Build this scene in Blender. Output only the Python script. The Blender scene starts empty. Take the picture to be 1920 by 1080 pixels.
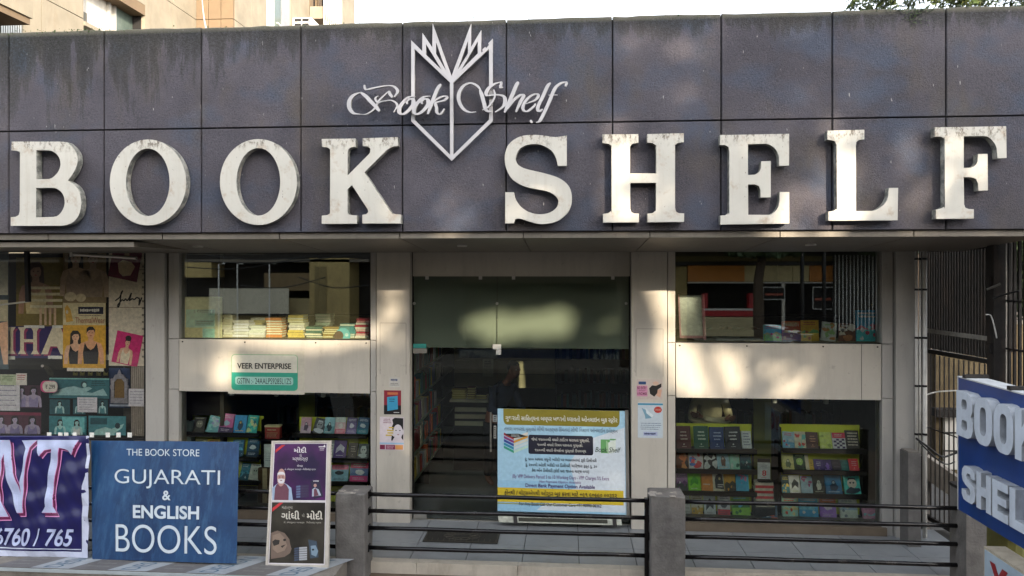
import bpy, math, random
from mathutils import Vector, Matrix
from mathutils.geometry import tessellate_polygon
rnd = random.Random(7)
scene = bpy.context.scene
COL = scene.collection

# ------------------------------------------------------------------ camera
F = 1350.0                      # focal length in pixels of a 1920 wide picture
HZ = 510.0                      # horizon row
EYE = 3.05
TH = math.atan(103 / F)
cam_d = bpy.data.cameras.new('camera')
cam = bpy.data.objects.new('camera', cam_d)
COL.objects.link(cam)
cam.location = (0, 0, EYE)
cam.rotation_euler = (math.pi / 2, 0, TH)
cam_d.sensor_width = 36
cam_d.lens = F / 1920 * 36
cam_d.shift_y = -(540 - HZ) / 1920
cam_d.clip_end = 2000
scene.camera = cam

# ------------------------------------------------------------------ sky, sun, exposure
SUN = Vector((0.50, -0.85, 0.30)).normalized()      # towards the sun
world = bpy.data.worlds.new('World')
scene.world = world
world.use_nodes = True
wn = world.node_tree.nodes
wl = world.node_tree.links
bg = wn['Background']
sky = wn.new('ShaderNodeTexSky')
sky.sky_type = 'NISHITA'
sky.sun_disc = False
sky.sun_elevation = math.asin(SUN.z)
sky.sun_rotation = math.atan2(SUN.x, SUN.y)
sky.air_density = 1.0
sky.dust_density = 4.0
sky.ozone_density = 1.0
hsv = wn.new('ShaderNodeHueSaturation'); hsv.inputs['Saturation'].default_value = 0.45     # a pale hazy sky
wl.new(sky.outputs[0], hsv.inputs['Color'])
vadd = wn.new('ShaderNodeMix'); vadd.data_type = 'RGBA'; vadd.blend_type = 'ADD'; vadd.inputs[0].default_value = 1.0
vadd.inputs[7].default_value = (2.2, 2.3, 2.5, 1)
wl.new(hsv.outputs[0], vadd.inputs[6]); wl.new(vadd.outputs[2], bg.inputs[0])
bg.inputs[1].default_value = 0.15
sun_d = bpy.data.lights.new('sun', 'SUN')
sun_d.energy = 3.2
sun_d.angle = math.radians(0.6)
sun_d.color = (1.0, 0.83, 0.62)
sun = bpy.data.objects.new('sun', sun_d)
COL.objects.link(sun)
sun.location = (20, -30, 25)
sun.rotation_euler = SUN.to_track_quat('Z', 'Y').to_euler()
scene.view_settings.view_transform = 'Standard'
scene.view_settings.look = 'None'
scene.view_settings.gamma = 1.0
scene.view_settings.exposure = 1.65
scene.view_settings.use_curve_mapping = False
scene.cycles.max_bounces = 8
scene.cycles.transparent_max_bounces = 16
scene.cycles.use_denoising = True
scene.cycles.caustics_reflective = False
scene.cycles.caustics_refractive = False

# ------------------------------------------------------------------ placing helpers
_f = Vector((-math.sin(TH), math.cos(TH), 0))
_r = Vector((math.cos(TH), math.sin(TH), 0))
def ray(px, py):
    return _f + _r * ((px - 960) / F) + Vector((0, 0, (HZ - py) / F))
def A(px, py, Y):                       # the point that stands at depth Y
    d = ray(px, py)
    return d * (Y / d.y) + Vector((0, 0, EYE))
def AX(px, py, X):                      # the point on the plane x = X
    d = ray(px, py)
    return d * (X / d.x) + Vector((0, 0, EYE))
def AZ(px, py, Z):                      # the point on the plane z = Z
    d = ray(px, py)
    return d * ((Z - EYE) / d.z) + Vector((0, 0, EYE))
def RC(x0, y0, x1, y1, Y):              # a rectangle of the facade: X0, Z0 (low), X1, Z1 (high)
    mx, my = (x0 + x1) / 2, (y0 + y1) / 2
    return A(x0, my, Y).x, A(mx, y1, Y).z, A(x1, my, Y).x, A(mx, y0, Y).z

class Fr:                                # a flat frame: O top left, U full width, V full height downwards, N towards the viewer
    def __init__(s, O, U, V):
        s.O, s.U, s.V = Vector(O), Vector(U), Vector(V)
        n = s.V.cross(s.U)
        s.N = n.normalized()
    def p(s, u, v, w=0.0):
        return s.O + s.U * u + s.V * v + s.N * w
    def sub(s, u0, v0, u1, v1, w=0.0):
        return Fr(s.p(u0, v0, w), s.U * (u1 - u0), s.V * (v1 - v0))
def frpx(x0, y0, x1, y1, Y):
    X0, Z0, X1, Z1 = RC(x0, y0, x1, y1, Y)
    return Fr((X0, Y, Z1), (X1 - X0, 0, 0), (0, 0, Z0 - Z1))
def frquad(tl, tr, bl, ytop, ybot, ytr=None):
    a = A(tl[0], tl[1], ytop); b = A(tr[0], tr[1], ytop if ytr is None else ytr); c = A(bl[0], bl[1], ybot)
    return Fr(a, b - a, c - a)

# ------------------------------------------------------------------ materials
def lin(h):
    h = h.lstrip('#')
    o = []
    for i in (0, 2, 4):
        c = int(h[i:i + 2], 16) / 255
        o.append(0.8 * (c / 12.92 if c <= 0.04045 else ((c + 0.055) / 1.055) ** 2.4))
    return tuple(o)
_mc = {}
def newmat(name):
    m = bpy.data.materials.new(name); m.use_nodes = True
    nt = m.node_tree
    return m, nt, nt.nodes, nt.links, nt.nodes['Principled BSDF']
def node(nt, t, **kw):
    n = nt.nodes.new(t)
    for k, v in kw.items():
        if k.startswith('i_'):
            n.inputs[int(k[2:])].default_value = v
        else:
            setattr(n, k, v)
    return n
def ramp(nt, src, stops):
    r = nt.nodes.new('ShaderNodeValToRGB')
    els = r.color_ramp.elements
    while len(els) < len(stops): els.new(0.5)
    for e, (p, c) in zip(els, stops):
        e.position = p
        e.color = (c, c, c, 1) if isinstance(c, (int, float)) else (*c, 1)
    nt.links.new(src, r.inputs[0])
    return r.outputs[0]
def noise(nt, scale, detail=4, rough=0.55, vec=None, stretch=None):
    n = nt.nodes.new('ShaderNodeTexNoise')
    n.inputs['Scale'].default_value = scale
    n.inputs['Detail'].default_value = detail
    n.inputs['Roughness'].default_value = rough
    g = vec
    if g is None:
        ge = nt.nodes.new('ShaderNodeNewGeometry'); g = ge.outputs['Position']
    if stretch:
        mp = nt.nodes.new('ShaderNodeMapping'); mp.inputs['Scale'].default_value = stretch
        nt.links.new(g, mp.inputs[0]); g = mp.outputs[0]
    nt.links.new(g, n.inputs['Vector'])
    return n.outputs['Fac']
def mix(nt, fac, a, b, mode='MIX'):
    m = nt.nodes.new('ShaderNodeMix'); m.data_type = 'RGBA'; m.blend_type = mode
    for s, v in ((0, fac), (6, a), (7, b)):
        if hasattr(v, 'links'): nt.links.new(v, m.inputs[s])
        elif isinstance(v, (int, float)) and s == 0: m.inputs[0].default_value = v
        else: m.inputs[s].default_value = (*v[:3], 1)
    return m.outputs[2]
def mth(nt, op, a, b=None, clamp=False):
    m = nt.nodes.new('ShaderNodeMath'); m.operation = op; m.use_clamp = clamp
    for i, v in enumerate((a, b)):
        if v is None: continue
        if hasattr(v, 'links'): nt.links.new(v, m.inputs[i])
        else: m.inputs[i].default_value = v
    return m.outputs[0]
def bump(nt, b, h, strength, dist=0.01):
    n = nt.nodes.new('ShaderNodeBump'); n.inputs['Strength'].default_value = strength; n.inputs['Distance'].default_value = dist
    nt.links.new(h, n.inputs['Height']); nt.links.new(n.outputs[0], b.inputs['Normal'])
def pm(name, col, rough=0.6, metal=0.0, var=0.12, scale=6.0, bmp=0.0, bscale=80.0, dirt=0.0, dcol='#3a3128', stretch=None):
    key = (name, col, rough, metal, var, scale, bmp)
    if key in _mc: return _mc[key]
    m, nt, N, L, b = newmat(name)
    c = lin(col) if isinstance(col, str) else col
    n1 = noise(nt, scale, 5, 0.6, stretch=stretch)
    f = ramp(nt, n1, [(0.3, 0.0), (0.7, 1.0)])
    lo = tuple(x * (1 - var) for x in c); hi = tuple(min(1, x * (1 + var)) for x in c)
    out = mix(nt, f, lo, hi)
    if dirt > 0:
        n2 = noise(nt, 2.3, 8, 0.7, stretch=(3, 3, 0.8))
        d = ramp(nt, n2, [(0.5, 0.0), (0.8, dirt)])
        out = mix(nt, d, out, lin(dcol))
    L.new(out, b.inputs['Base Color'])
    b.inputs['Roughness'].default_value = rough
    b.inputs['Metallic'].default_value = metal
    if bmp > 0:
        bump(nt, b, noise(nt, bscale, 3), bmp)
    _mc[key] = m
    return m
MOTTLE = 0.17
BRIGHT = 1.0                             # lifts a section's print colours to make up for weak light there
def ink(col, rough=0.55):                # print and paper
    c = lin(col); k = min(BRIGHT, max(1.0, .8 / max(c))); c = tuple(x * k for x in c)
    return pm('printed_paper', c, rough, 0, MOTTLE, 26)

# ------------------------------------------------------------------ mesh builder
class MB:
    def __init__(s, mat=None):
        s.v = []; s.f = []; s.m = []; s.mats = []; s.mat = mat
    def _mi(s, mat):
        mat = mat or s.mat
        if mat not in s.mats: s.mats.append(mat)
        return s.mats.index(mat)
    def add(s, vs, fs, mat=None):
        o = len(s.v); s.v += [tuple(v) for v in vs]
        k = s._mi(mat)
        for f in fs:
            s.f.append(tuple(i + o for i in f)); s.m.append(k)
        return s
    def box(s, x0, x1, y0, y1, z0, z1, mat=None):
        if x0 > x1: x0, x1 = x1, x0
        if y0 > y1: y0, y1 = y1, y0
        if z0 > z1: z0, z1 = z1, z0
        v = [(x, y, z) for x in (x0, x1) for y in (y0, y1) for z in (z0, z1)]
        return s.add(v, [(0, 1, 3, 2), (4, 6, 7, 5), (0, 4, 5, 1), (2, 3, 7, 6), (0, 2, 6, 4), (1, 5, 7, 3)], mat)
    def obox(s, fr, u0, v0, u1, v1, w0, w1, mat=None):     # a slab on a frame
        P = [fr.p(u, v, w) for u in (u0, u1) for v in (v0, v1) for w in (w0, w1)]
        return s.add(P, [(0, 1, 3, 2), (4, 6, 7, 5), (0, 4, 5, 1), (2, 3, 7, 6), (0, 2, 6, 4), (1, 5, 7, 3)], mat)
    def quad(s, a, b, c, d, mat=None):
        return s.add([a, b, c, d], [(0, 1, 2, 3)], mat)
    def bar(s, p0, p1, w, h=None, mat=None, up=(0, 0, 1)):  # a square bar
        h = h or w
        p0, p1 = Vector(p0), Vector(p1)
        d = (p1 - p0).normalized(); u = Vector(up)
        if abs(d.dot(u)) > 0.98: u = Vector((0, 1, 0))
        a = d.cross(u).normalized() * (w / 2); b = a.cross(d).normalized() * (h / 2)
        P = [q + sa * a + sb * b for q in (p0, p1) for sa in (-1, 1) for sb in (-1, 1)]
        return s.add(P, [(0, 1, 3, 2), (4, 6, 7, 5), (0, 4, 5, 1), (2, 3, 7, 6), (0, 2, 6, 4), (1, 5, 7, 3)], mat)
    def tube(s, pts, r, n=8, mat=None, caps=True):
        pts = [Vector(p) for p in pts]
        rr = r if isinstance(r, (list, tuple)) else [r] * len(pts)
        vs = []; fs = []
        for i, p in enumerate(pts):
            d = (pts[min(i + 1, len(pts) - 1)] - pts[max(i - 1, 0)]).normalized()
            u = Vector((0, 0, 1)) if abs(d.z) < 0.9 else Vector((1, 0, 0))
            a = d.cross(u).normalized(); b = a.cross(d).normalized()
            for k in range(n):
                t = 2 * math.pi * k / n
                vs.append(p + (a * math.cos(t) + b * math.sin(t)) * rr[i])
        for i in range(len(pts) - 1):
            for k in range(n):
                k2 = (k + 1) % n
                fs.append((i * n + k, i * n + k2, (i + 1) * n + k2, (i + 1) * n + k))
        if caps:
            fs.append(tuple(range(n))[::-1]); fs.append(tuple((len(pts) - 1) * n + k for k in range(n)))
        return s.add(vs, fs, mat)
    def flat(s, outer, holes=(), mat=None):      # planar polygon (3D points) with holes
        loops = [[Vector(p) for p in outer]] + [[Vector(p) for p in h] for h in holes]
        allp = [p for l in loops for p in l]
        tris = tessellate_polygon(loops)
        return s.add(allp, [tuple(t) for t in tris], mat)
    def prism(s, outer, holes, ext, mat=None, smat=None, back=True):   # extruded polygon, ext a vector backwards
        ext = Vector(ext)
        s.flat(outer, holes, mat)
        if back: s.flat([Vector(p) + ext for p in outer], [[Vector(p) + ext for p in h] for h in holes], smat or mat)
        for l in [outer] + list(holes):
            n = len(l); P = [Vector(p) for p in l]
            s.add(P + [p + ext for p in P], [(i, (i + 1) % n, n + (i + 1) % n, n + i) for i in range(n)], smat or mat)
        return s
    def build(s, name, parent=None, mat=None, local=False, smooth=False):
        me = bpy.data.meshes.new(name)
        vs = s.v
        if parent is not None and not local:
            o = worldloc(parent); vs = [(v[0] - o.x, v[1] - o.y, v[2] - o.z) for v in vs]
        me.from_pydata(vs, [], s.f)
        for m in s.mats: me.materials.append(m or mat)
        me.polygons.foreach_set('material_index', s.m)
        if smooth: me.polygons.foreach_set('use_smooth', [True] * len(s.f))
        me.update()
        ob = bpy.data.objects.new(name, me)
        COL.objects.link(ob)
        if parent is not None: ob.parent = parent
        return ob
def worldloc(o):
    p = Vector(o.location)
    while o.parent is not None:
        o = o.parent; p = p + Vector(o.location)
    return p
def tag(o, label=None, cat=None, group=None, kind=None):
    if label: o['label'] = label
    if cat: o['category'] = cat
    if group: o['group'] = group
    if kind: o['kind'] = kind
    return o
def thing(name, label, cat, loc=(0, 0, 0), group=None, rot=None):
    o = bpy.data.objects.new(name, None); COL.objects.link(o)
    o.empty_display_size = 0.1
    o.location = loc
    if rot: o.rotation_euler = rot
    return tag(o, label, cat, group)
def struct(ob, kind='structure'):
    ob['kind'] = kind; return ob
def clone(o, parent=None):
    c = o.copy(); COL.objects.link(c); c.parent = parent
    for ch in [x for x in bpy.data.objects if x.parent == o and x != c]:
        clone(ch, c)
    return c

# ------------------------------------------------------------------ flat print on frames
_tx = {}
def visual(s):                            # put the short i sign before its consonant, as it is written
    o = []
    for ch in s:
        if ch in '\u0abf\u093f' and o:
            k = len(o) - 1
            while k >= 2 and o[k - 1] in '\u0acd\u094d': k -= 2
            o.insert(k, ch)
        else: o.append(ch)
    return ''.join(o)
def glyphs(s, bold=0.0, shear=0.0):
    s = visual(s)
    k = (s, bold, shear)
    if k not in _tx:
        c = bpy.data.curves.new('t', 'FONT'); c.body = s; c.resolution_u = 8 if len(s) < 17 else 3
        c.offset = bold; c.shear = shear
        o = bpy.data.objects.new('t', c)
        m = bpy.data.meshes.new_from_object(o)
        vs = [tuple(v.co) for v in m.vertices]; fs = [tuple(p.vertices) for p in m.polygons]
        xs = [v[0] for v in vs]; ys = [v[1] for v in vs]
        _tx[k] = (vs, fs, min(xs), max(xs), min(ys), max(ys))
        bpy.data.objects.remove(o); bpy.data.curves.remove(c); bpy.data.meshes.remove(m)
    return _tx[k]
def put_text(mb, fr, s, u0, v0, u1, v1, mat, w=0.002, bold=0.0, shear=0.0):
    vs, fs, xa, xb, ya, yb = glyphs(s, bold, shear)
    Q = [(u0 + (x - xa) / (xb - xa) * (u1 - u0), v1 - (y - ya) / (yb - ya) * (v1 - v0)) for x, y, z in vs]
    if hasattr(fr, 'f'): Q, fs = fine(Q, fs, .03)
    mb.add([fr.p(u, v, w) for u, v in Q], fs, mat)
def text(fr, s, u0, v0, u1, v1, mat, parent, w=0.002, bold=0.0, shear=0.0, thick=0.0, name='lettering'):
    mb = MB(mat); put_text(mb, fr, s, u0, v0, u1, v1, mat, w, bold, shear)
    return mb.build(name, parent)
def fine(Q, fs, L):                       # split long triangles so that they follow a bent sheet
    Q = [tuple(q) for q in Q]; st = []
    for f in fs:
        for i in range(1, len(f) - 1): st.append((f[0], f[i], f[i + 1]))
    out = []
    while st:
        a, b, c = st.pop()
        d = [(Q[i][0] - Q[j][0]) ** 2 + (Q[i][1] - Q[j][1]) ** 2 for i, j in ((a, b), (b, c), (c, a))]
        m_ = max(d)
        if m_ < L * L: out.append((a, b, c)); continue
        k = d.index(m_); i, j, o = ((a, b, c), (b, c, a), (c, a, b))[k]
        Q.append(((Q[i][0] + Q[j][0]) / 2, (Q[i][1] + Q[j][1]) / 2)); n = len(Q) - 1
        st += [(i, n, o), (n, j, o)]
    return Q, out
def prect(mb, fr, u0, v0, u1, v1, mat, w=0.001):
    mb.quad(fr.p(u0, v1, w), fr.p(u1, v1, w), fr.p(u1, v0, w), fr.p(u0, v0, w), mat)
def ppoly(mb, fr, pts, mat, w=0.001, holes=()):
    mb.flat([fr.p(u, v, w) for u, v in pts], [[fr.p(u, v, w) for u, v in h] for h in holes], mat)
def pell(mb, fr, cu, cv, ru, rv, mat, w=0.001, n=18, a0=0, a1=2 * math.pi):
    pts = [(cu + ru * math.cos(a0 + (a1 - a0) * k / n), cv + rv * math.sin(a0 + (a1 - a0) * k / n)) for k in range(n + (0 if a1 - a0 > 6.2 else 1))]
    ppoly(mb, fr, pts, mat, w)
def scribble(mb, fr, u0, v0, u1, v1, lines, mat, w=0.0015, seed=1, fill=0.55):   # unreadable small print: uneven strokes
    r = random.Random(seed)
    for i in range(lines):
        v = v0 + (v1 - v0) * (i + 0.5) / lines; h = (v1 - v0) / lines * fill / 2
        u = u0 + r.random() * 0.04 * (u1 - u0); end = u1 - r.random() * 0.25 * (u1 - u0)
        while u < end:
            L = (u1 - u0) * r.uniform(0.03, 0.11)
            k = r.uniform(0.6, 1.0)
            prect(mb, fr, u, v - h * k, min(u + L * 0.8, u1), v + h * k * r.uniform(0.5, 1), mat, w)
            u += L
def figure(mb, fr, cu, vt, s, skin, hair, top, asp=1.0, w=0.001, longhair=True, lean=0.0, arm=True):
    """a printed bust: head at (cu, vt), head half-height s; asp = height/width of the frame"""
    a = asp
    if longhair:
        ppoly(mb, fr, [(cu - 1.1 * s * a, vt - 0.6 * s), (cu - 0.6 * s * a, vt - 1.25 * s), (cu + 0.5 * s * a, vt - 1.25 * s), (cu + 1.05 * s * a, vt - 0.5 * s), (cu + 1.15 * s * a, vt + 1.8 * s), (cu - 1.2 * s * a, vt + 2.0 * s)], hair, w)
    sh = [(cu - 0.45 * s * a, vt + 0.8 * s), (cu + 0.45 * s * a, vt + 0.8 * s), (cu + 0.5 * s * a, vt + 1.4 * s), (cu + (1.9 + lean) * s * a, vt + 1.9 * s), (cu + (2.3 + lean) * s * a, vt + 3.0 * s), (cu + 2.4 * s * a, vt + 5.6 * s),
          (cu + 1.7 * s * a, vt + 5.6 * s), (cu + 1.5 * s * a, vt + 3.6 * s), (cu + 1.3 * s * a, vt + 5.6 * s), (cu - 1.3 * s * a, vt + 5.6 * s), (cu - 1.5 * s * a, vt + 3.6 * s), (cu - 1.7 * s * a, vt + 5.6 * s), (cu - 2.4 * s * a, vt + 5.6 * s), (cu - (2.3 - lean) * s * a, vt + 3.0 * s), (cu - (1.9 - lean) * s * a, vt + 1.9 * s), (cu - 0.5 * s * a, vt + 1.4 * s)]
    ppoly(mb, fr, sh, skin, w + 0.0004)
    ppoly(mb, fr, [(cu - 1.1 * s * a, vt + 1.75 * s), (cu - 0.6 * s * a, vt + 2.7 * s), (cu, vt + 3.1 * s), (cu + 0.6 * s * a, vt + 2.7 * s), (cu + 1.1 * s * a, vt + 1.75 * s), (cu + 1.45 * s * a, vt + 3.6 * s), (cu + 1.28 * s * a, vt + 5.6 * s), (cu - 1.28 * s * a, vt + 5.6 * s), (cu - 1.45 * s * a, vt + 3.6 * s)], top, w + 0.0008)
    pell(mb, fr, cu, vt, 0.75 * s * a, s, skin, w + 0.0012, 16)
    ppoly(mb, fr, [(cu - 0.8 * s * a, vt), (cu - 0.75 * s * a, vt - 0.8 * s), (cu - 0.3 * s * a, vt - 1.15 * s), (cu + 0.4 * s * a, vt - 1.12 * s), (cu + 0.8 * s * a, vt - 0.6 * s), (cu + 0.8 * s * a, vt), (cu + 0.55 * s * a, vt - 0.55 * s), (cu - 0.3 * s * a, vt - 0.5 * s)], hair, w + 0.0016)
    for e in (-0.3, 0.3):
        pell(mb, fr, cu + e * s * a, vt - 0.02 * s, 0.12 * s * a, 0.07 * s, hair, w + 0.002, 8)
    pell(mb, fr, cu, vt + 0.5 * s, 0.2 * s * a, 0.08 * s, ink('#8c3b36'), w + 0.002, 8)

def smooth_pts(pts, sub=5):
    P = [Vector(p) for p in pts]; out = []
    for i in range(len(P) - 1):
        p0 = P[max(i - 1, 0)]; p1 = P[i]; p2 = P[i + 1]; p3 = P[min(i + 2, len(P) - 1)]
        for k in range(sub):
            t = k / sub
            out.append(0.5 * ((2 * p1) + (-p0 + p2) * t + (2 * p0 - 5 * p1 + 4 * p2 - p3) * t * t + (-p0 + 3 * p1 - 3 * p2 + p3) * t ** 3))
    out.append(P[-1]); return out
def ribbon(mb, pts, wid, conv, ext, mat, smat, taper=True):
    """a pen stroke in pixel space: pts with widths, extruded"""
    S = smooth_pts([(x, y) for x, y in pts])
    n = len(S); Ls = []; Rs = []
    for i, p in enumerate(S):
        d = (S[min(i + 1, n - 1)] - S[max(i - 1, 0)]); d = d.normalized() if d.length > 1e-6 else Vector((1, 0))
        nn = Vector((-d.y, d.x)); t = i / (n - 1)
        w = wid * (0.45 + 0.85 * abs(d.y) ** 1.2) / 1.3
        if taper: w *= min(1, 0.45 + 3.5 * min(t, 1 - t))
        Ls.append(p + nn * w / 2); Rs.append(p - nn * w / 2)
    vs = [conv(q.x, q.y) for q in Ls] + [conv(q.x, q.y) for q in Rs]
    k = len(vs)
    ext = Vector(ext); allv = vs + [v + ext for v in vs]
    fr_, sd = [], []
    for i in range(n - 1):
        fr_.append((i, i + 1, n + i + 1, n + i))
        sd.append((k + i, k + n + i, k + n + i + 1, k + i + 1))
        sd.append((i, k + i, k + i + 1, i + 1)); sd.append((n + i, n + i + 1, k + n + i + 1, k + n + i))
    sd.append((0, n, k + n, k)); sd.append((n - 1, k + n - 1, k + 2 * n - 1, 2 * n - 1))
    o = len(mb.v); mb.v += [tuple(v) for v in allv]
    for f in fr_: mb.f.append(tuple(i + o for i in f)); mb.m.append(mb._mi(mat))
    for f in sd: mb.f.append(tuple(i + o for i in f)); mb.m.append(mb._mi(smat))
ORD = ['first', 'second', 'third', 'fourth', 'fifth', 'sixth', 'seventh', 'eighth', 'ninth', 'tenth', 'eleventh', 'twelfth', 'thirteenth', 'fourteenth', 'fifteenth', 'sixteenth', 'seventeenth', 'eighteenth', 'nineteenth', 'twentieth']
# ------------------------------------------------------------------ main materials
def plaster_mat():
    m, nt, N, L, b = newmat('dark_rough_plaster')
    g = node(nt, 'ShaderNodeNewGeometry'); pos = g.outputs['Position']
    oi = node(nt, 'ShaderNodeObjectInfo')
    big = noise(nt, 1.1, 5, 0.62)
    c = mix(nt, ramp(nt, big, [(0.34, 0.0), (0.66, 1.0)]), (0.064, 0.060, 0.074), (0.112, 0.104, 0.124))
    blue = ramp(nt, noise(nt, 1.9, 3, 0.5, stretch=(1, 1, 1.3)), [(0.50, 0.0), (0.68, 0.75)])
    c = mix(nt, blue, c, (0.066, 0.088, 0.136))
    brown = ramp(nt, noise(nt, 1.3, 4, 0.6, stretch=(1.4, 1, 0.7)), [(0.50, 0.0), (0.68, 0.65)])
    c = mix(nt, brown, c, (0.104, 0.088, 0.072))
    tint = node(nt, 'ShaderNodeMapRange'); L.new(oi.outputs['Random'], tint.inputs[0]); tint.inputs[3].default_value = 0.0; tint.inputs[4].default_value = 0.22
    c = mix(nt, tint.outputs[0], c, (0.048, 0.046, 0.062))
    # grain
    gr = noise(nt, 48, 6, 0.85)
    am = ramp(nt, noise(nt, 2.6, 4, 0.6), [(0.38, 0.35), (0.62, 1.0)])
    c = mix(nt, mth(nt, 'MULTIPLY', am, ramp(nt, gr, [(0.36, 0.8), (0.5, 0.0)])), c, (0.025, 0.024, 0.028))
    c = mix(nt, mth(nt, 'MULTIPLY', am, ramp(nt, gr, [(0.54, 0.0), (0.70, 0.6)])), c, (0.19, 0.185, 0.195))
    # moss and soot running down from the coping
    sp = node(nt, 'ShaderNodeSeparateXYZ'); L.new(pos, sp.inputs[0])
    h = mth(nt, 'SUBTRACT', 5.51, sp.outputs[2])
    st = noise(nt, 3.2, 6, 0.7, stretch=(2.2, 1, 0.28))
    reach = mth(nt, 'MULTIPLY', ramp(nt, st, [(0.36, 0.06), (0.66, 1.0)]), 0.95)
    left = node(nt, 'ShaderNodeMapRange'); L.new(sp.outputs[0], left.inputs[0])
    for i, v in ((1, -5.0), (2, -2.2), (3, 1.35), (4, 0.28)): left.inputs[i].default_value = v
    reach = mth(nt, 'MULTIPLY', reach, left.outputs[0])
    run = mth(nt, 'SUBTRACT', 1.0, mth(nt, 'DIVIDE', h, mth(nt, 'ADD', reach, 0.03)), True)
    spk = ramp(nt, noise(nt, 38, 4, 0.8), [(0.36, 0.45), (0.58, 1.0)])
    run = mth(nt, 'MULTIPLY', mth(nt, 'POWER', run, 0.55), spk)
    c = mix(nt, mth(nt, 'MULTIPLY', run, 0.92), c, (0.014, 0.017, 0.010))
    pale = mth(nt, 'MULTIPLY', mth(nt, 'SUBTRACT', 1.0, mth(nt, 'DIVIDE', h, 0.05), True), 0.65)
    c = mix(nt, pale, c, (0.22, 0.21, 0.16))
    # lime specks and drips
    wh = ramp(nt, noise(nt, 21, 2, 0.9, stretch=(1, 1, 0.30)), [(0.70, 0.0), (0.74, 0.8)])
    c = mix(nt, wh, c, (0.42, 0.41, 0.40))
    L.new(c, b.inputs['Base Color']); b.inputs['Roughness'].default_value = 0.82
    b.inputs['Specular IOR Level'].default_value = 0.35
    hh = mth(nt, 'ADD', noise(nt, 70, 5, 0.75), mth(nt, 'MULTIPLY', noise(nt, 9, 3), 0.8))
    bump(nt, b, hh, 1.0, 0.014)
    return m
def letter_mat(side=False):
    m, nt, N, L, b = newmat('white_sheet_metal_side' if side else 'white_sheet_metal')
    c = mix(nt, ramp(nt, noise(nt, 2.4, 5, 0.6), [(0.3, 0), (0.7, 1)]), (0.485, 0.472, 0.425), (0.575, 0.56, 0.505))
    st = noise(nt, 7, 6, 0.7, stretch=(3.0, 1, 0.22))
    c = mix(nt, ramp(nt, st, [(0.52, 0.0), (0.76, 0.35)]), c, (0.36, 0.31, 0.23))
    g = node(nt, 'ShaderNodeNewGeometry'); sp = node(nt, 'ShaderNodeSeparateXYZ'); L.new(g.outputs['Position'], sp.inputs[0])
    top = node(nt, 'ShaderNodeMapRange'); L.new(sp.outputs[2], top.inputs[0])
    for i, v in ((1, 4.22), (2, 4.34), (3, 0.0), (4, 1.0)): top.inputs[i].default_value = v
    rs_ = ramp(nt, noise(nt, 4.5, 5, 0.75), [(0.55, 0.0), (0.68, 0.5)])
    c = mix(nt, rs_, c, (0.33, 0.21, 0.11))
    sp2 = ramp(nt, noise(nt, 26, 5, 0.8, stretch=(1, 1, 0.45)), [(0.50, 0.0), (0.60, 0.9)])
    c = mix(nt, mth(nt, 'MULTIPLY', top.outputs[0], sp2), c, (0.10, 0.075, 0.05))
    fl = ramp(nt, noise(nt, 17, 3, 0.9, stretch=(1, 1, 0.4)), [(0.68, 0.0), (0.72, 0.8)])
    c = mix(nt, fl, c, (0.13, 0.10, 0.08))
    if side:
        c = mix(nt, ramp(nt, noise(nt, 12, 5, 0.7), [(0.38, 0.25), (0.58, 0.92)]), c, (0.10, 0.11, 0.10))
    L.new(c, b.inputs['Base Color']); b.inputs['Roughness'].default_value = 0.42
    bump(nt, b, noise(nt, 30, 3), 0.08, 0.01)
    return m
def clad_mat(name, col, dirt=0.25):
    m, nt, N, L, b = newmat(name)
    c0 = lin(col)
    c = mix(nt, ramp(nt, noise(nt, 1.4, 4, 0.6), [(0.3, 0), (0.7, 1)]), tuple(x * 0.92 for x in c0), tuple(x * 1.06 for x in c0))
    c = mix(nt, ramp(nt, noise(nt, 3.0, 7, 0.72, stretch=(2.5, 2.5, 0.35)), [(0.47, 0.0), (0.72, dirt)]), c, tuple(x * 0.5 for x in c0))
    c = mix(nt, ramp(nt, noise(nt, 9, 5, 0.8), [(0.62, 0.0), (0.70, dirt)]), c, (0.10, 0.085, 0.07))
    L.new(c, b.inputs['Base Color']); b.inputs['Roughness'].default_value = 0.42; b.inputs['Metallic'].default_value = 0.15
    bump(nt, b, noise(nt, 2.2, 2), 0.12, 0.02)
    return m
def glass_mat(name, tint=(0.93, 0.96, 0.94), gain=1.6, base=0.0, dirt=0.0):
    m = bpy.data.materials.new(name); m.use_nodes = True; nt = m.node_tree
    for n in list(nt.nodes):
        if n.type != 'OUTPUT_MATERIAL': nt.nodes.remove(n)
    out = nt.nodes[0]
    tr = node(nt, 'ShaderNodeBsdfTransparent'); tr.inputs[0].default_value = (*tint, 1)
    gl = node(nt, 'ShaderNodeBsdfGlossy'); gl.inputs['Roughness'].default_value = 0.01; gl.inputs[0].default_value = (0.95, 0.97, 0.95, 1)
    fr = node(nt, 'ShaderNodeFresnel'); fr.inputs[0].default_value = 1.5
    f = mth(nt, 'ADD', mth(nt, 'MULTIPLY', fr.outputs[0], gain), base, True)
    mx = node(nt, 'ShaderNodeMixShader'); nt.links.new(f, mx.inputs[0]); nt.links.new(tr.outputs[0], mx.inputs[1]); nt.links.new(gl.outputs[0], mx.inputs[2])
    last = mx.outputs[0]
    if dirt > 0:
        df = node(nt, 'ShaderNodeBsdfDiffuse'); df.inputs[0].default_value = (0.5, 0.48, 0.42, 1)
        m2 = node(nt, 'ShaderNodeMixShader')
        nt.links.new(ramp(nt, noise(nt, 2.5, 6, 0.7), [(0.35, dirt * 0.4), (0.8, dirt)]), m2.inputs[0])
        nt.links.new(last, m2.inputs[1]); nt.links.new(df.outputs[0], m2.inputs[2]); last = m2.outputs[0]
    nt.links.new(last, out.inputs[0])
    return m
M = {}
M['plaster'] = plaster_mat()
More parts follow.
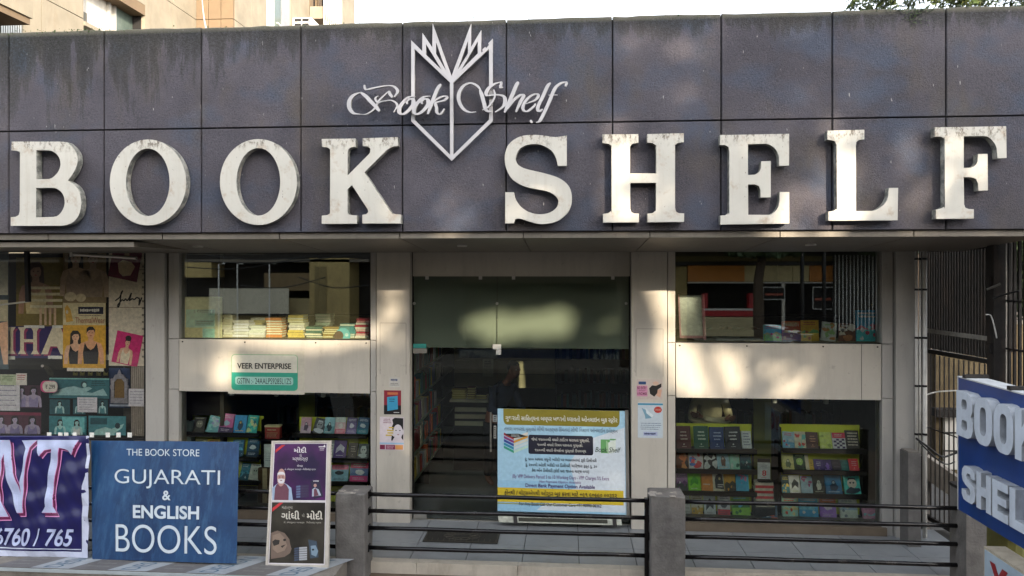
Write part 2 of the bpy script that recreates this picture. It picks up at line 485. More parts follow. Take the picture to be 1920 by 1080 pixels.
M['letter'] = letter_mat(); M['letter_side'] = letter_mat(True)
M['clad'] = clad_mat('beige_cladding', '#d2ccc0', 0.30)
M['clad2'] = clad_mat('grey_cladding', '#bdbab4', 0.40)
M['soffit'] = clad_mat('grey_soffit_sheet', '#857f76', 0.45)
M['glass'] = glass_mat('window_glass', gain=1.1)
M['glass_shop'] = glass_mat('reflective_window_glass', gain=3.4)
M['glass_dim'] = glass_mat('tinted_poster_glass', gain=0.8, tint=(.95, .95, .94))
M['emblem'] = pm('clean_white_acrylic', '#c8c6c9', .45, 0, .05, 8, dirt=.25, dcol='#6b6a60')
M['dark'] = pm('dark_void_paint', '#1d1b1a', 0.8)
M['black'] = pm('black_painted_steel', '#17171a', 0.35, 0.3, 0.2, 20, 0.1, dirt=0.35, dcol='#6d655c')
M['rail'] = pm('black_rail_paint', '#101014', 0.25, 0.2, 0.3, 14, 0.15, 60, dirt=0.5, dcol='#5b5650')
M['concrete'] = pm('grey_painted_concrete', '#6f6c69', 0.8, 0, 0.26, 7, 0.5, 45, dirt=0.6, dcol='#3d3a3a')
M['concrete_raw'] = pm('raw_concrete', '#857f76', 0.9, 0, 0.22, 5, 0.6, 60, dirt=0.5)
M['tile'] = pm('grey_floor_tile', '#8b8f92', 0.38, 0, 0.12, 2.2, 0.04, 30, dirt=0.35, dcol='#5b5852')
M['grout'] = pm('dark_grout', '#3b3937', 0.9)
M['marble'] = pm('white_step_stone', '#c8c0b2', 0.55, 0, 0.12, 8, 0.2, 60, dirt=0.5, dcol='#7a6a58')
M['ground'] = pm('dusty_ground', '#6b5c4d', 0.95, 0, 0.3, 3, 0.6, 40)
M['asphalt'] = pm('road_asphalt', (0.055, 0.053, 0.05), 0.85, 0, 0.2, 4, 0.5, 90)
M['chrome'] = pm('brushed_steel', '#c9c6bd', 0.3, 0.8)
M['white'] = pm('white_paint', '#d9d8d2', 0.45, 0, 0.06)
M['olive'] = pm('olive_board', '#b3b93a', 0.55, 0, 0.1, 3)
M['wood'] = pm('dark_shelf_wood', '#171314', 0.5, 0, 0.2, 8)
M['interior'] = pm('dim_shop_wall', '#5a5448', 0.8)
M['creamwall'] = pm('cream_laminate', '#a89b72', 0.6, 0, 0.08)
M['pages'] = pm('paper_page_edges', '#d8ceb0', 0.8, 0, 0.18, 60, stretch=(1, 1, 12))
M['rope'] = pm('cable_black', '#111111', 0.6)

# ------------------------------------------------------------------ ground
struct(MB(M['asphalt']).box(-60, 60, -60, 80, -0.9, -0.62).build('road'))
struct(MB(M['ground']).box(-40, 40, 4.2, 7.5, -0.62, -0.12).build('pavement'))
struct(MB(pm('far_pavement', '#8a8378', 0.9, 0, 0.2, 3, 0.3)).box(-40, 40, -13, -8.5, -0.62, -0.47).build('pavement'))
struct(MB(M['ground']).box(-80, 80, 14.3, 90, -0.62, -0.1).build('ground'))

# porch floor with its tiles
porch = MB(M['grout']).box(-6.2, 4.75, 7.5, 8.9, -0.12, -0.012).build('porch_floor'); struct(porch)
tx0 = A(1084, 1001, 8.3).x - 0.6 * 10
g = 0.004
tp = None
for i in range(17):
    for j in range(3):
        x0 = tx0 + i * 0.6; y0 = 7.55 + j * 0.46; y1 = y0 + 0.46
        if x0 < -6.1 or x0 + 0.6 > 4.75: continue
        MB(M['tile']).box(x0 + g, x0 + 0.6 - g, y0 + g, min(y1, 8.88) - g, -0.012, rnd.uniform(-0.001, 0.001)).build('floor_tile', porch)
for i in range(9):
    x0 = -4.75 + i * 1.06
    MB(M['marble']).box(x0 + 0.002, x0 + 1.058, 7.44, 7.549, -0.115, 0.004).build('step_stone', porch)

# ------------------------------------------------------------------ the shop building
bld = thing('shop_building', 'single-storey bookshop with dark plaster fascia, beige cladding and large shop windows', 'building', (0, 7.0, 0))
YF = 7.0
ZB, ZJ, ZT = 3.447, 4.497, 5.515
jx = [16, 197, 380, 566, 754.5, 946, 1142, 1343.8, 1557.7, 1774]
JX = [A(x, 240, YF).x for x in jx]
step = (JX[-1] - JX[0]) / 9
JX = [JX[0] + step * i for i in range(-1, 12)]
MB(M['dark']).box(JX[0], JX[-1], YF + 0.03, YF + 0.30, ZB + 0.01, ZT - 0.02).build('fascia_core', bld)
gp = 0.006
for i in range(len(JX) - 1):
    for (z0, z1) in ((ZB, ZJ), (ZJ, ZT)):
        mb = MB(M['plaster'])
        a, b_ = JX[i] + gp, JX[i + 1] - gp
        zz0 = z0 + (gp if z0 > 4 else 0); zz1 = z1 - (gp if z1 < 5 else 0)
        # a slightly chamfered slab with an uneven top edge
        n = 8; top = []
        for k in range(n + 1):
            x = a + (b_ - a) * k / n
            top.append((x, zz1 + (rnd.uniform(-0.006, 0.006) if z1 > 5 else 0)))
        outer = [(a + 0.006, YF, zz0 + 0.005), (b_ - 0.006, YF, zz0 + 0.005)] + [(min(max(x, a + 0.006), b_ - 0.006), YF, z - 0.005) for x, z in top[::-1]]
        back = [(a, YF + 0.008, zz0), (b_, YF + 0.008, zz0)] + [(x, YF + 0.008, z) for x, z in top[::-1]]
        m_ = len(outer)
        mb.flat(outer)
        mb.add(outer + back, [(q, (q + 1) % m_, m_ + (q + 1) % m_, m_ + q) for q in range(m_)])
        bk = [(p[0], YF + (0.30 if z1 > 5 else 0.028), p[2]) for p in back]
        mb.add(back + bk, [(q, (q + 1) % m_, m_ + (q + 1) % m_, m_ + q) for q in range(m_)])
        mb.build('fascia_panel', bld)
MB(M['concrete_raw']).box(JX[0], JX[-1], YF + 0.305, 14.2, 4.9, 5.2).build('roof_slab', bld)
# soffit: lip strips then sloping sheets
lx = [A(x, 440, 7.05).x for x in (305, 528, 750, 982, 1222, 1460, 1713)]
lst = (lx[-1] - lx[0]) / 6
LX = [lx[0] + lst * i for i in range(-2, 8)]
YW = 8.62
ZS0, ZS1 = 3.384, 3.285
for i in range(len(LX) - 1):
    MB(M['soffit']).box(LX[i] + .005, LX[i + 1] - .005, 7.045, 7.075, ZS0, ZB - 0.004).build('soffit_lip', bld)
    mb = MB(M['soffit'])
    a, b_ = LX[i] + .005, LX[i + 1] - .005
    ya, yb = 7.08, 8.56
    v = [(x, y, z + dz) for x in (a, b_) for (y, z) in ((ya, ZS0 + 0.002), (yb, ZS1)) for dz in (0, 0.02)]
    mb.add(v, [(0, 1, 3, 2), (4, 6, 7, 5), (0, 4, 5, 1), (2, 3, 7, 6), (0, 2, 6, 4), (1, 5, 7, 3)])
    mb.build('soffit_panel', bld)
MB(M['dark']).box(LX[0], LX[-1], 7.08, 8.9, 3.42, 3.44).build('soffit_backing', bld)
for px in (875, 1500, 400):
    p = A(px, 464, 8.1)
    mb = MB(M['white']); mb.tube([(p.x, 7.75, 3.345), (p.x, 7.75, 3.325)], 0.055, 16); mb.build('downlight', bld)

def facade_box(name, x0, y0, x1, y1, Y, d, mat, zlo=None, zhi=None, parent=None, bev=True):
    X0, Z0, X1, Z1 = RC(x0, y0, x1, y1, Y)
    if zlo is not None: Z0 = zlo
    if zhi is not None: Z1 = zhi
    return MB(mat).box(X0, X1, Y, Y + d, Z0, Z1).build(name, parent or bld)
ZC = 3.30
# pilasters and strips (px edges, front depth)
for (x0, x1, mt) in ((706, 768, 'clad'), (1184, 1251, 'clad')):
    facade_box('pilaster', x0, 480, x1, 985, YW, 0.26, M[mt], 0.002, ZC)
facade_box('pilaster', 1680, 480, 1716, 1000, YW - 0.04, 0.3, M['clad2'], 0.002, ZC)
facade_box('pilaster', 273, 480, 308, 985, YW - 0.04, 0.3, M['clad2'], 0.002, ZC)
for (x0, x1) in ((695, 705), (1252.5, 1266), (1654, 1674), (316, 335)):
    for (ya, yb, z0, z1) in ((470, 640, None, ZC), (641, 740, None, None), (741, 985, 0.002, None)):
        off = 0 if x0 < 1200 else 6
        X0, Z0, X1, Z1 = RC(x0, ya + off, x1, yb + off, YW + 0.012)
        zb = A(960, 640, YW).z; zc = A(960, 740 - 2, YW).z
        ZH = [(zb + 0.004, ZC), (zc + 0.004, zb - 0.004), (0.002, zc - 0.004)][(470, 641, 741).index(ya)]
        MB(M['clad2'] if x0 != 1252.5 else M['clad']).box(X0, X1, YW + 0.012, YW + 0.2, ZH[0], ZH[1]).build('cladding_strip', bld)
# dark reveals
for (x0, x1) in ((308, 316), (1674, 1680), (768, 773), (1181, 1184)):
    facade_box('reveal', x0, 480, x1, 985, YW + 0.14, 0.1, M['dark'], 0.002, ZC)
# spandrels
ZM1, ZM0 = A(960, 640.5, YW + .03).z, A(960, 741, YW + .03).z
for (x0, x1) in ((335.5, 694), (1267, 1653)):
    X0, _, X1, _ = RC(x0, 640, x1, 741, YW + 0.02)
    MB(M['clad']).box(X0 + .004, X1 - .004, YW + 0.02, YW + 0.10, ZM0, ZM1).build('spandrel_panel', bld)
    if x0 > 1000:
        q = A(1615, 700, YW + .02).x
        MB(M['dark']).box(q, q + .004, YW + .018, YW + .0205, ZM0, ZM1).build('panel_joint', bld)
    mb = MB(M['dark'])
    for k, t in enumerate((0.02, 0.35, 0.72, 0.98)):
        mb = MB(M['dark']); x = X0 + (X1 - X0) * t
        mb.tube([(x, YW + .0195, ZM1 - .03), (x, YW + .012, ZM1 - .03)], .009, 8); mb.build('screw', bld)
    MB(M['dark']).box(X0, X1, YW + 0.10, YW + 0.13, ZM0 + .02, ZM1).build('spandrel_core', bld)
# door header
X0, Z0, X1, Z1 = RC(774, 474, 1181, 518, 8.74)
ZDH = Z0
MB(M['clad']).box(X0, X1, 8.74, 8.82, ZDH, ZC).build('door_header', bld)
DX0, DX1 = X0, X1
# side walls, back wall, roof of the room
MB(M['interior']).box(-5.6, 4.1, 14.0, 14.2, 0, 4.9).build('back_wall', bld)
MB(M['interior']).box(3.98, 4.1, 8.95, 14.0, 0, 4.9).build('side_wall', bld)
MB(M['interior']).box(-5.75, -5.6, 8.95, 14.2, 0, 4.9).build('side_wall', bld)
MB(pm('shop_ceiling', '#e0ded8', 0.8)).box(-5.6, 3.98, 8.95, 14.0, 3.46, 3.5).build('ceiling', bld)
MB(pm('shop_floor', '#8a8c88', 0.35, 0, .1)).box(-5.6, 3.98, 8.9, 14.0, -0.05, 0.0).build('room_floor', bld)
MB(M['interior']).box(-2.55 - 1.9, -2.5 - 1.9, 8.95, 12.5, 0, 3.45).build('partition_wall', bld)

def window(x0, y0, x1, y1, Y, name, mat, z0=None, z1=None):
    X0, Z0, X1, Z1 = RC(x0, y0, x1, y1, Y)
    if z0 is not None: Z0 = z0
    if z1 is not None: Z1 = z1
    mb = MB(M['black'])
    mb.box(X0, X1, Y - .004, Y + .014, Z0 + .0005, Z0 + .012)
    root = mb.build(name, bld)
    MB(mat).box(X0, X1, Y, Y + 0.008, Z0 + .0125, Z1).build('glass_pane', root)
    return X0, Z0, X1, Z1
YG = 8.70
W1 = window(335, 475, 694, 640, YG, 'window', M['glass_shop'], ZM1, ZC)
W2 = window(1266, 475, 1653, 645, YG, 'window', M['glass_shop'], ZM1, ZC)
W3 = window(335, 741, 694, 990, YG, 'window', M['glass'], 0.10, ZM0)
W4 = window(1266, 750, 1653, 990, YG, 'window', M['glass'], 0.10, ZM0)
for w in (W3, W4):
    MB(pm('brown_sill_stone', '#6f6354', 0.3, 0, .2, 5)).box(w[0] - .02, w[2] + .02, YW - .02, 8.95, 0.002, 0.098).build('window_sill', bld)
# glazed door with transom: frosted film above, clear leaves below
YD = 8.76
ZTR = A(960, 654, YD).z          # split between transom and leaves
XM = A(932, 600, YD).x
M['film'] = None
m, nt, N_, L_, b = newmat('frosted_film')
c = mix(nt, ramp(nt, noise(nt, 1.3, 3), [(0.3, 0), (0.7, 1)]), (0.165, 0.186, 0.138), (0.190, 0.210, 0.158))
L_.new(c, b.inputs['Base Color']); b.inputs['Roughness'].default_value = 0.6; M['film'] = m
tr = MB(M['chrome']).box(DX0 + .01, DX1 - .01, YD - .003, YD + .016, ZDH - .0015, ZDH + .012).build('door_transom', bld)
MB(M['glass']).box(DX0 + .01, XM - .003, YD, YD + .01, ZTR + .004, ZDH - .002).build('glass_pane', tr)
MB(M['glass']).box(XM + .003, DX1 - .01, YD, YD + .01, ZTR + .004, ZDH - .002).build('glass_pane', tr)
MB(M['film']).box(DX0 + .01, XM - .003, YD + .012, YD + .014, ZTR + .006, ZDH - .002).build('frosted_sheet', tr)
MB(M['film']).box(XM + .003, DX1 - .01, YD + .012, YD + .014, ZTR + .006, ZDH - .002).build('frosted_sheet', tr)
for px in (801, 901, 963, 1149):
    p = A(px, 521, YD)
    MB(M['white']).box(p.x - .02, p.x + .02, YD - .02, YD - .001, p.z - .02, p.z + .022).build('glass_clip', tr)
for px in (777, 932, 1174):
    p = A(px, 569, YD)
    mb = MB(M['chrome']); mb.tube([(p.x, YD - .001, p.z), (p.x, YD - .022, p.z)], .017, 12); mb.build('bolt', tr)
dl = MB(M['glass']).box(DX0 + .012, XM - .004, YD, YD + .012, 0.012, ZTR - .006).build('door', bld)
p = A(788, 650, YD); teal = pm('teal_plastic', '#2f8f86', .5)
MB(teal).box(DX0 + .005, DX0 + .165, YD - .02, YD - .002, ZTR - .0, ZTR + .055).build('patch_fitting', dl)
MB(M['chrome']).box(DX0 + .005, DX0 + .175, YD - .022, YD - .002, ZTR - .062, ZTR - .004).build('patch_fitting', dl)
MB(M['chrome']).box(DX0 + .01, DX0 + .17, YD - .022, YD - .002, 0.02, 0.09).build('patch_fitting', dl)
MB(M['white']).box(XM - .05, XM + .05, YD - .024, YD - .002, ZTR - .005, ZTR + .055).build('patch_fitting', dl)
MB(M['white']).box(XM - .01, XM + .05, YD - .024, YD - .002, ZTR - .07, ZTR - .007).build('patch_fitting', dl)
hx = A(921, 800, YD).x
mb = MB(M['chrome']); za, zb_ = A(921, 845, YD).z, A(921, 772, YD).z
mb.tube([(hx, YD - .05, za), (hx, YD - .05, zb_)], .011, 10)
for z in (za + .05, zb_ - .05): mb.tube([(hx, YD - .05, z), (hx, YD, z)], .008, 8)
mb.build('door_handle', dl)
fr = frpx(925.5, 798, 930.5, 822, YD - .002); mb = MB(); prect(mb, fr, 0, 0, 1, 1, ink('#d5d2c6')); scribble(mb, fr, .2, .08, .8, .92, 5, ink('#22222a'), .002, 3, .8); mb.build('door_sticker', dl)
fr = frpx(924, 778, 932, 791, YD - .002); mb = MB(); prect(mb, fr, 0, 0, 1, 1, ink('#cfd2cc')); scribble(mb, fr, .2, .1, .8, .9, 3, ink('#333a55'), .002, 4, .8); mb.build('door_sticker', dl)
MB(M['glass']).box(XM + .004, DX1 - .01, YD + .001, YD + .011, 0.012, ZTR - .006).build('side_light_pane', bld)
MB(M['chrome']).box(DX0, DX1, YD - .01, YD + .03, 0.001, 0.011).build('threshold', bld)

# ------------------------------------------------------------------ coloured outlines of the big letters (traced as (x, y) on the wall)
LET = {
 'B': ((0, 250), [(125,88),(650,88),(740,118),(800,180),(828,265),(815,350),(770,440),(722,503),(790,545),(840,610),(862,700),(862,780),(840,870),(780,945),(690,980),(610,985),(115,985),(115,893),(165,890),(200,870),(210,830),(213,240),(205,205),(180,185),(122,182)],
       [[(388,180),(520,180),(590,210),(630,260),(645,330),(625,400),(580,455),(520,487),(388,488)], [(385,582),(560,580),(630,605),(675,660),(690,740),(670,810),(630,865),(570,890),(385,895)]]),
 'K': ((590, 250), [(75,60),(435,55),(437,143),(395,147),(362,165),(352,200),(350,450),(560,240),(590,200),(595,165),(570,140),(512,137),(512,52),(885,40),(888,132),(840,140),(790,165),(740,205),(530,415),(800,820),(840,855),(880,862),(918,865),(918,960),(508,960),(508,868),(550,862),(570,840),(565,810),(398,552),(350,595),(350,840),(365,865),(400,872),(450,875),(450,962),(75,965),(75,877),(130,872),(155,855),(163,820),(165,210),(158,170),(130,148),(78,145)], []),
 'S': ((930, 240), [(755,80),(755,403),(660,403),(650,360),(635,310),(600,250),(565,222),(530,200),(480,180),(430,172),(380,172),(330,180),(290,197),(255,222),(225,265),(210,330),(220,365),(240,395),(290,425),(350,444),(420,460),(500,478),(580,500),(645,522),(700,550),(745,585),(785,635),(805,700),(808,780),(795,840),(765,900),(720,945),(670,982),(600,1010),(510,1023),(450,1020),(400,1010),(350,995),(300,978),(260,967),(230,965),(205,972),(190,1015),(98,1015),(98,685),(190,685),(198,725),(215,770),(250,820),(285,855),(330,885),(375,903),(420,915),(470,919),(520,915),(565,903),(610,880),(650,840),(665,785),(655,750),(630,720),(585,690),(530,670),(480,660),(400,645),(330,630),(270,608),(220,580),(175,545),(140,500),(112,440),(97,380),(93,310),(100,260),(120,200),(150,160),(190,125),(235,100),(290,82),(345,74),(400,72),(460,75),(520,82),(585,92),(650,95)], []),
 'H': ((1110, 240), [(112,68),(495,65),(495,158),(440,165),(412,190),(405,230),(405,483),(685,483),(683,210),(672,180),(640,160),(590,155),(590,65),(978,55),(978,150),(920,158),(892,180),(885,215),(885,850),(895,890),(925,908),(982,910),(982,1000),(592,1003),(592,912),(640,908),(672,885),(682,850),(683,583),(407,585),(408,860),(420,895),(450,910),(500,912),(500,1005),(118,1007),(118,915),(170,908),(200,885),(210,850),(208,215),(198,185),(165,165),(112,160)], []),
 'E': ((1330, 240), [(115,75),(850,62),(850,400),(745,403),(742,310),(715,240),(670,195),(600,168),(412,172),(412,500),(480,498),(530,470),(550,425),(553,355),(655,352),(655,738),(548,740),(545,665),(530,620),(490,600),(412,602),(415,925),(620,925),(680,905),(730,850),(748,770),(750,682),(852,682),(852,1018),(118,1028),(118,932),(170,930),(205,905),(213,870),(213,250),(205,205),(170,182),(112,180)], []),
 'L': ((1530, 230), [(122,85),(515,75),(515,178),(460,183),(430,205),(425,245),(427,942),(600,940),(680,905),(740,850),(770,780),(777,695),(875,695),(870,1040),(133,1045),(133,948),(180,943),(215,920),(225,885),(220,240),(205,200),(170,187),(122,180)], []),
 'F': ((1730, 230), [(130,50),(890,37),(895,375),(797,380),(790,280),(760,210),(710,160),(650,142),(438,145),(438,482),(510,480),(560,455),(585,410),(590,335),(692,332),(695,722),(595,725),(590,650),(570,600),(520,580),(438,582),(442,870),(455,905),(490,920),(545,922),(545,1022),(142,1025),(142,928),(195,915),(225,895),(238,860),(235,200),(225,170),(190,148),(130,150)], []),
}
K_ = 1023 / 180
def ellip(cx, cy, rx, ry, n=56):
    return [(cx + rx * math.cos(2 * math.pi * k / n), cy + ry * math.sin(2 * math.pi * k / n)) for k in range(n)]
def rounded(poly):      # soften traced curves: insert points where the path bends gently
    n = len(poly); out = []
    for i in range(n):
        p0, p1, p2, p3 = [Vector(poly[(i + k) % n]) for k in (-1, 0, 1, 2)]
        out.append(tuple(p1))
        L = (p2 - p1).length
        def ang(a, b, c):
            u, v = (b - a), (c - b)
            return u.angle(v) if u.length > 0 and v.length > 0 else 9
        a1, a2 = ang(p0, p1, p2), ang(p1, p2, p3)
        if L < 130 and a1 < 0.75 and a2 < 0.75 and (a1 > 0.12 or a2 > 0.12):
            for t in (0.33, 0.66):
                q = 0.5 * ((2 * p1) + (-p0 + p2) * t + (2 * p0 - 5 * p1 + 4 * p2 - p3) * t * t + (-p0 + 3 * p1 - 3 * p2 + p3) * t ** 3)
                out.append(tuple(q))
    return out
YL = 6.895
LTH = 0.08
def letter(ch, outer, holes, label):
    O = [A(x, y, YL) for x, y in outer]; H = [[A(x, y, YL) for x, y in h_] for h_ in holes]
    cx = sum(p.x for p in O) / len(O); zb = min(p.z for p in O)
    t = thing('sign_letter', label, 'letter', (cx, YL, zb), 'big white letters on the fascia')
    MB(M['letter']).flat(O, H).build('face', t)
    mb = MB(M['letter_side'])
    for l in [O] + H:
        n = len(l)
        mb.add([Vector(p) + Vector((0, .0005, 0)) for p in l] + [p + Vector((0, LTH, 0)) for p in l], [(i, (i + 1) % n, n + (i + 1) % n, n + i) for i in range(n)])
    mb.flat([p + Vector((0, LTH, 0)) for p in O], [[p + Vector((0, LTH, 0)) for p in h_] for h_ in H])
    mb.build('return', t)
    xs = [p.x for p in O]; zs = [p.z for p in O]
    return t
labs = {'B': 'big white metal letter B at the left end of the fascia', 'K': 'big white metal letter K left of the open book emblem',
        'S': 'big white metal letter S just right of the emblem tip', 'H': 'big white metal letter H between the S and the E',
        'E': 'big white metal letter E between the H and the L', 'L': 'big white metal letter L with sunlit face beside the F', 'F': 'big white metal letter F at the right end of the fascia'}
for ch, (o, pts, holes) in LET.items():
    cv = lambda P: [(o[0] + x / K_, o[1] + y / K_) for x, y in rounded(P)]
    letter(ch, cv(pts), [cv(h_) for h_ in holes], labs[ch])
letter('O', ellip(190 + 497 / K_, 250 + 523 / K_, 407 / K_, 458 / K_), [ellip(190 + 495 / K_, 250 + 521 / K_, 232 / K_, 360 / K_)], 'big white metal letter O right after the B')
letter('O', ellip(484.6, 341.2, 72.3, 80.5), [ellip(484.4, 340.9, 41.0, 63.3)], 'big white metal letter O right before the K')

# open book emblem
YE = 6.93
em = thing('book_emblem', 'white outline emblem of an open book above the entrance', 'emblem', A(847, 300, YE))
cv = lambda P: [A(x, y, YE) for x, y in P]
outer = [(771,75.6),(791.7,95.7),(792,61.4),(810.5,88.6),(811.2,43.9),(846.6,142.4),(883.4,43.9),(883.4,88),(902.3,56.2),(902.3,98.6),(905,97),(904.5,92.5),(910,87.5),(911.5,90.5),(916.5,84.5),(915.5,81),(923.9,72.4),(923.9,227.4),(846.8,301.5),(771,227.4)]
holes = [[(777.4,91.5),(843.5,154.5),(843.8,290),(777.4,224.2)], [(850,154.7),(917,91.5),(917,224.2),(850.2,290)],
         [(798.9,82.8),(798.9,102.8),(828,130.7)], [(817.7,79.5),(817.7,100.9),(836.5,132.7)], [(877.3,77),(877.3,100.3),(858.5,130.7)], [(895.8,77.6),(895.8,100.3),(865.2,130.7)]]
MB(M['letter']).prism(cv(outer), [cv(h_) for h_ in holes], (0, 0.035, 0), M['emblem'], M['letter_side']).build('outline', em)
for px, py in ((774, 130), (920, 130), (847, 200), (847, 285)):
    p = A(px, py, YE + .036)
    mb = MB(M['letter_side']); mb.tube([(p.x, YE + .036, p.z), (p.x, 6.999, p.z)], .006, 6); mb.build('stand_off', em)
YS = 6.885
def script(name, label, strokes, o, k):
    cx = o[0] + sum(p[0] for p in strokes[0][1]) / len(strokes[0][1]) / k
    t = thing('script_word', label, 'sign', A(cx, 215, YS), 'script words over the emblem')
    for i, (w, pts) in enumerate(strokes):
        mb = MB()
        cvp = lambda x, y, i=i: A(o[0] + x / k, o[1] + y / k, YS - 0.0012 * i)
        if isinstance(w, tuple): w, tp = w[0], False
        else: tp = True
        ribbon(mb, pts, w * 1.5, cvp, (0, 0.03, 0), M['emblem'], M['letter_side'], tp)
        mb.build('stroke', t)
    return t
script('w', 'white cursive word Book left of the emblem stem', [
 (34, [(235,158),(150,195),(105,255),(95,315),(110,370),(155,418),(235,432)]),
 (18, [(235,432),(300,434),(355,412),(410,370),(450,310),(480,255),(545,190),(600,140)]),
 (38, [(240,155),(310,205),(370,270),(430,330),(485,395)]),
 (26, [(290,62),(308,118),(400,102),(500,82),(600,70),(665,82),(705,120),(708,160),(668,212)]),
 (28, [(598,138),(612,175),(650,220)]),
 (20, [(470,200),(432,225),(440,260),(465,285),(500,275),(560,262),(630,256),(690,288),(705,335),(660,408)]),
 (34, [(935,205),(850,218),(780,285),(738,350),(735,410),(780,430),(850,385),(910,305),(905,250),(860,240),(825,270),(840,300)]),
 (34, [(1125,203),(1040,216),(970,283),(925,350),(922,410),(968,430),(1038,385),(1098,305),(1092,250),(1048,240),(1013,270),(1028,300)]),
 (32, [(1262,52),(1218,110),(1168,230),(1092,430)]),
 (26, [(1140,310),(1210,240),(1290,205),(1338,215),(1300,258),(1195,288),(1205,350),(1210,410),(1255,428),(1305,362)]),
], (640, 150), 6.75)
script('w', 'white cursive word Shelf right of the emblem stem', [
 (24, [(330,692),(290,648),(220,625),(150,660),(108,740),(115,820),(160,890),(220,920),(285,915)]),
 (26, [(322,690),(345,755),(365,830),(385,895),(435,918)]),
 (26, [(548,612),(480,630),(420,668),(388,720),(402,750),(470,742),(550,752),(578,790),(560,860),(478,918)]),
 (14, [(345,898),(400,872),(450,810),(475,750),(462,688)]),
 (18, [(545,612),(530,668),(558,664)]),
 (27, [(714,612),(688,655),(640,770),(572,922)]),
 (25, [(600,885),(660,802),(730,748),(765,750),(738,810),(686,915)]),
 (22, [(785,835),(880,798),(915,752),(888,735),(828,762),(770,830),(760,890),(802,910),(870,860),(886,832)]),
 (24, [(1040,622),(1008,655),(960,760),(910,868),(922,910),(958,888)]),
 (24, [(1188,660),(1198,618),(1140,628),(1082,680),(1030,800),(980,910),(930,1005),(890,1022)]),
 ((14,), [(1018,745),(1112,745)]),
 (18, [(833,1000),(853,1026)]),
], (840, 40), 5.4)
# ------------------------------------------------------------------ books
BRIGHT = 2.5
M['olive'] = pm('olive_board', tuple(min(.8, x * 2.1) for x in lin('#b3b935')), .55, 0, .1, 3)
_bm = {}
def book(x, y, z, w, h, t, col, label, group, art=None, yaw=0.0, lean=0.0, flat=False, seed=0, pages='#d8ceb0', roll=0.0, spine_col=None):
    """standing book: front cover towards -Y. local: x width, z height, y thickness. origin at bottom centre"""
    rt = thing('book', label, 'book', (x, y, z), group)
    if flat:
        rt.rotation_euler = (0, 0, yaw)
        # lying: spine towards -Y if spine_col is set, else the page edge
        cm = ink(col)
        mb = MB(cm)
        mb.box(-w / 2, w / 2, 0, h, 0, .004).box(-w / 2, w / 2, 0, h, t - .004, t)
        if spine_col: mb.box(-w / 2, w / 2, -.004, -.0002, 0, t, ink(spine_col))
        else: mb.box(-w / 2, w / 2, h + .0002, h + .004, 0, t)
        mb.build('cover', rt, local=True)
        MB(pm('paper_page_edges', tuple(min(.85, x * 1.8) for x in lin(pages)), .8, 0, .22, 70, stretch=(1, 1, 14))).box(-w / 2 + .004, w / 2 - .004, .004, h - .004, .0042, t - .0042).build('page_block', rt, local=True)
        return rt
    rt.rotation_euler = (lean, roll, yaw)
    cm = ink(col)
    mb = MB(cm)
    mb.box(-w / 2, w / 2, 0, .003, 0, h).box(-w / 2, w / 2, t - .003, t, 0, h).box(-w / 2 - .003, -w / 2 - .0002, 0, t, 0, h)
    mb.build('cover', rt, local=True)
    MB(pm('paper_page_edges', pages, .8, 0, .12, 60)).box(-w / 2 + .001, w / 2 - .005, .0032, t - .0032, .004, h - .004).build('page_block', rt, local=True)
    if art:
        fr = Fr((-w / 2, 0, h), (w, 0, 0), (0, 0, -h))
        mb = MB(); cover_art(mb, fr, art, seed, w / h)
        if mb.v: mb.build('cover_print', rt, local=True)
    return rt
def blob(r, cu, cv, ru, rv, n=11, jag=0.3):
    return [(cu + ru * (1 + r.uniform(-jag, jag)) * math.cos(2 * math.pi * k / n), cv + rv * (1 + r.uniform(-jag, jag)) * math.sin(2 * math.pi * k / n)) for k in range(n)]
def cl(pts):
    return [(min(max(u, .01), .99), min(max(v, .01), .99)) for u, v in pts]
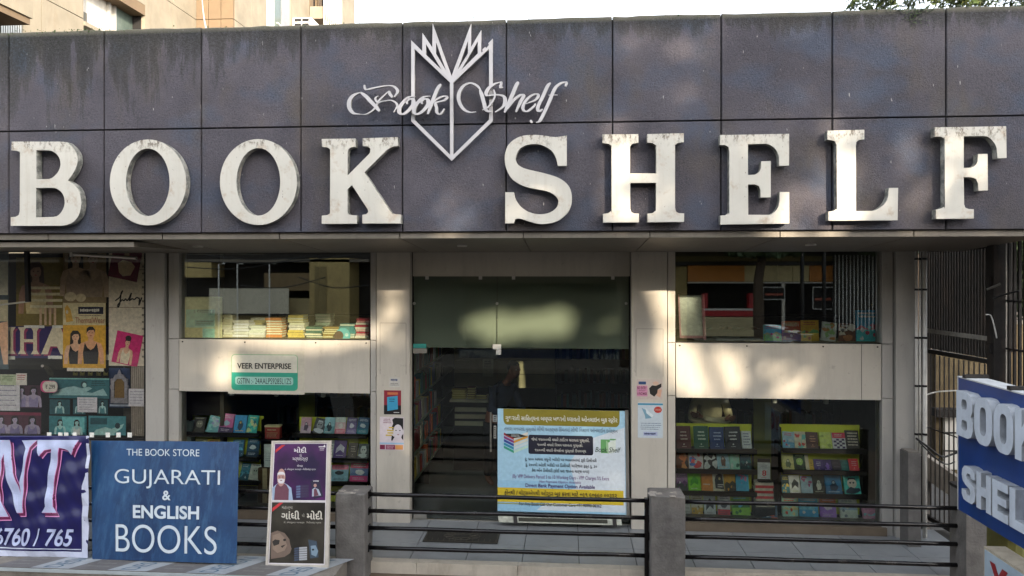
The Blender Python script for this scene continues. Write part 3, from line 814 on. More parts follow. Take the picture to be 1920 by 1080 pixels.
def cover_art(mb, fr, art, seed, asp):
    r = random.Random(seed * 31 + 5)
    kind = art[0]; cs = [ink(c) for c in art[1:]]
    w = .0008
    if kind == 'title':            # large hand lettering on a plain cover
        for i in range(3):
            v = .2 + i * .15
            scribble(mb, fr, .28 - .05 * (i % 2), v, .82, v + .12, 1, cs[0], w, seed + i, .6)
        pell(mb, fr, .5, .78, .05, .035, cs[0], w, 8); scribble(mb, fr, .35, .86, .7, .9, 1, cs[0], w, seed + 9, .7)
    elif kind == 'figure':
        prect(mb, fr, .0, .0, 1, .55, cs[0], w)
        ppoly(mb, fr, cl(blob(r, .5, .62, .25, .22)), cs[1], w + .0004)
        pell(mb, fr, .5, .4, .13, .1, cs[1], w + .0006, 12); pell(mb, fr, .5, .42, .08, .07, cs[2], w + .0009, 10)
        scribble(mb, fr, .12, .84, .85, .94, 1, cs[2], w + .001, seed, .7)
    elif kind == 'band':
        prect(mb, fr, 0, 0, 1, .3, cs[0], w); prect(mb, fr, 0, .7, 1, 1, cs[1], w)
        scribble(mb, fr, .15, .08, .9, .24, 2, cs[2], w + .0004, seed, .6); scribble(mb, fr, .15, .78, .85, .92, 2, cs[2], w + .0004, seed + 1, .5)
        ppoly(mb, fr, cl(blob(r, .5, .5, .25, .14)), cs[-1], w + .0004)
    elif kind == 'splash':
        for k in range(9):
            ppoly(mb, fr, cl(blob(r, r.uniform(.15, .85), r.uniform(.1, .9), r.uniform(.08, .28), r.uniform(.06, .2), 9, .45)), cs[k % len(cs)], w + .0003 * k)
        scribble(mb, fr, .15, .08, .85, .22, 1, cs[-1], w + .004, seed, .7)
    elif kind == 'scene':          # sky, ground, shapes
        prect(mb, fr, 0, .6, 1, 1, cs[1], w); ppoly(mb, fr, [(0, .6), (.2, .48), (.45, .58), (.7, .42), (1, .55), (1, .62), (0, .62)], cs[2], w + .0003)
        for k in range(6): ppoly(mb, fr, cl(blob(r, r.uniform(.1, .9), r.uniform(.5, .92), .09, .07, 8, .3)), cs[k % len(cs)], w + .0006 + .0002 * k)
        scribble(mb, fr, .1, .06, .9, .26, 2, cs[0], w + .003, seed, .75)
    elif kind == 'check':
        prect(mb, fr, 0, 0, 1, .34, cs[0], w); scribble(mb, fr, .15, .08, .85, .26, 2, ink('#e8e4dc'), w + .0004, seed, .6)
        for i in range(4):
            for j in range(5):
                if (i + j) % 2: prect(mb, fr, .08 + i * .21, .38 + j * .12, .08 + (i + 1) * .21, .38 + (j + 1) * .12, cs[1], w + .0004)
    elif kind == 'lines':
        for i in range(5): scribble(mb, fr, .12, .1 + i * .16, .9, .22 + i * .16, 1, cs[i % len(cs)], w, seed + i, .75)
    elif kind == 'face':
        pell(mb, fr, .5, .45, .3, .26, cs[0], w, 16)
        ppoly(mb, fr, cl(blob(r, .5, .82, .42, .16, 10)), cs[1], w + .0003)
        pell(mb, fr, .4, .42, .07, .05, cs[2], w + .0006, 8); pell(mb, fr, .6, .42, .07, .05, cs[2], w + .0006, 8)
        ppoly(mb, fr, [(.25, .3), (.3, .16), (.7, .16), (.76, .3), (.62, .24), (.4, .24)], cs[1], w + .0008)
        scribble(mb, fr, .12, .04, .88, .12, 1, cs[2], w + .0012, seed, .8)
    elif kind == 'leaf':
        ppoly(mb, fr, [(.15, .75), (.2, .45), (.5, .2), (.85, .4), (.8, .7), (.5, .55)], cs[0], w); scribble(mb, fr, .2, .82, .8, .9, 1, cs[-1], w + .0004, seed)
    elif kind == 'head':
        ppoly(mb, fr, [(.2, .85), (.18, .4), (.3, .15), (.6, .05), (.9, .1), (.98, .9)], cs[0], w); pell(mb, fr, .62, .32, .1, .08, cs[1], w + .0003, 10); scribble(mb, fr, .4, .6, .95, .82, 2, cs[-1], w + .0005, seed, .7)

def disp_shelf(x0, y0, x1, lips, Y, k, o, unit_label, last):
    """a display unit of olive boards with black ledges; pixel values in crop units"""
    P = lambda x, y: (o[0] + x / k, o[1] + y / k)
    a = A(*P(x0, y0), Y); b_ = A(*P(x1, last), Y)
    t = thing('display_shelf', unit_label, 'shelf', ((a.x + b_.x) / 2, Y, 0.1))
    MB(M['olive']).box(a.x, b_.x, Y, Y + .02, max(b_.z, .1), a.z).build('back_board', t)
    for side in (a.x - .012, b_.x): MB(M['wood']).box(side, side + .012, Y - .06, Y + .02, .1, a.z - .03).build('side_post', t)
    for ly in lips:
        z = A(*P((x0 + x1) / 2, ly), Y - .12).z
        MB(M['wood']).box(a.x - .02, b_.x + .02, Y - .17, Y - .002, z - .03, z).build('ledge', t)
        MB(M['wood']).box(a.x - .02, b_.x + .02, Y - .185, Y - .171, z - .045, z + .012).build('ledge_lip', t)
    return t
def disp_book(c, k, o, Y, label, group, seed, dy=0.0):
    x0, y0, x1, y1, col, art = c[:6]; roll = c[6] if len(c) > 6 else 0
    P = lambda x, y: (o[0] + x / k, o[1] + y / k)
    a = A(*P(x0, y1), Y - .10); b_ = A(*P(x1, y0), Y - .10)
    w = b_.x - a.x; h = b_.z - a.z
    th = rnd.uniform(.012, .03)
    lean = -math.atan(.07 / h)
    book((a.x + b_.x) / 2, Y - .125 - dy, a.z, w, h / math.cos(lean), th, col, label, group, art, yaw=rnd.uniform(-.08, .08), lean=lean, seed=seed, roll=roll + rnd.gauss(0, .018))
KR, OR = 3.177, (1240, 740)
YR = 9.05
disp_shelf(88, 170, 537, [323, 442, 573, 720], YR, KR, OR, 'olive display shelf with four black ledges at the left of the right window', 745)
disp_shelf(706, 175, 1180, [320, 448, 588, 735], YR, KR, OR, 'olive display shelf with four black ledges at the right of the right window', 755)
wt = '#dcdcd4'
RB = [
 ('top ledge, left unit, right window', [
  (92,192,178,322,'#4a2420',('title','#c9b7a5'),'dark brown'), (195,192,280,322,'#1f4532',('title','#b9c4b0'),'dark green'), (290,198,374,322,'#1d2f55',('title','#a7b6cf'),'navy blue'), (382,195,476,322,'#26262a',('title','#a9a9a4'),'black'), (482,222,537,316,'#c9cfcb',('lines','#59606a'),'plain white')]),
 ('second ledge, left unit, right window', [
  (90,332,163,438,'#5b3420',('splash','#a85e2c','#2a211f','#c98a52'),'brown and orange'), (166,335,248,438,'#d8d4cf',('splash','#b63a3c','#3b5d96','#c24a45'),'red and blue splash'), (252,335,333,440,'#17191a',('splash','#dfe3df','#16181a','#cdd2cd'),'black and white'), (336,338,408,441,'#9cc3cb',('figure','#a9cfd6','#5b4438','#e6dccb'),'pale blue'), (411,345,467,441,'#7fae9a',('splash','#dbe8de','#2a5944','#9fc7ab'),'mint green'), (470,348,535,441,'#123b45',('scene','#c9d5cf','#0f2d31','#1f5a5a'),'dark teal')]),
 ('third ledge, left unit, right window', [
  (92,470,157,569,'#8a6b88',('scene','#e0d5df','#2e3a3a','#5a3a62'),'mauve'), (163,470,236,569,'#6fb62b',('leaf','#3d8420','#e7efd9'),'lime green'), (240,472,306,569,'#c98339',('lines','#c98339','#c98339','#c98339','#efe2c8'),'plain orange'), (309,472,374,570,'#ddd6b8',('head','#26292a','#c8b87e','#e5e2d5'),'cream'), (379,475,443,570,'#c9962d',('scene','#c9962d','#25261f','#3c3a2a'),'gold and black'), (446,475,520,570,'#45a7c8',('splash','#45a7c8','#3f9fc2','#a46a8a'),'sky blue')]),
 ('bottom ledge, left unit, right window', [
  (132,600,175,718,'#d9d9cf',('lines','#8d8d84'),'off-white'), (180,598,248,718,'#ddd9c4',('scene','#79704a','#c9a44a','#e4dcb8'),'cream and gold'), (256,598,325,718,'#cfd6d3',('leaf','#33393c','#777'+'777'),'grey hand-print'), (336,600,408,718,'#dfe0dc',('band','#dfe0dc','#a6323a','#44484c'),'white and red'), (424,598,530,718,'#5c8c3a',('scene','#57a1b8','#7cae3f','#2f6a30'),'jungle green')]),
 ('top ledge, right unit, right window', [
  (722,225,790,318,'#a9cbd9',('scene','#b54a58','#6ea6c2','#dce9ec'),'pale blue seaside'), (796,225,862,318,'#cfc7a8',('splash','#5b9a93','#b5493d','#d8d2b8'),'cream and teal'), (866,228,934,318,'#452a22',('title','#b08058'),'dark brown'), (946,228,1016,318,'#b9c560',('splash','#d8dd8f','#7c8c3a','#c3cf74'),'yellow-green'), (1022,232,1098,318,'#e2dfe2',('check','#a8283c','#3a2c4c'),'red topped checkered'), (1101,218,1178,318,'#282422',('lines','#d9cfbd'),'black white-lettered')]),
 ('second ledge, right unit, right window', [
  (724,360,790,446,'#d3cf7e',('figure','#d9d58d','#4f5a3a','#efe9c9'),'pale yellow'), (792,362,857,446,'#27432a',('face','#7ea04e','#1b2b1d','#d7dba0'),'dark green'), (862,364,881,446,'#d8cfae',None,'thin cream-edged'), (883,392,908,446,'#c9a63a',('title','#6d5518'),'narrow yellow'), (911,390,963,449,'#3a2863',('title','#d8d2e6'),'purple'), (966,392,1018,449,'#2e1d55',('figure','#2e1d55','#6c4fa5','#9a83c4'),'violet'), (1021,392,1070,449,'#221c2c',('lines','#221c2c','#3a3346'),'black'), (1073,395,1117,449,'#17504f',('lines','#17504f','#1f6462'),'plain teal'), (1120,387,1175,449,'#b32d31',('title','#eed9d2'),'bright red')]),
 ('third ledge, right unit, right window', [
  (717,487,763,585,'#23383d',('scene','#d4c468','#2d6a76','#d9b94b'),'dark blue-grey'), (767,487,831,585,'#dfe3e0',('leaf','#2b3033','#9fb05a'),'white feather-print'), (834,492,902,585,'#b7d3df',('splash','#c7dfe8','#8f4b66','#b7d3df'),'pale blue floral'), (906,482,975,586,'#1c2421',('figure','#1c2421','#d4d8c9','#7f8a7b'),'black'), (980,482,1077,587,'#1f5c83',('figure','#23688f','#0e2c44','#b8d4df'),'deep blue'), (1090,484,1188,587,'#3d9a93',('face','#e6d9c9','#1b2c38','#20272b'),'teal portrait')]),
 ('bottom ledge, right unit, right window', [
  (722,610,815,732,'#a7d2bd',('scene','#c64a3c','#9fd3c6','#efe6a0'),'mint green'), (822,608,933,732,'#4fb0cf',('scene','#e8efe9','#2f8fb8','#7ccbe0'),'sky blue'), (945,612,1040,732,'#7e5aa5',('band','#d0763a','#8d63b1','#e6dcea'),'purple and orange'), (1064,615,1170,732,'#dfe3d3',('scene','#5c6a6d','#cfdccf','#7a93a0'),'white sketch-print')]),
]
grp = 'books on the ledges of the right window display'
sd = 1
for where, row in RB:
    for i, c in enumerate(row):
        disp_book(c[:6], KR, OR, YR, f'{c[6]} book, {ORD[i]} from left, {where}', grp, sd); sd += 1
disp_book((1200,668,1307,748,'#c88aa6',('scene','#8a4f70','#d9a3bb','#6fb7bd')), KR, OR, YR, 'pink picture book at the lower right corner of the right window', grp, 90, .02)
disp_book((1204,785,1304,815,'#7fb8a8',('lines','#e4efe9')), KR, OR, YR - .12, 'small mint booklet below the pink book at the window corner', grp, 91, .02)
# centre easel with the number 8 book and the red and white pile
o8 = A(OR[0] + 612 / KR, OR[1] + 502 / KR, 8.95)
es = thing('book_easel', 'black wire easel holding a white book with a red figure 8', 'easel', (o8.x, 8.97, o8.z))
fr = frpx(OR[0] + 570 / KR, OR[1] + 383 / KR, OR[0] + 652 / KR, OR[1] + 516 / KR, 8.985)
MB(M['black']).obox(fr, .05, .0, .95, 1, -.012, 0).build('backrest', es)
MB(M['black']).obox(fr, .0, .94, 1, 1, .001, .07).build('ledge', es)
f8 = frpx(OR[0] + 575 / KR, OR[1] + 406 / KR, OR[0] + 649 / KR, OR[1] + 503 / KR, 8.95)
b8 = thing('book', 'white book with a red figure 8 on the black easel', 'book', f8.p(.5, 1, -.02))
MB(ink('#dcdedb')).obox(f8, 0, 0, 1, 1, -.022, -.0).build('cover', b8)
mb = MB(); put_text(mb, f8, '8', .34, .46, .68, .80, ink('#b0202c'), .001, .02); scribble(mb, f8, .12, .1, .88, .36, 3, ink('#5c6068'), .001, 5); scribble(mb, f8, .25, .86, .75, .93, 1, ink('#b0202c'), .001, 6); mb.build('cover_print', b8)
zst = A(OR[0] + 615 / KR, OR[1] + 668 / KR, 8.9).z
xst = A(OR[0] + 615 / KR, OR[1] + 600 / KR, 8.9).x
wst = A(OR[0] + 672 / KR, 928, 8.9).x - A(OR[0] + 560 / KR, 928, 8.9).x
z = zst; cols = ['#cfc8b6', '#c23a3f', '#cfc8b6', '#c9444a', '#d5cfc2', '#bf3238', '#d5cfbd', '#b53a40', '#ddd6c4']
top = A(OR[0] + 615 / KR, OR[1] + 524 / KR, 8.9).z
th = (top - zst) / len(cols)
plinth = thing('display_plinth', 'dark plinth under the red and white pile of books', 'plinth', (xst, 8.95, .1))
MB(M['wood']).box(xst - wst * .52, xst + wst * .52, 8.86, 9.1, .1, zst - .001).build('body', plinth)
MB(M['black']).box(xst - wst * .56, xst + wst * .56, 8.85, 9.11, zst - .0008, zst - .0002).build('top_mat', plinth)
for i, c in enumerate(cols):
    n = len(cols) - i
    book(xst + rnd.uniform(-.01, .01), 8.9 + rnd.uniform(-.005, .005), z, wst * .97, .15, th * .96, '#e0dccf', f'{"red" if c[1] in "bc" and c[3] < "8" else "cream"} spined book, {ORD[n-1]} from the top of the pile below the easel', 'pile of books under the figure 8 easel', flat=True, spine_col=c)
    z += th
disp_book((588,668,690,738,'#3f5568',('splash','#c0563f','#d9c15a','#d9ded8')), KR, OR, 8.97, 'blue and orange book standing before the plinth under the pile', grp, 95, .0)

# left window
KL, OL = 1296 / 420, (300, 730)
YLW = 9.05
disp_shelf(188, 150, 597, [250, 388, 524], YLW, KL, OL, 'olive display shelf at the left of the left window behind the blue board', 560)
disp_shelf(806, 160, 1211, [256, 395, 530], YLW, KL, OL, 'olive display shelf at the right of the left window beside the entrance pilaster', 700)
LB = [
 ('top ledge, left unit, left window', [(195,164,258,248,'#26221f',('face','#6e6a60','#3a3732','#b9b2a0'),'black'), (266,158,335,248,'#5f8f94',('splash','#7fb5b0','#8c86a8','#b9ccd0'),'slanted teal',.18), (340,145,418,249,'#c4659a',('band','#d77fae','#3c2f4d','#e5d9e4','#9fb9c9'),'pink and blue',.06), (430,154,498,248,'#2f78a8',('figure','#3c8fc0','#1c2f3f','#e2c06a'),'blue portrait'), (502,154,562,248,'#2a8f8b',('splash','#6cc4a2','#1c5f6b','#d8dfa0'),'turquoise')]),
 ('second ledge, left unit, left window', [(196,292,262,386,'#d4cf9d',('scene','#7f7a3c','#c9c07a','#e4dfb8'),'cream and yellow'), (270,294,340,386,'#c9a63a',('scene','#7a4a20','#c96d2c','#e8d58c'),'golden yellow'), (418,296,480,386,'#1f5573',('scene','#a9d3df','#17405a','#5aa0bc'),'blue seascape'), (500,288,570,386,'#173a50',('band','#1d4a63','#10283a','#cfdbe0'),'dark teal')]),
 ('third ledge, left unit, left window', [(462,432,512,520,'#2a6472',('scene','#bfd4d4','#1f4b58','#3c8292'),'slanted teal',.1), (516,438,573,521,'#b7bcae',('face','#8d9586','#b7bcae','#2c332c'),'grey deer-print',.08)]),
 ('top ledge, right unit, left window', [(815,166,873,252,'#a58fa0',('figure','#c79aa8','#4c3d4c','#e4dcdc'),'mauve portrait'), (884,170,946,252,'#3c3d42',('face','#7a7c80','#c4c9d0','#17181b'),'slanted black and white',.16), (950,166,1008,254,'#5f8790',('figure','#83a8b0','#22343c','#d9dfe0'),'teal-grey'), (1014,166,1072,255,'#cfb0b4',('band','#c3cfc6','#d4788c','#efe6e4'),'pale pink'), (1077,168,1136,255,'#564a70',('band','#4a3f63','#6c5e88','#e2deea'),'purple'), (1140,168,1204,255,'#25516b',('band','#223f5e','#246272','#dbe5ea'),'teal and navy')]),
 ('second ledge, right unit, left window', [(975,300,1003,392,'#d4d4cc',('lines','#55575a'),'narrow white'), (1006,300,1076,393,'#4a3466',('leaf','#cfc9d8','#dcd6e4'),'purple pen-print'), (1088,314,1140,394,'#3a352f',('title','#8f877a'),'dark brown'), (1147,320,1207,395,'#474f4d',('face','#c9cfc9','#a7afaa','#3c4442'),'grey meditating-figure')]),
 ('third ledge, right unit, left window', [(975,442,990,528,'#7fa5a5',None,'thin teal-edged'), (993,442,1088,528,'#6d93a0',('band','#a84a5c','#7fa9b8','#20272c'),'grey-blue group-portrait'), (1098,430,1203,529,'#4a5f80',('band','#a83250','#cc4a86','#dfe4e8'),'magenta and blue crowd-print')]),
]
grpL = 'books on the ledges of the left window display'
for where, row in LB:
    for i, c in enumerate(row):
        cc = c[:6] + ((c[7],) if len(c) > 7 else ())
        disp_book(cc, KL, OL, YLW, f'{c[6]} book, {ORD[i]} from left, {where}', grpL, sd); sd += 1
# things standing between the two units
P = lambda x, y: (OL[0] + x / KL, OL[1] + y / KL)
fb = frpx(*P(607, 210), *P(700, 287), 8.98)
bx = thing('book_box', 'small red boxed book set with cream top between the left window shelves', 'box', fb.p(.5, 1))
MB(ink('#7d2f2a')).obox(fb, 0, .12, .9, 1, -.08, 0).build('case', bx)
MB(ink('#b9b08c')).obox(fb, -.02, 0, .92, .118, -.085, .004).build('lid', bx)
mb = MB(); scribble(mb, fb, .15, .25, .75, .4, 1, ink('#d9c9a8'), .002, 3); scribble(mb, fb, .1, .5, .8, .9, 4, ink('#8d8468'), .002, 4); mb.build('print', bx)
shp = A(*P(650, 290), 8.98)
st = thing('display_stand', 'narrow dark stand between the two units of the left window', 'stand', (shp.x, 9.02, .1))
MB(M['wood']).box(shp.x - .17, shp.x + .17, 8.95, 9.1, shp.z - .02, shp.z - .002).build('top', st)
for dx in (-.16, .14): MB(M['wood']).box(shp.x + dx, shp.x + dx + .02, 9.0, 9.08, .1, shp.z - .021).build('leg', st)
fb = frpx(*P(602, 318), *P(648, 450), 8.93)
pl = thing('notice_card', 'pale printed card standing beside the tall poster board', 'card', fb.p(.5, 1))
MB(ink('#c7d0cd')).obox(fb, 0, 0, 1.4, 1, -.01, 0).build('sheet', pl)
mb = MB(); scribble(mb, fb, .15, .35, 1.2, .75, 5, ink('#6c7a80'), .001, 8); mb.build('print', pl)
X0, Z0, X1, Z1 = RC(*P(570, 455), *P(650, 585), 8.95)
cb = thing('cardboard_box', 'brown cardboard box behind the tall poster board', 'box', ((X0 + X1) / 2, 9.0, .1))
kraft = pm('cardboard', '#6d5236', .85, 0, .12, 6)
MB(kraft).box(X0, X1, 8.93, 9.2, .1, Z1).build('body', cb); MB(ink('#9a8c6c')).box((X0 + X1) / 2 - .03, (X0 + X1) / 2 + .03, 8.928, 8.9295, .1, Z1).build('tape', cb)
X0, Z0, X1, Z1 = RC(*P(131, 188), *P(180, 300), 8.95)
gb = thing('file_box', 'tall grey file box at the left edge of the left window', 'box', ((X0 + X1) / 2, 9.0, .1))
MB(ink('#7f9093')).box(X0, X1, 8.95, 9.15, .1, Z1).build('body', gb); MB(ink('#5c6c70')).box(X0 + .01, X1 - .01, 8.947, 8.9495, Z0 + .2, Z1 - .05).build('label_panel', gb)

# book piles on the sills of the upper windows
K5, O5 = 1375 / 420, (300, 430)
P5 = lambda x, y: (O5[0] + x / K5, O5[1] + y / K5)
YU = 8.86
ZSH = ZM1 + .012
def shelf_board(w, label):
    t = thing('sill_shelf', label, 'shelf', ((w[0] + w[2]) / 2, 8.9, ZM1))
    MB(M['creamwall']).box(w[0], w[2], YW + .135, 9.35, ZM1 - .03, ZM1 + .010).build('board', t)
    MB(M['dark']).box(w[0] + .02, w[2] - .02, 9.36, 9.4, 2.0, 2.32).build('kick_board', t)
shelf_board(W1, 'cream shelf board inside the upper left window'); shelf_board(W2, 'cream shelf board inside the upper right window')
piles = [
 (382, 445, 522, 9, '#cfc9a8', '#d9d2b2', 'first', 0), (447, 546, 556, 6, '#dcdccc', '#e3e0cf', 'second', 0), (500, 606, 548, 7, '#d6c98c', '#ded6b0', 'short rear', .26),
 (548, 648, 590, 5, '#c9cdbb', '#dcd8c2', 'third', 0), (650, 752, 542, 8, '#b9793f', '#ded2a8', 'fourth', 0), (786, 886, 525, 9, '#c9b45a', '#e0d8a8', 'fifth', 0),
 (890, 993, 595, 5, '#3f5a4a', '#c9c4a8', 'sixth', 0), (905, 1003, 528, 8, '#8d9a84', '#d4d0b8', 'tall rear', .26), (998, 1095, 598, 6, '#7c6a3c', '#cfc59a', 'seventh', 0),
 (1098, 1197, 580, 6, '#3d6f6c', '#bdc4b0', 'eighth', 0), (1201, 1284, 545, 9, '#8a2f3a', '#c79a94', 'ninth', 0)]
for (xa, xb, yt, n, cc, pg, lab, back) in piles:
    a = A(*P5(xa, 678), YU); b_ = A(*P5(xb, 678), YU); tz = A(*P5(xa, yt), YU).z
    n2 = max(3, n); th = (tz - ZSH) / n2; z = ZSH
    base = [cc, cc, '#e0dcc8', cc]
    for i in range(n2):
        thk = th * rnd.uniform(.86, .97)
        c_ = rnd.choice(base)
        book((a.x + b_.x) / 2 + rnd.uniform(-.012, .012), YU + back + rnd.uniform(-.01, .01), z, (b_.x - a.x) * rnd.uniform(.93, 1.0), .16, thk, c_, f'{"pale" if c_ == "#e0dcc8" else "coloured"} cover book, {ORD[n2-1-i]} from top of the {lab} pile, upper left window', 'piles of books in the upper left window', flat=True, pages=pg, yaw=rnd.uniform(-.05, .05), spine_col=(None if rnd.random() < .55 else c_))
        z += th
# placard, plate in the upper left window
fp = frpx(*P5(136, 414), *P5(380, 676), YU - .08)
pc = thing('religious_book_placard', 'large pale green placard with Indic title leaning in the upper left window', 'placard', fp.p(.5, 1))
MB(ink('#c9c79a')).obox(fp, 0, 0, 1, 1, -.012, 0).build('board', pc)
mb = MB(); prect(mb, fp, .1, .3, .82, .72, ink('#8fb5a2'), .001); prect(mb, fp, .0, .72, .5, .99, ink('#d8c98c'), .001); prect(mb, fp, .52, .74, .82, .96, ink('#7fb0a0'), .001)
prect(mb, fp, .33, .54, .8, .68, ink('#5f8a80'), .0014); scribble(mb, fp, .36, .56, .78, .66, 2, ink('#2d4a44'), .002, 4)
prect(mb, fp, .86, .03, .98, .97, ink('#d6cfa0'), .001); mb.build('print', pc)
text(fp, '॥ रामायणम् ॥', .3, .31, .8, .42, ink('#1f3330'), pc, .0025, .01)
c_ = A(*P5(1122, 652), YU - .06)
pt = thing('round_card', 'round teal and brown card leaning on the eighth pile of the upper left window', 'card', (c_.x, YU - .06, ZSH))
mb = MB(ink('#4f8c8c')); mb.tube([(c_.x, YU - .05, c_.z), (c_.x, YU - .06, c_.z)], .095, 24); mb.build('disc', pt)
mb = MB(ink('#4a3a2c')); mb.tube([(c_.x - .05, YU - .0605, c_.z), (c_.x - .05, YU - .064, c_.z)], .058, 20); mb.build('dark_roundel', pt)
mb = MB(ink('#a9c4c0')); mb.tube([(c_.x + .05, YU - .0605, c_.z + .01), (c_.x + .05, YU - .063, c_.z + .01)], .022, 14); mb.build('pale_roundel', pt)

# upper right window
K6, O6 = 1571 / 480, (1240, 430)
P6 = lambda x, y: (O6[0] + x / K6, O6[1] + y / K6)
fp = Fr(A(*P6(106, 404), YU), A(*P6(254, 404), YU) - A(*P6(106, 404), YU), A(*P6(118, 668), YU) - A(*P6(106, 404), YU))
pc = thing('white_placard', 'blank white placard in a pink frame leaning in the upper right window', 'placard', fp.p(.5, 1))
MB(ink('#cfd3c6')).obox(fp, .03, .0, .94, .94, -.01, 0).build('board', pc)
pk = ink('#b98a8c')
for (u0, v0, u1, v1, nm) in ((-.03, -.02, .028, 1.0, 'frame_rail'), (.942, -.02, 1.06, 1.06, 'frame_rail'), (.029, .942, .941, 1.0, 'frame_rail')):
    MB(pk).obox(fp, u0, v0, u1, v1, -.012, .012).build(nm, pc)
for i, (x0, x1, y0) in enumerate(((330, 500, 676), (200, 330, 688), (500, 620, 684))):
    a = A(*P6(x0, 690), YU + .02 + .0 * i); b_ = A(*P6(x1, 690), YU + .02)
    t = thing('magazine', ['grey magazine lying flat, middle of three in the upper right window', 'magazine lying flat beside the pink framed placard', 'magazine lying flat beside the upright cyan book'][i], 'magazine', ((a.x + b_.x) / 2, YU, ZSH), 'magazines lying in the upper right window')
    MB(ink(['#8f918c', '#6c6a62', '#a9a595'][i])).box(a.x + .005, b_.x - .005, YU - .05, YU + .2, ZSH, ZSH + [.02, .008, .012][i]).build('pages', t)
    MB(ink('#c9c9c0')).box(a.x + .001, b_.x - .001, YU - .054, YU + .2, ZSH + [.0205, .0085, .0125][i], ZSH + [.023, .011, .015][i]).build('cover', t)
KB = [(740,563,853,700,'#b9532f',('scene','#e8d9a0','#8a5a3a','#c9a04a'),'orange English picture', .22, 'ENGLISH'), (625,586,736,701,'#6cc3cf',('scene','#d5463c','#8fbf4a','#e8d16a'),'cyan and green picture', 0, None), (856,558,965,701,'#d3a32c',('scene','#8a4a2c','#d9b23a','#5c8a4a'),'yellow picture', 0, None),
      (974,570,1066,700,'#dfe3da',('splash','#b07a4a','#dfe3da','#7fa06a'),'white and green', .0, None), (1085,578,1190,700,'#5c3a2a',('splash','#8a5a38','#2c2622','#c9bfae'),'brown patterned', 0, None), (1193,496,1338,700,'#1f7aa3',('scene','#d8dde4','#3fa0a8','#c9546a'),'tall blue cartoon', 0, None)]
for i, c in enumerate(KB):
    x0, y0, x1, y1 = c[:4]
    a = A(*P6(x0, 700), YU + .02 + c[7] * .5); b_ = A(*P6(x1, y0), YU + .02 + c[7] * .5); h_ = b_.z - ZSH
    bk = book((a.x + b_.x) / 2, YU + c[7] * .5, ZSH + .001, (b_.x - a.x) * .98, h_, .012, c[4], f'{c[6]} book standing in the upper right window, {ORD[[1,0,2,3,4,5][i]]} from the left', 'picture books in the upper right window', c[5], lean=-.08, seed=200 + i, roll=(.12 if i == 3 else 0))
    if c[8]:
        fr = Fr((-(b_.x - a.x) * .49, 0, h_), ((b_.x - a.x) * .98, 0, 0), (0, 0, -h_))
        mb = MB(); put_text(mb, fr, c[8], .12, .14, .9, .28, ink('#efe6c9'), .007, .02); mb.build('lettering', bk, local=True)

# spotlights under the spandrels
for i, px in enumerate((433.5, 517, 605, 1362, 1453, 1550)):
    p = A(px, 742 if px < 1000 else 752, 8.78)
    t = thing('spotlight', f'small white cylinder spotlight, {ORD[i % 3]} from the left under the {"left" if px < 1000 else "right"} spandrel', 'spotlight', (p.x, 8.80, ZM0 - .05), 'white spotlights under the spandrels')
    mb = MB(M['white']); mb.tube([(p.x, 8.80, ZM0 + .02), (p.x, 8.80, ZM0 - .075)], .028, 14); mb.build('housing', t)
    mb = MB(M['chrome']); mb.tube([(p.x, 8.80, ZM0 - .0755), (p.x, 8.80, ZM0 - .08)], .02, 12); mb.build('lens', t)
    MB(M['white']).box(p.x - .01, p.x + .01, 8.795, 8.93, ZM0 + .021, ZM0 + .03).build('bracket', t)

# ------------------------------------------------------------------ inside the shop, seen through the door
bc = thing('bookcase', 'long bookcase running back along the left wall behind the glass door', 'bookcase', (-2.1, 9.2, 0))
shz = [0.32, 0.68, 1.03, 1.38, 1.73, 2.08]
XB = -1.98
for z in shz + [2.42]: MB(pm('shelf_edge_grey', '#b5c2a8', .5)).box(XB - .3, XB, 9.1, 12.6, z - .02, z).build('shelf', bc)
for y in (9.08, 10.26, 11.42, 12.6): MB(M['wood']).box(XB - .3, XB - .005, y, y + .02, 0, 2.45).build('upright', bc)
MB(M['wood']).box(XB - .33, XB - .301, 9.08, 12.62, 0, 2.45).build('back_panel', bc)
spc = [('#7d2e2c', 'red'), ('#b9a23c', 'yellow'), ('#2f6a6a', 'teal'), ('#c9c4b0', 'cream'), ('#2c3a5c', 'navy'), ('#a8502c', 'orange'), ('#3c5a36', 'green'), ('#c2483c', 'bright red'), ('#8a8f98', 'grey'), ('#5c3a5c', 'plum')]
for si, z in enumerate(shz):
    y = 9.2 + rnd.uniform(0, .1); n = 0
    while y < 12.3 and n < 13:
        w_ = rnd.uniform(.07, .2); h_ = rnd.uniform(.2, .29); c_, cn = rnd.choice(spc)
        t = thing('book', f'{cn} book, {ORD[n]} from the near end, {["lowest", "second lowest", "third lowest", "fourth lowest", "second highest", "highest"][si]} shelf behind the door', 'book', (XB - .02, y, z), 'books in the bookcase behind the door', rot=(rnd.choice([0, 0, .12]), 0, 0))
        MB(ink(c_)).box(-.17, 0, 0, .006, 0.001, h_).box(-.17, 0, w_ - .006, w_, 0.001, h_).box(.0002, .005, 0, w_, 0.001, h_).build('cover', t, local=True)
        MB(M['pages']).box(-.168, -.002, .0062, w_ - .0062, .004, h_ - .006).build('page_block', t, local=True)
        y += w_ + rnd.choice([.006, .01, .06]); n += 1
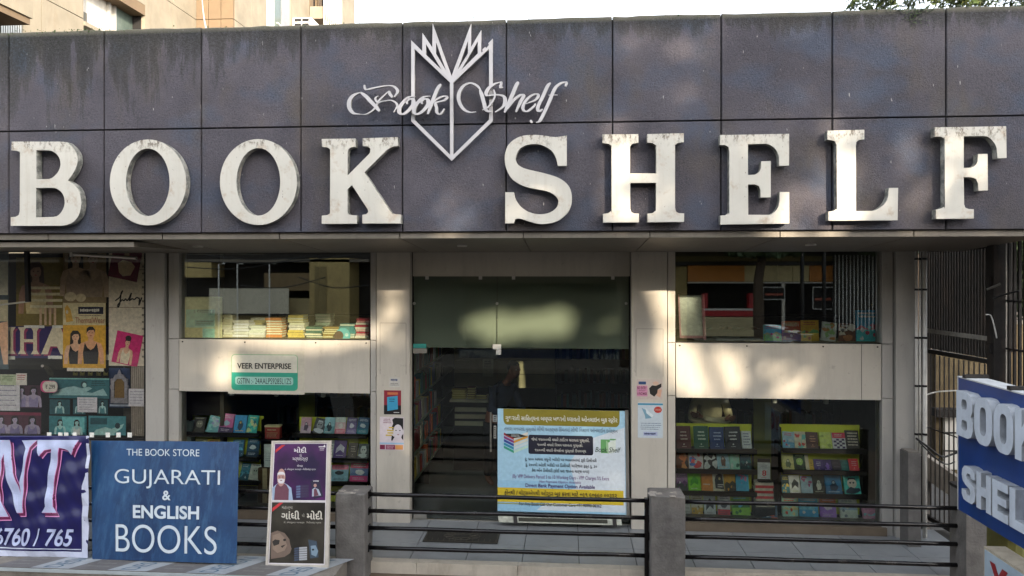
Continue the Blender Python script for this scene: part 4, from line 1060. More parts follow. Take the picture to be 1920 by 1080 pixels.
# counter and drawers
ct = thing('shop_counter', 'pale topped counter at the back of the shop seen through the door', 'counter', (-1.0, 11.2, 0))
a = A(845, 748, 11.0); b_ = A(915, 748, 11.0)
MB(pm('counter_top', '#fffbe6', .4)).box(a.x, b_.x + .2, 10.9, 11.5, a.z - .03, a.z).build('top', ct)
MB(M['wood']).box(a.x + .05, b_.x + .18, 10.98, 11.45, 0.001, a.z - .031).build('body', ct)
for yy in (767, 780, 793):
    q = A(853, yy, 10.97); q2 = A(912, yy, 10.97)
    MB(pm('drawer_cream', '#e8e2c4', .5)).box(q.x, q2.x, 10.955, 10.978, q.z - .035, q.z + .03).build('drawer', ct)
ztop = a.z
for k, (px, n, pw) in enumerate(((861, 4, 26), (884, 5, 15), (903, 2, 20))):
    z = ztop + .001
    for i in range(n):
        q = A(px, 740, 11.05); w_ = pw / F * 11
        book(q.x + rnd.uniform(-.008, .008), 11.0, z, w_, .15, .034, ['#8a7a3a', '#5c3a2c', '#2c2a2a'][k], f'yellowed book, {ORD[n-1-i]} from the top of the {["left", "middle", "right"][k]} pile on the counter', 'book piles on the back counter', flat=True, pages='#cdbf86'); z += .036
q0, q1 = A(852, 700, 12.4), A(1000, 700, 12.4)
wp = thing('wall_panelling', 'cream laminate wall panels behind the counter', 'panel', ((q0.x + q1.x) / 2, 12.4, 1.0))
for i in range(5):
    z0 = 1.05 + i * .24
    MB(pm('laminate_panel', '#e0d7ac', .5)).box(q0.x, q1.x + .8, 12.4, 12.43, z0, z0 + .23).build('panel', wp)
fr = frpx(905, 673, 925, 706, 12.0)
t = thing('paper_notice', 'pale paper notice hanging above the back counter', 'notice', fr.p(.5, 1)); MB(ink('#a9a890')).obox(fr, 0, 0, 1, 1, -.004, 0).build('sheet', t)
mb = MB(); scribble(mb, fr, .15, .1, .85, .5, 4, ink('#6c6a5c'), .001, 2); mb.build('print', t)
# shelving deeper in the room
spd = [('#3c1e1d', 'r'), ('#4a4220', 'y'), ('#1d3434', 't'), ('#55524a', 'c'), ('#1c2231', 'n'), ('#3f2418', 'o'), ('#212c1f', 'g'), ('#3a3c40', 'k')]  # spine colours darkened: the deep room's shade is put into them
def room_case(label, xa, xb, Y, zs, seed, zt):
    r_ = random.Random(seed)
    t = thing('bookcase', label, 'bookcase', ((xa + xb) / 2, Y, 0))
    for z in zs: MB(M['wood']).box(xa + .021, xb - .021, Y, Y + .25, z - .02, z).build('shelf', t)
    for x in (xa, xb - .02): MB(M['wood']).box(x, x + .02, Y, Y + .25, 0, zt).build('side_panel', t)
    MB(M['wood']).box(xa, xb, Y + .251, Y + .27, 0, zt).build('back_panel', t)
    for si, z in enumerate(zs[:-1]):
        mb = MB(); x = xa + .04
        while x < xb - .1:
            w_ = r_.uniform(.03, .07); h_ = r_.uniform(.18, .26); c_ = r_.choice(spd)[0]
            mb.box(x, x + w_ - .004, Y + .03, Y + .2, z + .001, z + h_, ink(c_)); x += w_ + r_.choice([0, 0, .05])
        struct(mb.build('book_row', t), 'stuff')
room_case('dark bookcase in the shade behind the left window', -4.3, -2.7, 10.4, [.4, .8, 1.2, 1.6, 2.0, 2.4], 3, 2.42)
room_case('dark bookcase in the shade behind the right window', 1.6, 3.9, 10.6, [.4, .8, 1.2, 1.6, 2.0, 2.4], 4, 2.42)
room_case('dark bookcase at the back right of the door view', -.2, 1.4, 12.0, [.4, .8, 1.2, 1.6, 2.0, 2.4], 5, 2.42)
for (x0, y0, x1, y1, Y, lab) in ((560, 742, 590, 800, 9.4, 'olive panel behind the left window shelves'), (1413, 752, 1446, 900, 9.5, 'olive panel behind the right window shelves')):
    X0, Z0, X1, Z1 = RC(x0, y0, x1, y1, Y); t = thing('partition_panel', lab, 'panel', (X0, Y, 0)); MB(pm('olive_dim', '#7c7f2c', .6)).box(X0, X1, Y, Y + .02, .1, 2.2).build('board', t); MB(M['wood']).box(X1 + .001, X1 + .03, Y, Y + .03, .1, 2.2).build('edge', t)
BRIGHT = 1.0; MOTTLE = 0.07
# ------------------------------------------------------------------ notices on the pilasters and spandrel
YP = YW - .003
def notice(name, label, cat, x0, y0, x1, y1, col, Y=None, group=None, th=.003):
    fr = frpx(x0, y0, x1, y1, Y or YP)
    t = thing(name, label, cat, fr.p(.5, 1), group)
    MB(ink(col)).obox(fr, 0, 0, 1, 1, -th + .0004, 0).build('sheet', t)
    return fr, t
fr, t = notice('notice', 'small white sticker with dark heading on the left pilaster', 'sticker', 730, 708, 750, 726, '#cfcdc6')
mb = MB(); scribble(mb, fr, .1, .12, .9, .38, 1, ink('#3a4a78'), .001, 2, .9); scribble(mb, fr, .1, .55, .9, .85, 2, ink('#6c6c6c'), .001, 3); mb.build('print', t)
fr, t = notice('book_poster', 'red and black poster with a blue book on the left pilaster', 'poster', 720, 732, 752, 777, '#8f1f35')
mb = MB(); prect(mb, fr, 0, .62, 1, 1, ink('#1c1518')); ppoly(mb, fr, [(.18, .28), (.8, .22), (.82, .78), (.2, .86)], ink('#3a9cc4'), .0015); prect(mb, fr, .2, .08, .82, .18, ink('#c9734a')); scribble(mb, fr, .3, .32, .7, .5, 2, ink('#123a55'), .002, 5); scribble(mb, fr, .55, .88, .95, .96, 1, ink('#d8d8d8'), .002, 6); mb.build('print', t)
fr, t = notice('book_poster', 'white poster with an ink drawing of a curly haired person on the left pilaster', 'poster', 712, 782, 757, 844, '#d9cfd6')
mb = MB(); ppoly(mb, fr, [(.52, .08), (.62, .02), (.98, .03), (.98, .4), (.9, .3), (.8, .26), (.62, .3), (.55, .42), (.5, .3), (.56, .2)], ink('#1a1a1c'))
pell(mb, fr, .76, .42, .19, .2, ink('#ddd6dc'), .0014); ppoly(mb, fr, [(.5, .55), (.62, .6), (.52, .72), (.48, .7)], ink('#1a1a1c'), .0015); ppoly(mb, fr, [(.92, .56), (.98, .5), (.98, .7), (.9, .62)], ink('#1a1a1c'), .0015)
pell(mb, fr, .68, .4, .035, .015, ink('#1a1a1c'), .0018, 8); pell(mb, fr, .84, .4, .035, .015, ink('#1a1a1c'), .0018, 8); pell(mb, fr, .77, .53, .05, .012, ink('#8a3a4a'), .0018, 8)
for i, (v, a_, b_) in enumerate(((.30, .38, .58), (.38, .3, .58), (.46, .32, .56), (.53, .25, .5))): prect(mb, fr, a_, v, b_, v + .04, ink('#cdb240'), .0016)
scribble(mb, fr, .15, .04, .5, .2, 3, ink('#7a3a52'), .0016, 2); prect(mb, fr, 0, .77, 1, .82, ink('#9fc3df'), .0014)
prect(mb, fr, .01, .84, .22, .98, ink('#7a2044'), .0014); prect(mb, fr, .25, .84, .64, .98, ink('#8a2850'), .0014); prect(mb, fr, .65, .84, .97, .98, ink('#d99a5c'), .0014); scribble(mb, fr, .28, .86, .6, .96, 3, ink('#e2cdd6'), .0018, 4); mb.build('print', t)
fr, t = notice('notice', 'face mask notice on the right pilaster reading no entry without a mask', 'notice', 1194, 711, 1242, 749, '#cdbfb6')
mb = MB(); prect(mb, fr, .0, .32, .42, .85, ink('#d895b4')); prect(mb, fr, .07, .12, .36, .26, ink('#274a7c')); ppoly(mb, fr, [(.48, .45), (.6, .3), (.75, .32), (.96, .2), (.96, .38), (.82, .5), (.8, .68), (.68, .86), (.52, .72)], ink('#1f1c1c'), .0014); pell(mb, fr, .74, .2, .12, .1, ink('#dcb9a4'), .0012); ppoly(mb, fr, [(.8, .52), (.98, .5), (.92, .9), (.76, .8)], ink('#d9ab92'), .0012)
put_text(mb, fr, 'NO ENTRY', .02, .36, .38, .5, ink('#5c1838'), .002, .02); put_text(mb, fr, 'WITHOUT', .08, .53, .34, .6, ink('#5c1838'), .002); put_text(mb, fr, 'A FACE MASK', .02, .65, .4, .78, ink('#5c1838'), .002, .02); mb.build('print', t)
fr, t = notice('notice', 'pale blue notice with a red seal on the right pilaster', 'notice', 1196, 755, 1243, 821, '#cbd8e0')
mb = MB(); prect(mb, fr, .0, .02, 1, .07, ink('#3f8fae')); ppoly(mb, fr, [(.15, .15), (.3, .2), (.58, .4), (.52, .44), (.3, .46), (.28, .36)], ink('#7fa9be'), .0013); ppoly(mb, fr, [(.3, .14), (.42, .24), (.62, .36), (.56, .42), (.34, .3)], ink('#e0ecf0'), .0017)
ppoly(mb, fr, [(.8 + (.17 if k % 2 else .145) * math.cos(k * math.pi / 12), .2 + (.1 if k % 2 else .085) * math.sin(k * math.pi / 12)) for k in range(24)], ink('#bd2f22'), .0017)
put_text(mb, fr, 'ONLINE', .69, .17, .91, .22, ink('#e8c9b8'), .003)
scribble(mb, fr, .1, .56, .95, .78, 4, ink('#4c5f80'), .0015, 9, .4); prect(mb, fr, .22, .83, .78, .94, ink('#b4bede'), .0013); scribble(mb, fr, .25, .85, .75, .92, 1, ink('#2a3560'), .002, 3, .9); mb.build('print', t)
for (x0, y0, x1, y1, lab) in ((713, 606, 761, 702, 'thin outline of a painted over meter hatch on the left pilaster'), (1193, 617, 1243, 706, 'thin outline of a painted over meter hatch on the right pilaster')):
    X0, Z0, X1, Z1 = RC(x0, y0, x1, y1, YW - .003)
    t = thing('meter_hatch', lab, 'hatch', ((X0 + X1) / 2, YW, Z0)); MB(M['clad']).box(X0, X1, YW - .004, YW - .0005, Z0, Z1).build('door', t)
    mb = MB(pm('hatch_shadow_gap', '#6b5f55', .8)); mb.box(X0 - .004, X0 - .0005, YW - .002, YW - .0004, Z0, Z1).box(X1 + .0005, X1 + .004, YW - .002, YW - .0004, Z0, Z1).box(X0, X1, YW - .002, YW - .0004, Z1 + .0005, Z1 + .004); mb.build('gap_strip', t)
# VEER ENTERPRISE plate
fr = frpx(428, 658, 571, 739, YW + .016)
t = thing('business_plate', 'white and teal plate reading VEER ENTERPRISE on the left spandrel', 'sign', fr.p(.5, 1))
MB(ink('#c9c4b4')).obox(fr, 0, 0, 1, 1, -.003, 0).build('backing_sheet', t)
def rrect(u0, v0, u1, v1, ru, rv, n=5, corners=(1, 1, 1, 1)):
    out = []
    for (cu, cv, a, on) in ((u1 - ru, v0 + rv, -90, corners[1]), (u1 - ru, v1 - rv, 0, corners[2]), (u0 + ru, v1 - rv, 90, corners[3]), (u0 + ru, v0 + rv, 180, corners[0])):
        if not on:
            out.append({-90: (u1, v0), 0: (u1, v1), 90: (u0, v1), 180: (u0, v0)}[a]); continue
        for k in range(n + 1):
            th = math.radians(a + 90 * k / n); out.append((cu + ru * math.cos(th), cv + rv * math.sin(th)))
    return out
f2 = fr.sub(.04, .08, .915, .92, .001)
teal_i = ink('#2f9f86')
mb = MB(); ppoly(mb, f2, rrect(0, 0, 1, 1, .06, .1), ink('#8fb58f'), .0005); ppoly(mb, f2, rrect(.012, .02, .988, .5, .05, .08, corners=(1, 1, 0, 0)), ink('#d8d6c6'), .001); ppoly(mb, f2, rrect(.005, .5, .995, .99, .06, .1, corners=(0, 0, 1, 1)), teal_i, .001)
ppoly(mb, f2, rrect(.06, .62, .93, .84, .03, .06), ink('#9fd0c4'), .0015); mb.build('plate', t)
text(f2, 'VEER ENTERPRISE', .09, .24, .90, .40, ink('#101214'), t, .003, .025)
text(f2, 'GSTIN :- 24AALPS9285L1ZS', .09, .655, .90, .815, ink('#0c1a22'), t, .004, .0)

# ------------------------------------------------------------------ the printed board leaning by the door
def fq(tl, tr, bl, yt, yb, ytr=None): return frquad(tl, tr, bl, yt, yb, ytr)
fr = fq((933, 766), (1178, 771), (933, 958), 8.68, 8.58, 8.68)
t = thing('shop_notice_board', 'light blue notice board with olive header and Gujarati text leaning at the door', 'notice board', fr.p(.5, 1.1, -.02))
bl_ = ink('#a9d2e8')
MB(bl_).obox(fr, 0, 0, 1, 1, -.012, 0).build('panel', t)
MB(M['chrome']).obox(fr, .975, -.01, 1.0, 1.01, .0005, .006).build('edge_trim', t)
C4 = lambda x, y: ((x / 3.177 + 920 - 933) / 245.0, (y / 3.177 + 740 - 766 - (x / 3.177 - 13) * .0204) / 192.0)
def uv(x0, y0, x1, y1):
    a = C4(x0, (y0 + y1) / 2)[0]; b = C4(x1, y0)[0]; m_ = (x0 + x1) / 2
    return a, C4(m_, y0)[1], b, C4(m_, y1)[1]
mb = MB()
prect(mb, fr, .0, .70, .85, 1.0, ink('#9ccbe6'), .0005)
ppoly(mb, fr, [(.3, .98), (.45, .8), (.6, .76), (.55, .52), (.66, .3), (.97, .16), (.97, .98)], ink('#d9e4ec'), .0008)
u0, v0, u1, v1 = uv(76, 92, 768, 186)
ppoly(mb, fr, rrect(u0, 0, u1, v1, .03, .06, corners=(0, 0, 1, 1)), ink('#8a7f1f'), .0014)
u0, v0, u1, v1 = uv(226, 243, 610, 357); ppoly(mb, fr, rrect(u0, v0, u1, v1, .015, .02), ink('#15162c'), .0014)
u0, v0, u1, v1 = uv(42, 560, 785, 645); prect(mb, fr, 0, v0, u1, v1, ink('#d9bd2c'), .0014)
prect(mb, fr, 0, v1 + .01, .75, v1 + .02, ink('#9a9a3a'), .0014)
# printed pile of books
q = fr.sub(*uv(76, 235, 226, 358))
for k, (c1, c2) in enumerate((('#2f9f7f', '#bfe0cf'), ('#2b8fae', '#cfdde0'), ('#32479c', '#d8d8c8'), ('#8a2f7c', '#d9a03a'), ('#b02f35', '#e6dcc8'))):
    v = .95 - k * .16
    ppoly(mb, q, [(.02, v - .25), (.42, v - .02), (.42, v - .14), (.02, v - .37)], ink(c1), .002 + k * .0004)
    ppoly(mb, q, [(.42, v - .02), (.98, v - .3), (.98, v - .42), (.42, v - .14)], ink(c2), .002 + k * .0004)
ppoly(mb, q, [(.02, .0), (.6, -.02), (.98, .1), (.42, .2)], ink('#17181c'), .0044); scribble(mb, q, .3, .02, .7, .14, 2, ink('#d9ded8'), .005, 2)
# printed green open book
q = fr.sub(*uv(655, 262, 745, 352))
prect(mb, q, .0, .05, .6, .95, ink('#6fb06a'), .0016); ppoly(mb, q, [(.5, .25), (.98, .05), (.98, .85), (.5, 1.0)], ink('#e6efe4'), .002); ppoly(mb, q, [(.5, .25), (.35, .12), (.35, .85), (.5, 1.0)], ink('#a9cfa0'), .002); prect(mb, q, .6, .0, 1, .1, ink('#6fb06a'), .0014)
mb.build('print', t)
dk = ink('#23232f'); wh = ink('#e6e6da'); gy = ink('#5c6b7c'); mv = ink('#7a4a86')
for s, r4, c_, bo in (
 ('ગુજરાતી સાહિત્યના બમ્પર ખજાનો ધરાવતો ઓનલાઇન બુક સ્ટોર', (88, 124, 755, 168), wh, .02),
 ('તમારા મનપસંદ પુસ્તકો સૌથી આકર્ષક કિંમતમાં સૌથી વિશાળ ઓનલાઈન કલેક્શન', (82, 192, 755, 228), gy, .0),
 ('જેમાં ૧૫૦૦૦થી વધારે ટાઈટલ ધરાવતા પુસ્તકો,', (245, 256, 588, 284), wh, .0),
 ('૧૦૦થી વધારે વિષય ધરાવતા પુસ્તકો.', (280, 288, 550, 314), wh, .0),
 ('૧૫૦૦થી વધારે લેખકોના પુસ્તકો ઉપલબ્ધ', (265, 320, 568, 347), wh, .0),
 ('રૂ. ૫૦૦ અથવા વધુની ખરીદી પર ભારતભરમાં ફ્રી ડિલીવરી', (205, 374, 630, 402), dk, .01),
 ('રૂ. ૨૦૦થી ઓછી ખરીદી પર ડિલીવરી ચાર્જિસ ફક્ત રૂ. ૩૦', (208, 408, 632, 436), dk, .01),
 ('કેશ ઓન ડિલીવરી (કોઈ પણ જાતના ચાર્જ વગર)', (245, 440, 585, 468), dk, .01),
 ('(By VPP Delivery Period 5 to 10 Working Days - VPP Charges 5% Extra', (130, 480, 702, 508), mv, .0),
 ('Net Payment Option Available', (292, 512, 536, 530), mv, .0),
 ('Direct Bank Payment Option Available', (208, 532, 618, 560), ink('#4a2a6c'), .015),
 ('ફોનથી / વોટ્સએપથી ઓર્ડર બુક કરવા માટે +૯૧ ૯૦૯૯૦ ૦૦૩૬૨', (82, 570, 748, 610), ink('#2c2a14'), .02),
 ('For Any Book Call Our Customer Care +91 90990 00362', (170, 642, 655, 668), ink('#22305c'), .015),
 ('Book Shelf', (622, 312, 772, 342), ink('#2f4a3a'), .0)):
    text(fr, s, *uv(*r4), c_, t, .005, bo, shear=.3 if s == 'Book Shelf' else 0)
fb = fq((934, 966), (1172, 972), (935, 979), 8.60, 8.575, 8.60)
MB(pm('torn_flex_edge', '#b9bcae', .6, 0, .3, 20, dirt=.8)).obox(fb, 0, 0, .97, 1, -.02, 0).build('torn_bottom_strip', t)
MB(pm('torn_dark', '#3c3c32', .8, 0, .3, 40)).obox(fb, .16, .25, .86, .8, .0006, .003).build('peeled_patch', t)
for u in (.12, .9): MB(M['wood']).obox(fb, u, .0, u + .03, 1.2, .004, .01).build('foot', t)

# ------------------------------------------------------------------ door mat
a = AZ(802, 995, .003); b_ = AZ(938, 998, .003); c_ = AZ(792, 1016, .003)
t = thing('door_mat', 'dark rubber door mat with raised ornament on the tiled porch', 'mat', (a.x, a.y, 0))
X0, X1 = c_.x, AZ(933, 1019, .003).x; Y0, Y1 = AZ(860, 1018, .003).y, AZ(860, 996, .003).y
rub = pm('black_rubber', '#25231f', .7, 0, .2, 30)
MB(rub).box(X0, X1, Y0, Y1, .002, .012).build('base', t)
mb = MB(pm('worn_rubber', '#4a463c', .7, 0, .3, 30))
for i in range(13):
    x = X0 + .03 + (X1 - X0 - .06) * i / 12
    mb.box(x, x + .008, Y0 + .02, Y0 + .1, .0125, .016); mb.box(x, x + .008, Y1 - .1, Y1 - .02, .0125, .016)
for k in range(10):
    th = k * math.pi / 5; cx, cy = (X0 + X1) / 2 + .16 * math.cos(th), (Y0 + Y1) / 2 + .09 * math.sin(th)
    mb.tube([(cx + .05 * math.cos(2 * math.pi * j / 10), cy + .035 * math.sin(2 * math.pi * j / 10), .0165) for j in range(11)], .004, 5, caps=False)
for x in (X0 + .01, X1 - .018): mb.box(x, x + .008, Y0 + .01, Y1 - .01, .0125, .017)
for y in (Y0 + .01, Y1 - .018): mb.box(X0 + .02, X1 - .02, y, y + .008, .0125, .017)
struct(mb.build('raised_ornament', t), 'stuff')

# ------------------------------------------------------------------ posts and rails
def post(x0, x1, ytop, ybot_z, lab, Y, d=.3):
    a = A(x0, ytop, Y); b_ = A(x1, ytop, Y)
    t = thing('railing_post', lab, 'post', ((a.x + b_.x) / 2, Y + d / 2, ybot_z), 'concrete posts of the porch railing')
    mb = MB(M['concrete']); r_ = random.Random(int(x0))
    n = 9; w = b_.x - a.x; z1 = a.z; rings = []
    for i in range(n + 1):
        z = ybot_z + (z1 - ybot_z) * i / n; e = .004
        cr = .012
        rings.append([(a.x + dx + r_.uniform(-e, e), Y + dy + r_.uniform(-e, e), z if i < n else z - (0.014 if kk % 2 == 0 else 0.006)) for kk, (dx, dy) in enumerate(((0, cr), (cr, 0), (w - cr, 0), (w, cr), (w, d - cr), (w - cr, d), (cr, d), (0, d - cr)))])
    cap = [(a.x + w / 2 + (p[0] - a.x - w / 2) * .93, Y + d / 2 + (p[1] - Y - d / 2) * .93, z1) for p in rings[-1]]
    rings.append(cap)
    vs = [p for rg in rings for p in rg]; fs = []
    for i in range(len(rings) - 1):
        for k in range(8): fs.append((i * 8 + k, i * 8 + (k + 1) % 8, (i + 1) * 8 + (k + 1) % 8, (i + 1) * 8 + k))
    fs.append(tuple((len(rings) - 1) * 8 + k for k in range(8)))
    mb.add(vs, fs); mb.build('shaft', t)
    mb = MB(pm('broken_mortar', '#9a948c', .95, 0, .25, 30, .8, 60))
    for k in range(11):
        x = a.x + w * r_.random(); y = Y + d * r_.random() * .5; s = r_.uniform(.012, .035)
        mb.add([(x - s, y - s * .8, z1 + .0005), (x + s, y - s, z1 + .0005), (x + s * .9, y + s, z1 + .0005), (x - s, y + s, z1 + .0005), (x + r_.uniform(-.01, .01), y, z1 + s * .35)], [(0, 1, 4), (1, 2, 4), (2, 3, 4), (3, 0, 4)])
    struct(mb.build('mortar_crumbs', t), 'stuff')
    return a.x, b_.x
PL = post(628, 684, 925, -.13, 'concrete railing post with crumbling top right of the tall poster board', 7.22, .30)
PR = post(1220, 1285, 930, -.13, 'concrete railing post between the door bay and the right window', 7.22, .30)
YRL = 7.37
RZ = [.735, .562, .383, .178]
def railing(x0, x1, lab, y0=YRL, y1=YRL):
    t = thing('porch_railing', lab, 'railing', ((x0 + x1) / 2, YRL, 0), 'black steel rails of the porch')
    for i, z in enumerate(RZ):
        mb = MB(M['rail']); s = .004
        P_ = [Vector((x0 + (x1 - x0) * k / 8, y0 + (y1 - y0) * k / 8, z + (rnd.uniform(-.003, .003) if 0 < k < 8 else 0) - (.02 * (x1 - x0) / 3 * (k / 8) if i == 3 and x0 > 1.6 else 0))) for k in range(9)]
        mb.tube(P_, .021, 10); ro_ = mb.build('rail', t, smooth=True)
        for kk in (0, 8): MB(M['rail']).box(P_[kk].x - .006, P_[kk].x + .006, P_[kk].y - .035, P_[kk].y + .035, P_[kk].z - .035, P_[kk].z + .035).build('end_flange', ro_)
    return t
rl = railing(PL[1] + .005, PR[0] - .005, 'four black steel rails across the door bay between the posts')
MB(M['rail']).box(PR[0] - .045, PR[0] - .006, YRL - .03, YRL + .03, -.1, .76).build('end_upright', rl)
XPE = A(1800, 1000, YRL).x
rl = railing(PR[1] + .005, XPE, 'four black steel rails in front of the right window')
MB(M['rail']).box(XPE + .001, XPE + .06, YRL - .03, YRL + .03, -.12, .78).build('end_upright', rl)
rl = railing(-5.2, PL[0] - .005, 'four black steel rails behind the blue board and tall poster')

# ------------------------------------------------------------------ ledge in front on the left, covered with printed vinyl
Xl0, Xl1 = -5.8, A(645, 1060, 7.1).x
ZL = .125
lg = thing('masonry_ledge', 'low masonry ledge covered with striped vinyl prints under the left boards', 'ledge', (-3.5, 6.9, -.62))
MB(M['concrete_raw']).box(Xl0, Xl1, 6.72, 7.2, -.62, ZL - .004).build('wall', lg)
x = Xl0 + .1; k = 0
gv, wv = pm('grey_vinyl', '#6f6d6c', .5, 0, .12, 12, dirt=.4), pm('pale_vinyl', '#a5abb0', .45, 0, .1, 10, dirt=.4)
while x < Xl1 - .3:
    w = .40; sk = .34
    f_ = Fr((x + sk, 7.19, ZL), (w, 0, 0), (-sk, -.45, 0))
    mb = MB(wv if k % 2 else gv); mb.quad(f_.p(0, 1, .001 + .0006 * (k % 2)), f_.p(1, 1, .001 + .0006 * (k % 2)), f_.p(1, 0, .001 + .0006 * (k % 2)), f_.p(0, 0, .001 + .0006 * (k % 2)))
    if k % 2: put_text(mb, Fr(f_.p(.25, .95), f_.p(.25, .1) - f_.p(.25, .95), f_.p(.75, .95) - f_.p(.25, .95)), 'DESIGN', 0, 0, 1, .8, ink('#4c6a80'), .003)
    else: scribble(mb, f_, .2, .1, .8, .9, 5, ink('#8d8b88'), .003, k, .35)
    mb.build('vinyl_print', lg); x += w; k += 1
MB(pm('vinyl_hem', '#b5c0c4', .5)).box(Xl0, Xl1, 6.712, 6.72, ZL - .03, ZL + .002).build('vinyl_edge', lg)

# blue GUJARATI & ENGLISH BOOKS board
tl, tr, bl_, br = A(171, 826, 7.30), A(448, 828.5, 7.27), A(173, 1048, 6.99), A(442, 1057, 6.93)
t = thing('book_store_board', 'blue painted board reading THE BOOK STORE GUJARATI & ENGLISH BOOKS leaning on the rails', 'sign board', (bl_ + br) / 2)
def bil(u, v, w=0.0):
    p = (tl * (1 - u) + tr * u) * (1 - v) + (bl_ * (1 - u) + br * u) * v
    n = (bl_ - tl).cross(tr - tl).normalized()
    if n.y > 0: n = -n
    return p + n * (w + .02 * math.sin(math.pi * u) * (1 - v * .5) - .015 * max(0, u - .8) * 5 * v)
class Curved:
    def __init__(s, f): s.f = f
    def p(s, u, v, w=0.0): return s.f(u, v, w)
def sheet_mesh(mb, f, nu, nv, th, mat, back=None):
    vs = [f(i / nu, j / nv, 0) for j in range(nv + 1) for i in range(nu + 1)]; n = len(vs)
    vs += [f(i / nu, j / nv, -th) for j in range(nv + 1) for i in range(nu + 1)]
    q = lambda i, j: j * (nu + 1) + i
    fs = []
    for j in range(nv):
        for i in range(nu):
            fs.append((q(i, j), q(i, j + 1), q(i + 1, j + 1), q(i + 1, j))); fs.append((n + q(i, j), n + q(i + 1, j), n + q(i + 1, j + 1), n + q(i, j + 1)))
    for i in range(nu): fs += [(q(i, 0), q(i + 1, 0), n + q(i + 1, 0), n + q(i, 0)), (q(i, nv), n + q(i, nv), n + q(i + 1, nv), q(i + 1, nv))]
    for j in range(nv): fs += [(q(0, j), n + q(0, j), n + q(0, j + 1), q(0, j + 1)), (q(nu, j), q(nu, j + 1), n + q(nu, j + 1), n + q(nu, j))]
    mb.add(vs, fs, mat)
m, nt, N_, L_, b = newmat('faded_blue_paint')
c = mix(nt, ramp(nt, noise(nt, 2.2, 5, .65, stretch=(1, 1, .6)), [(.35, 0), (.68, 1)]), (0.004, 0.026, 0.088), (0.010, 0.058, 0.16))
c = mix(nt, ramp(nt, noise(nt, 9, 6, .75, stretch=(1.5, 1, .25)), [(.48, 0), (.72, .55)]), c, (0.05, 0.14, 0.27))
c = mix(nt, ramp(nt, noise(nt, 30, 3, .8), [(.72, 0), (.78, .5)]), c, (.25, .28, .32))
L_.new(c, b.inputs['Base Color']); b.inputs['Roughness'].default_value = .42; bump(nt, b, noise(nt, 6, 3), .15, .01); M['bluepaint'] = m
mb = MB(M['bluepaint']); sheet_mesh(mb, bil, 40, 24, .006, M['bluepaint']); mb.build('panel', t, smooth=False)
C7 = lambda x, y: ((x / 3.6 - 170.0) / 277, ((y / 3.6 + 780) - 826 - (x / 3.6 - 170) * .018) / 224)
bw = pm('chalky_white_paint', '#cfdbe4', .6, 0, .1, 10)
for s, (x0, y0, x1, y1), bo, nm in (('THE BOOK STORE', (862, 230, 1354, 278), .0, 'a'), ('GUJARATI', (778, 372, 1492, 502), -.004, 'a'), ('&', (1108, 515, 1165, 580), .02, 'a'), ('ENGLISH', (905, 615, 1358, 704), .028, 'a'), ('BOOKS', (783, 745, 1478, 928), -.006, 'a')):
    u0, _ = C7(x0, (y0 + y1) / 2); u1, _ = C7(x1, (y0 + y1) / 2); _, v0 = C7((x0 + x1) / 2, y0); _, v1 = C7((x0 + x1) / 2, y1)
    text(Curved(bil), s, u0, v0, u1, v1, bw, t, .005, bo)
# the tall two-part poster board
tl2, tr2, bl2, br2 = A(510, 826.5, 7.30), A(621, 826, 7.29), A(498.5, 1062, 6.98), A(616, 1064, 6.97)
f5 = Fr(tl2, tr2 - tl2, bl2 - tl2)
def bil2(u, v, w=0.0):
    p = (tl2 * (1 - u) + tr2 * u) * (1 - v) + (bl2 * (1 - u) + br2 * u) * v
    return p + f5.N * w
t = thing('poster_stand', 'tall white framed board with a purple and a black Gujarati book poster', 'poster board', (bl2 + br2) / 2)
fc = Curved(bil2)
def slab(name, u0, v0, u1, v1, w0, w1, mat):
    P_ = [bil2(u, v, w) for u in (u0, u1) for v in (v0, v1) for w in (w0, w1)]
    return MB(mat).add(P_, [(0, 1, 3, 2), (4, 6, 7, 5), (0, 4, 5, 1), (2, 3, 7, 6), (0, 2, 6, 4), (1, 5, 7, 3)]).build(name, t)
fw = pm('cream_frame_paint', '#c6bfb4', .6, 0, .1, 12, dirt=.4)
slab('backing', 0.02, .01, .98, .99, -.02, -.001, fw)
slab('frame_rail', 0, 0, .036, 1, -.022, .012, fw); slab('frame_rail', .945, 0, 1, 1, -.022, .012, fw)
slab('frame_rail', .0365, 0, .9445, .016, -.021, .011, fw); slab('frame_rail', .0365, .982, .9445, 1, -.021, .011, fw)
# printed sheets
C5 = lambda x, y: (((x / 4.408 + 500) - (510 - (y / 4.408 + 820 - 826.5) / 236 * 11.5)) / (111 + (y / 4.408 + 820 - 826.5) / 236 * 6.5), (y / 4.408 + 820 - 826.5) / 236)
def U5(x0, y0, x1, y1):
    ym = (y0 + y1) / 2
    return C5(x0, ym)[0], C5(x0, y0)[1], C5(x1, ym)[0], C5(x0, y1)[1]
m, nt, N_, L_, b = newmat('purple_poster_print')
c = mix(nt, ramp(nt, noise(nt, 2.4, 3, .5), [(.35, 0), (.65, 1)]), lin('#221540'), lin('#5c1f66')); c = mix(nt, ramp(nt, noise(nt, 4.1, 3, .5), [(.5, 0), (.75, .7)]), c, lin('#251238')); L_.new(c, b.inputs['Base Color']); b.inputs['Roughness'].default_value = .3; purp = m
m, nt, N_, L_, b = newmat('black_poster_print')
c = mix(nt, ramp(nt, noise(nt, 3, 5, .6), [(.35, 0), (.7, 1)]), lin('#1c1b19'), lin('#45413a')); L_.new(c, b.inputs['Base Color']); b.inputs['Roughness'].default_value = .3; blkp = m
white_i = ink('#e2dde0')
slab('upper_poster', .0365, .0165, .9445, .494, -.0008, .001, white_i); slab('lower_poster', .0365, .496, .9445, .9815, -.0008, .001, white_i)
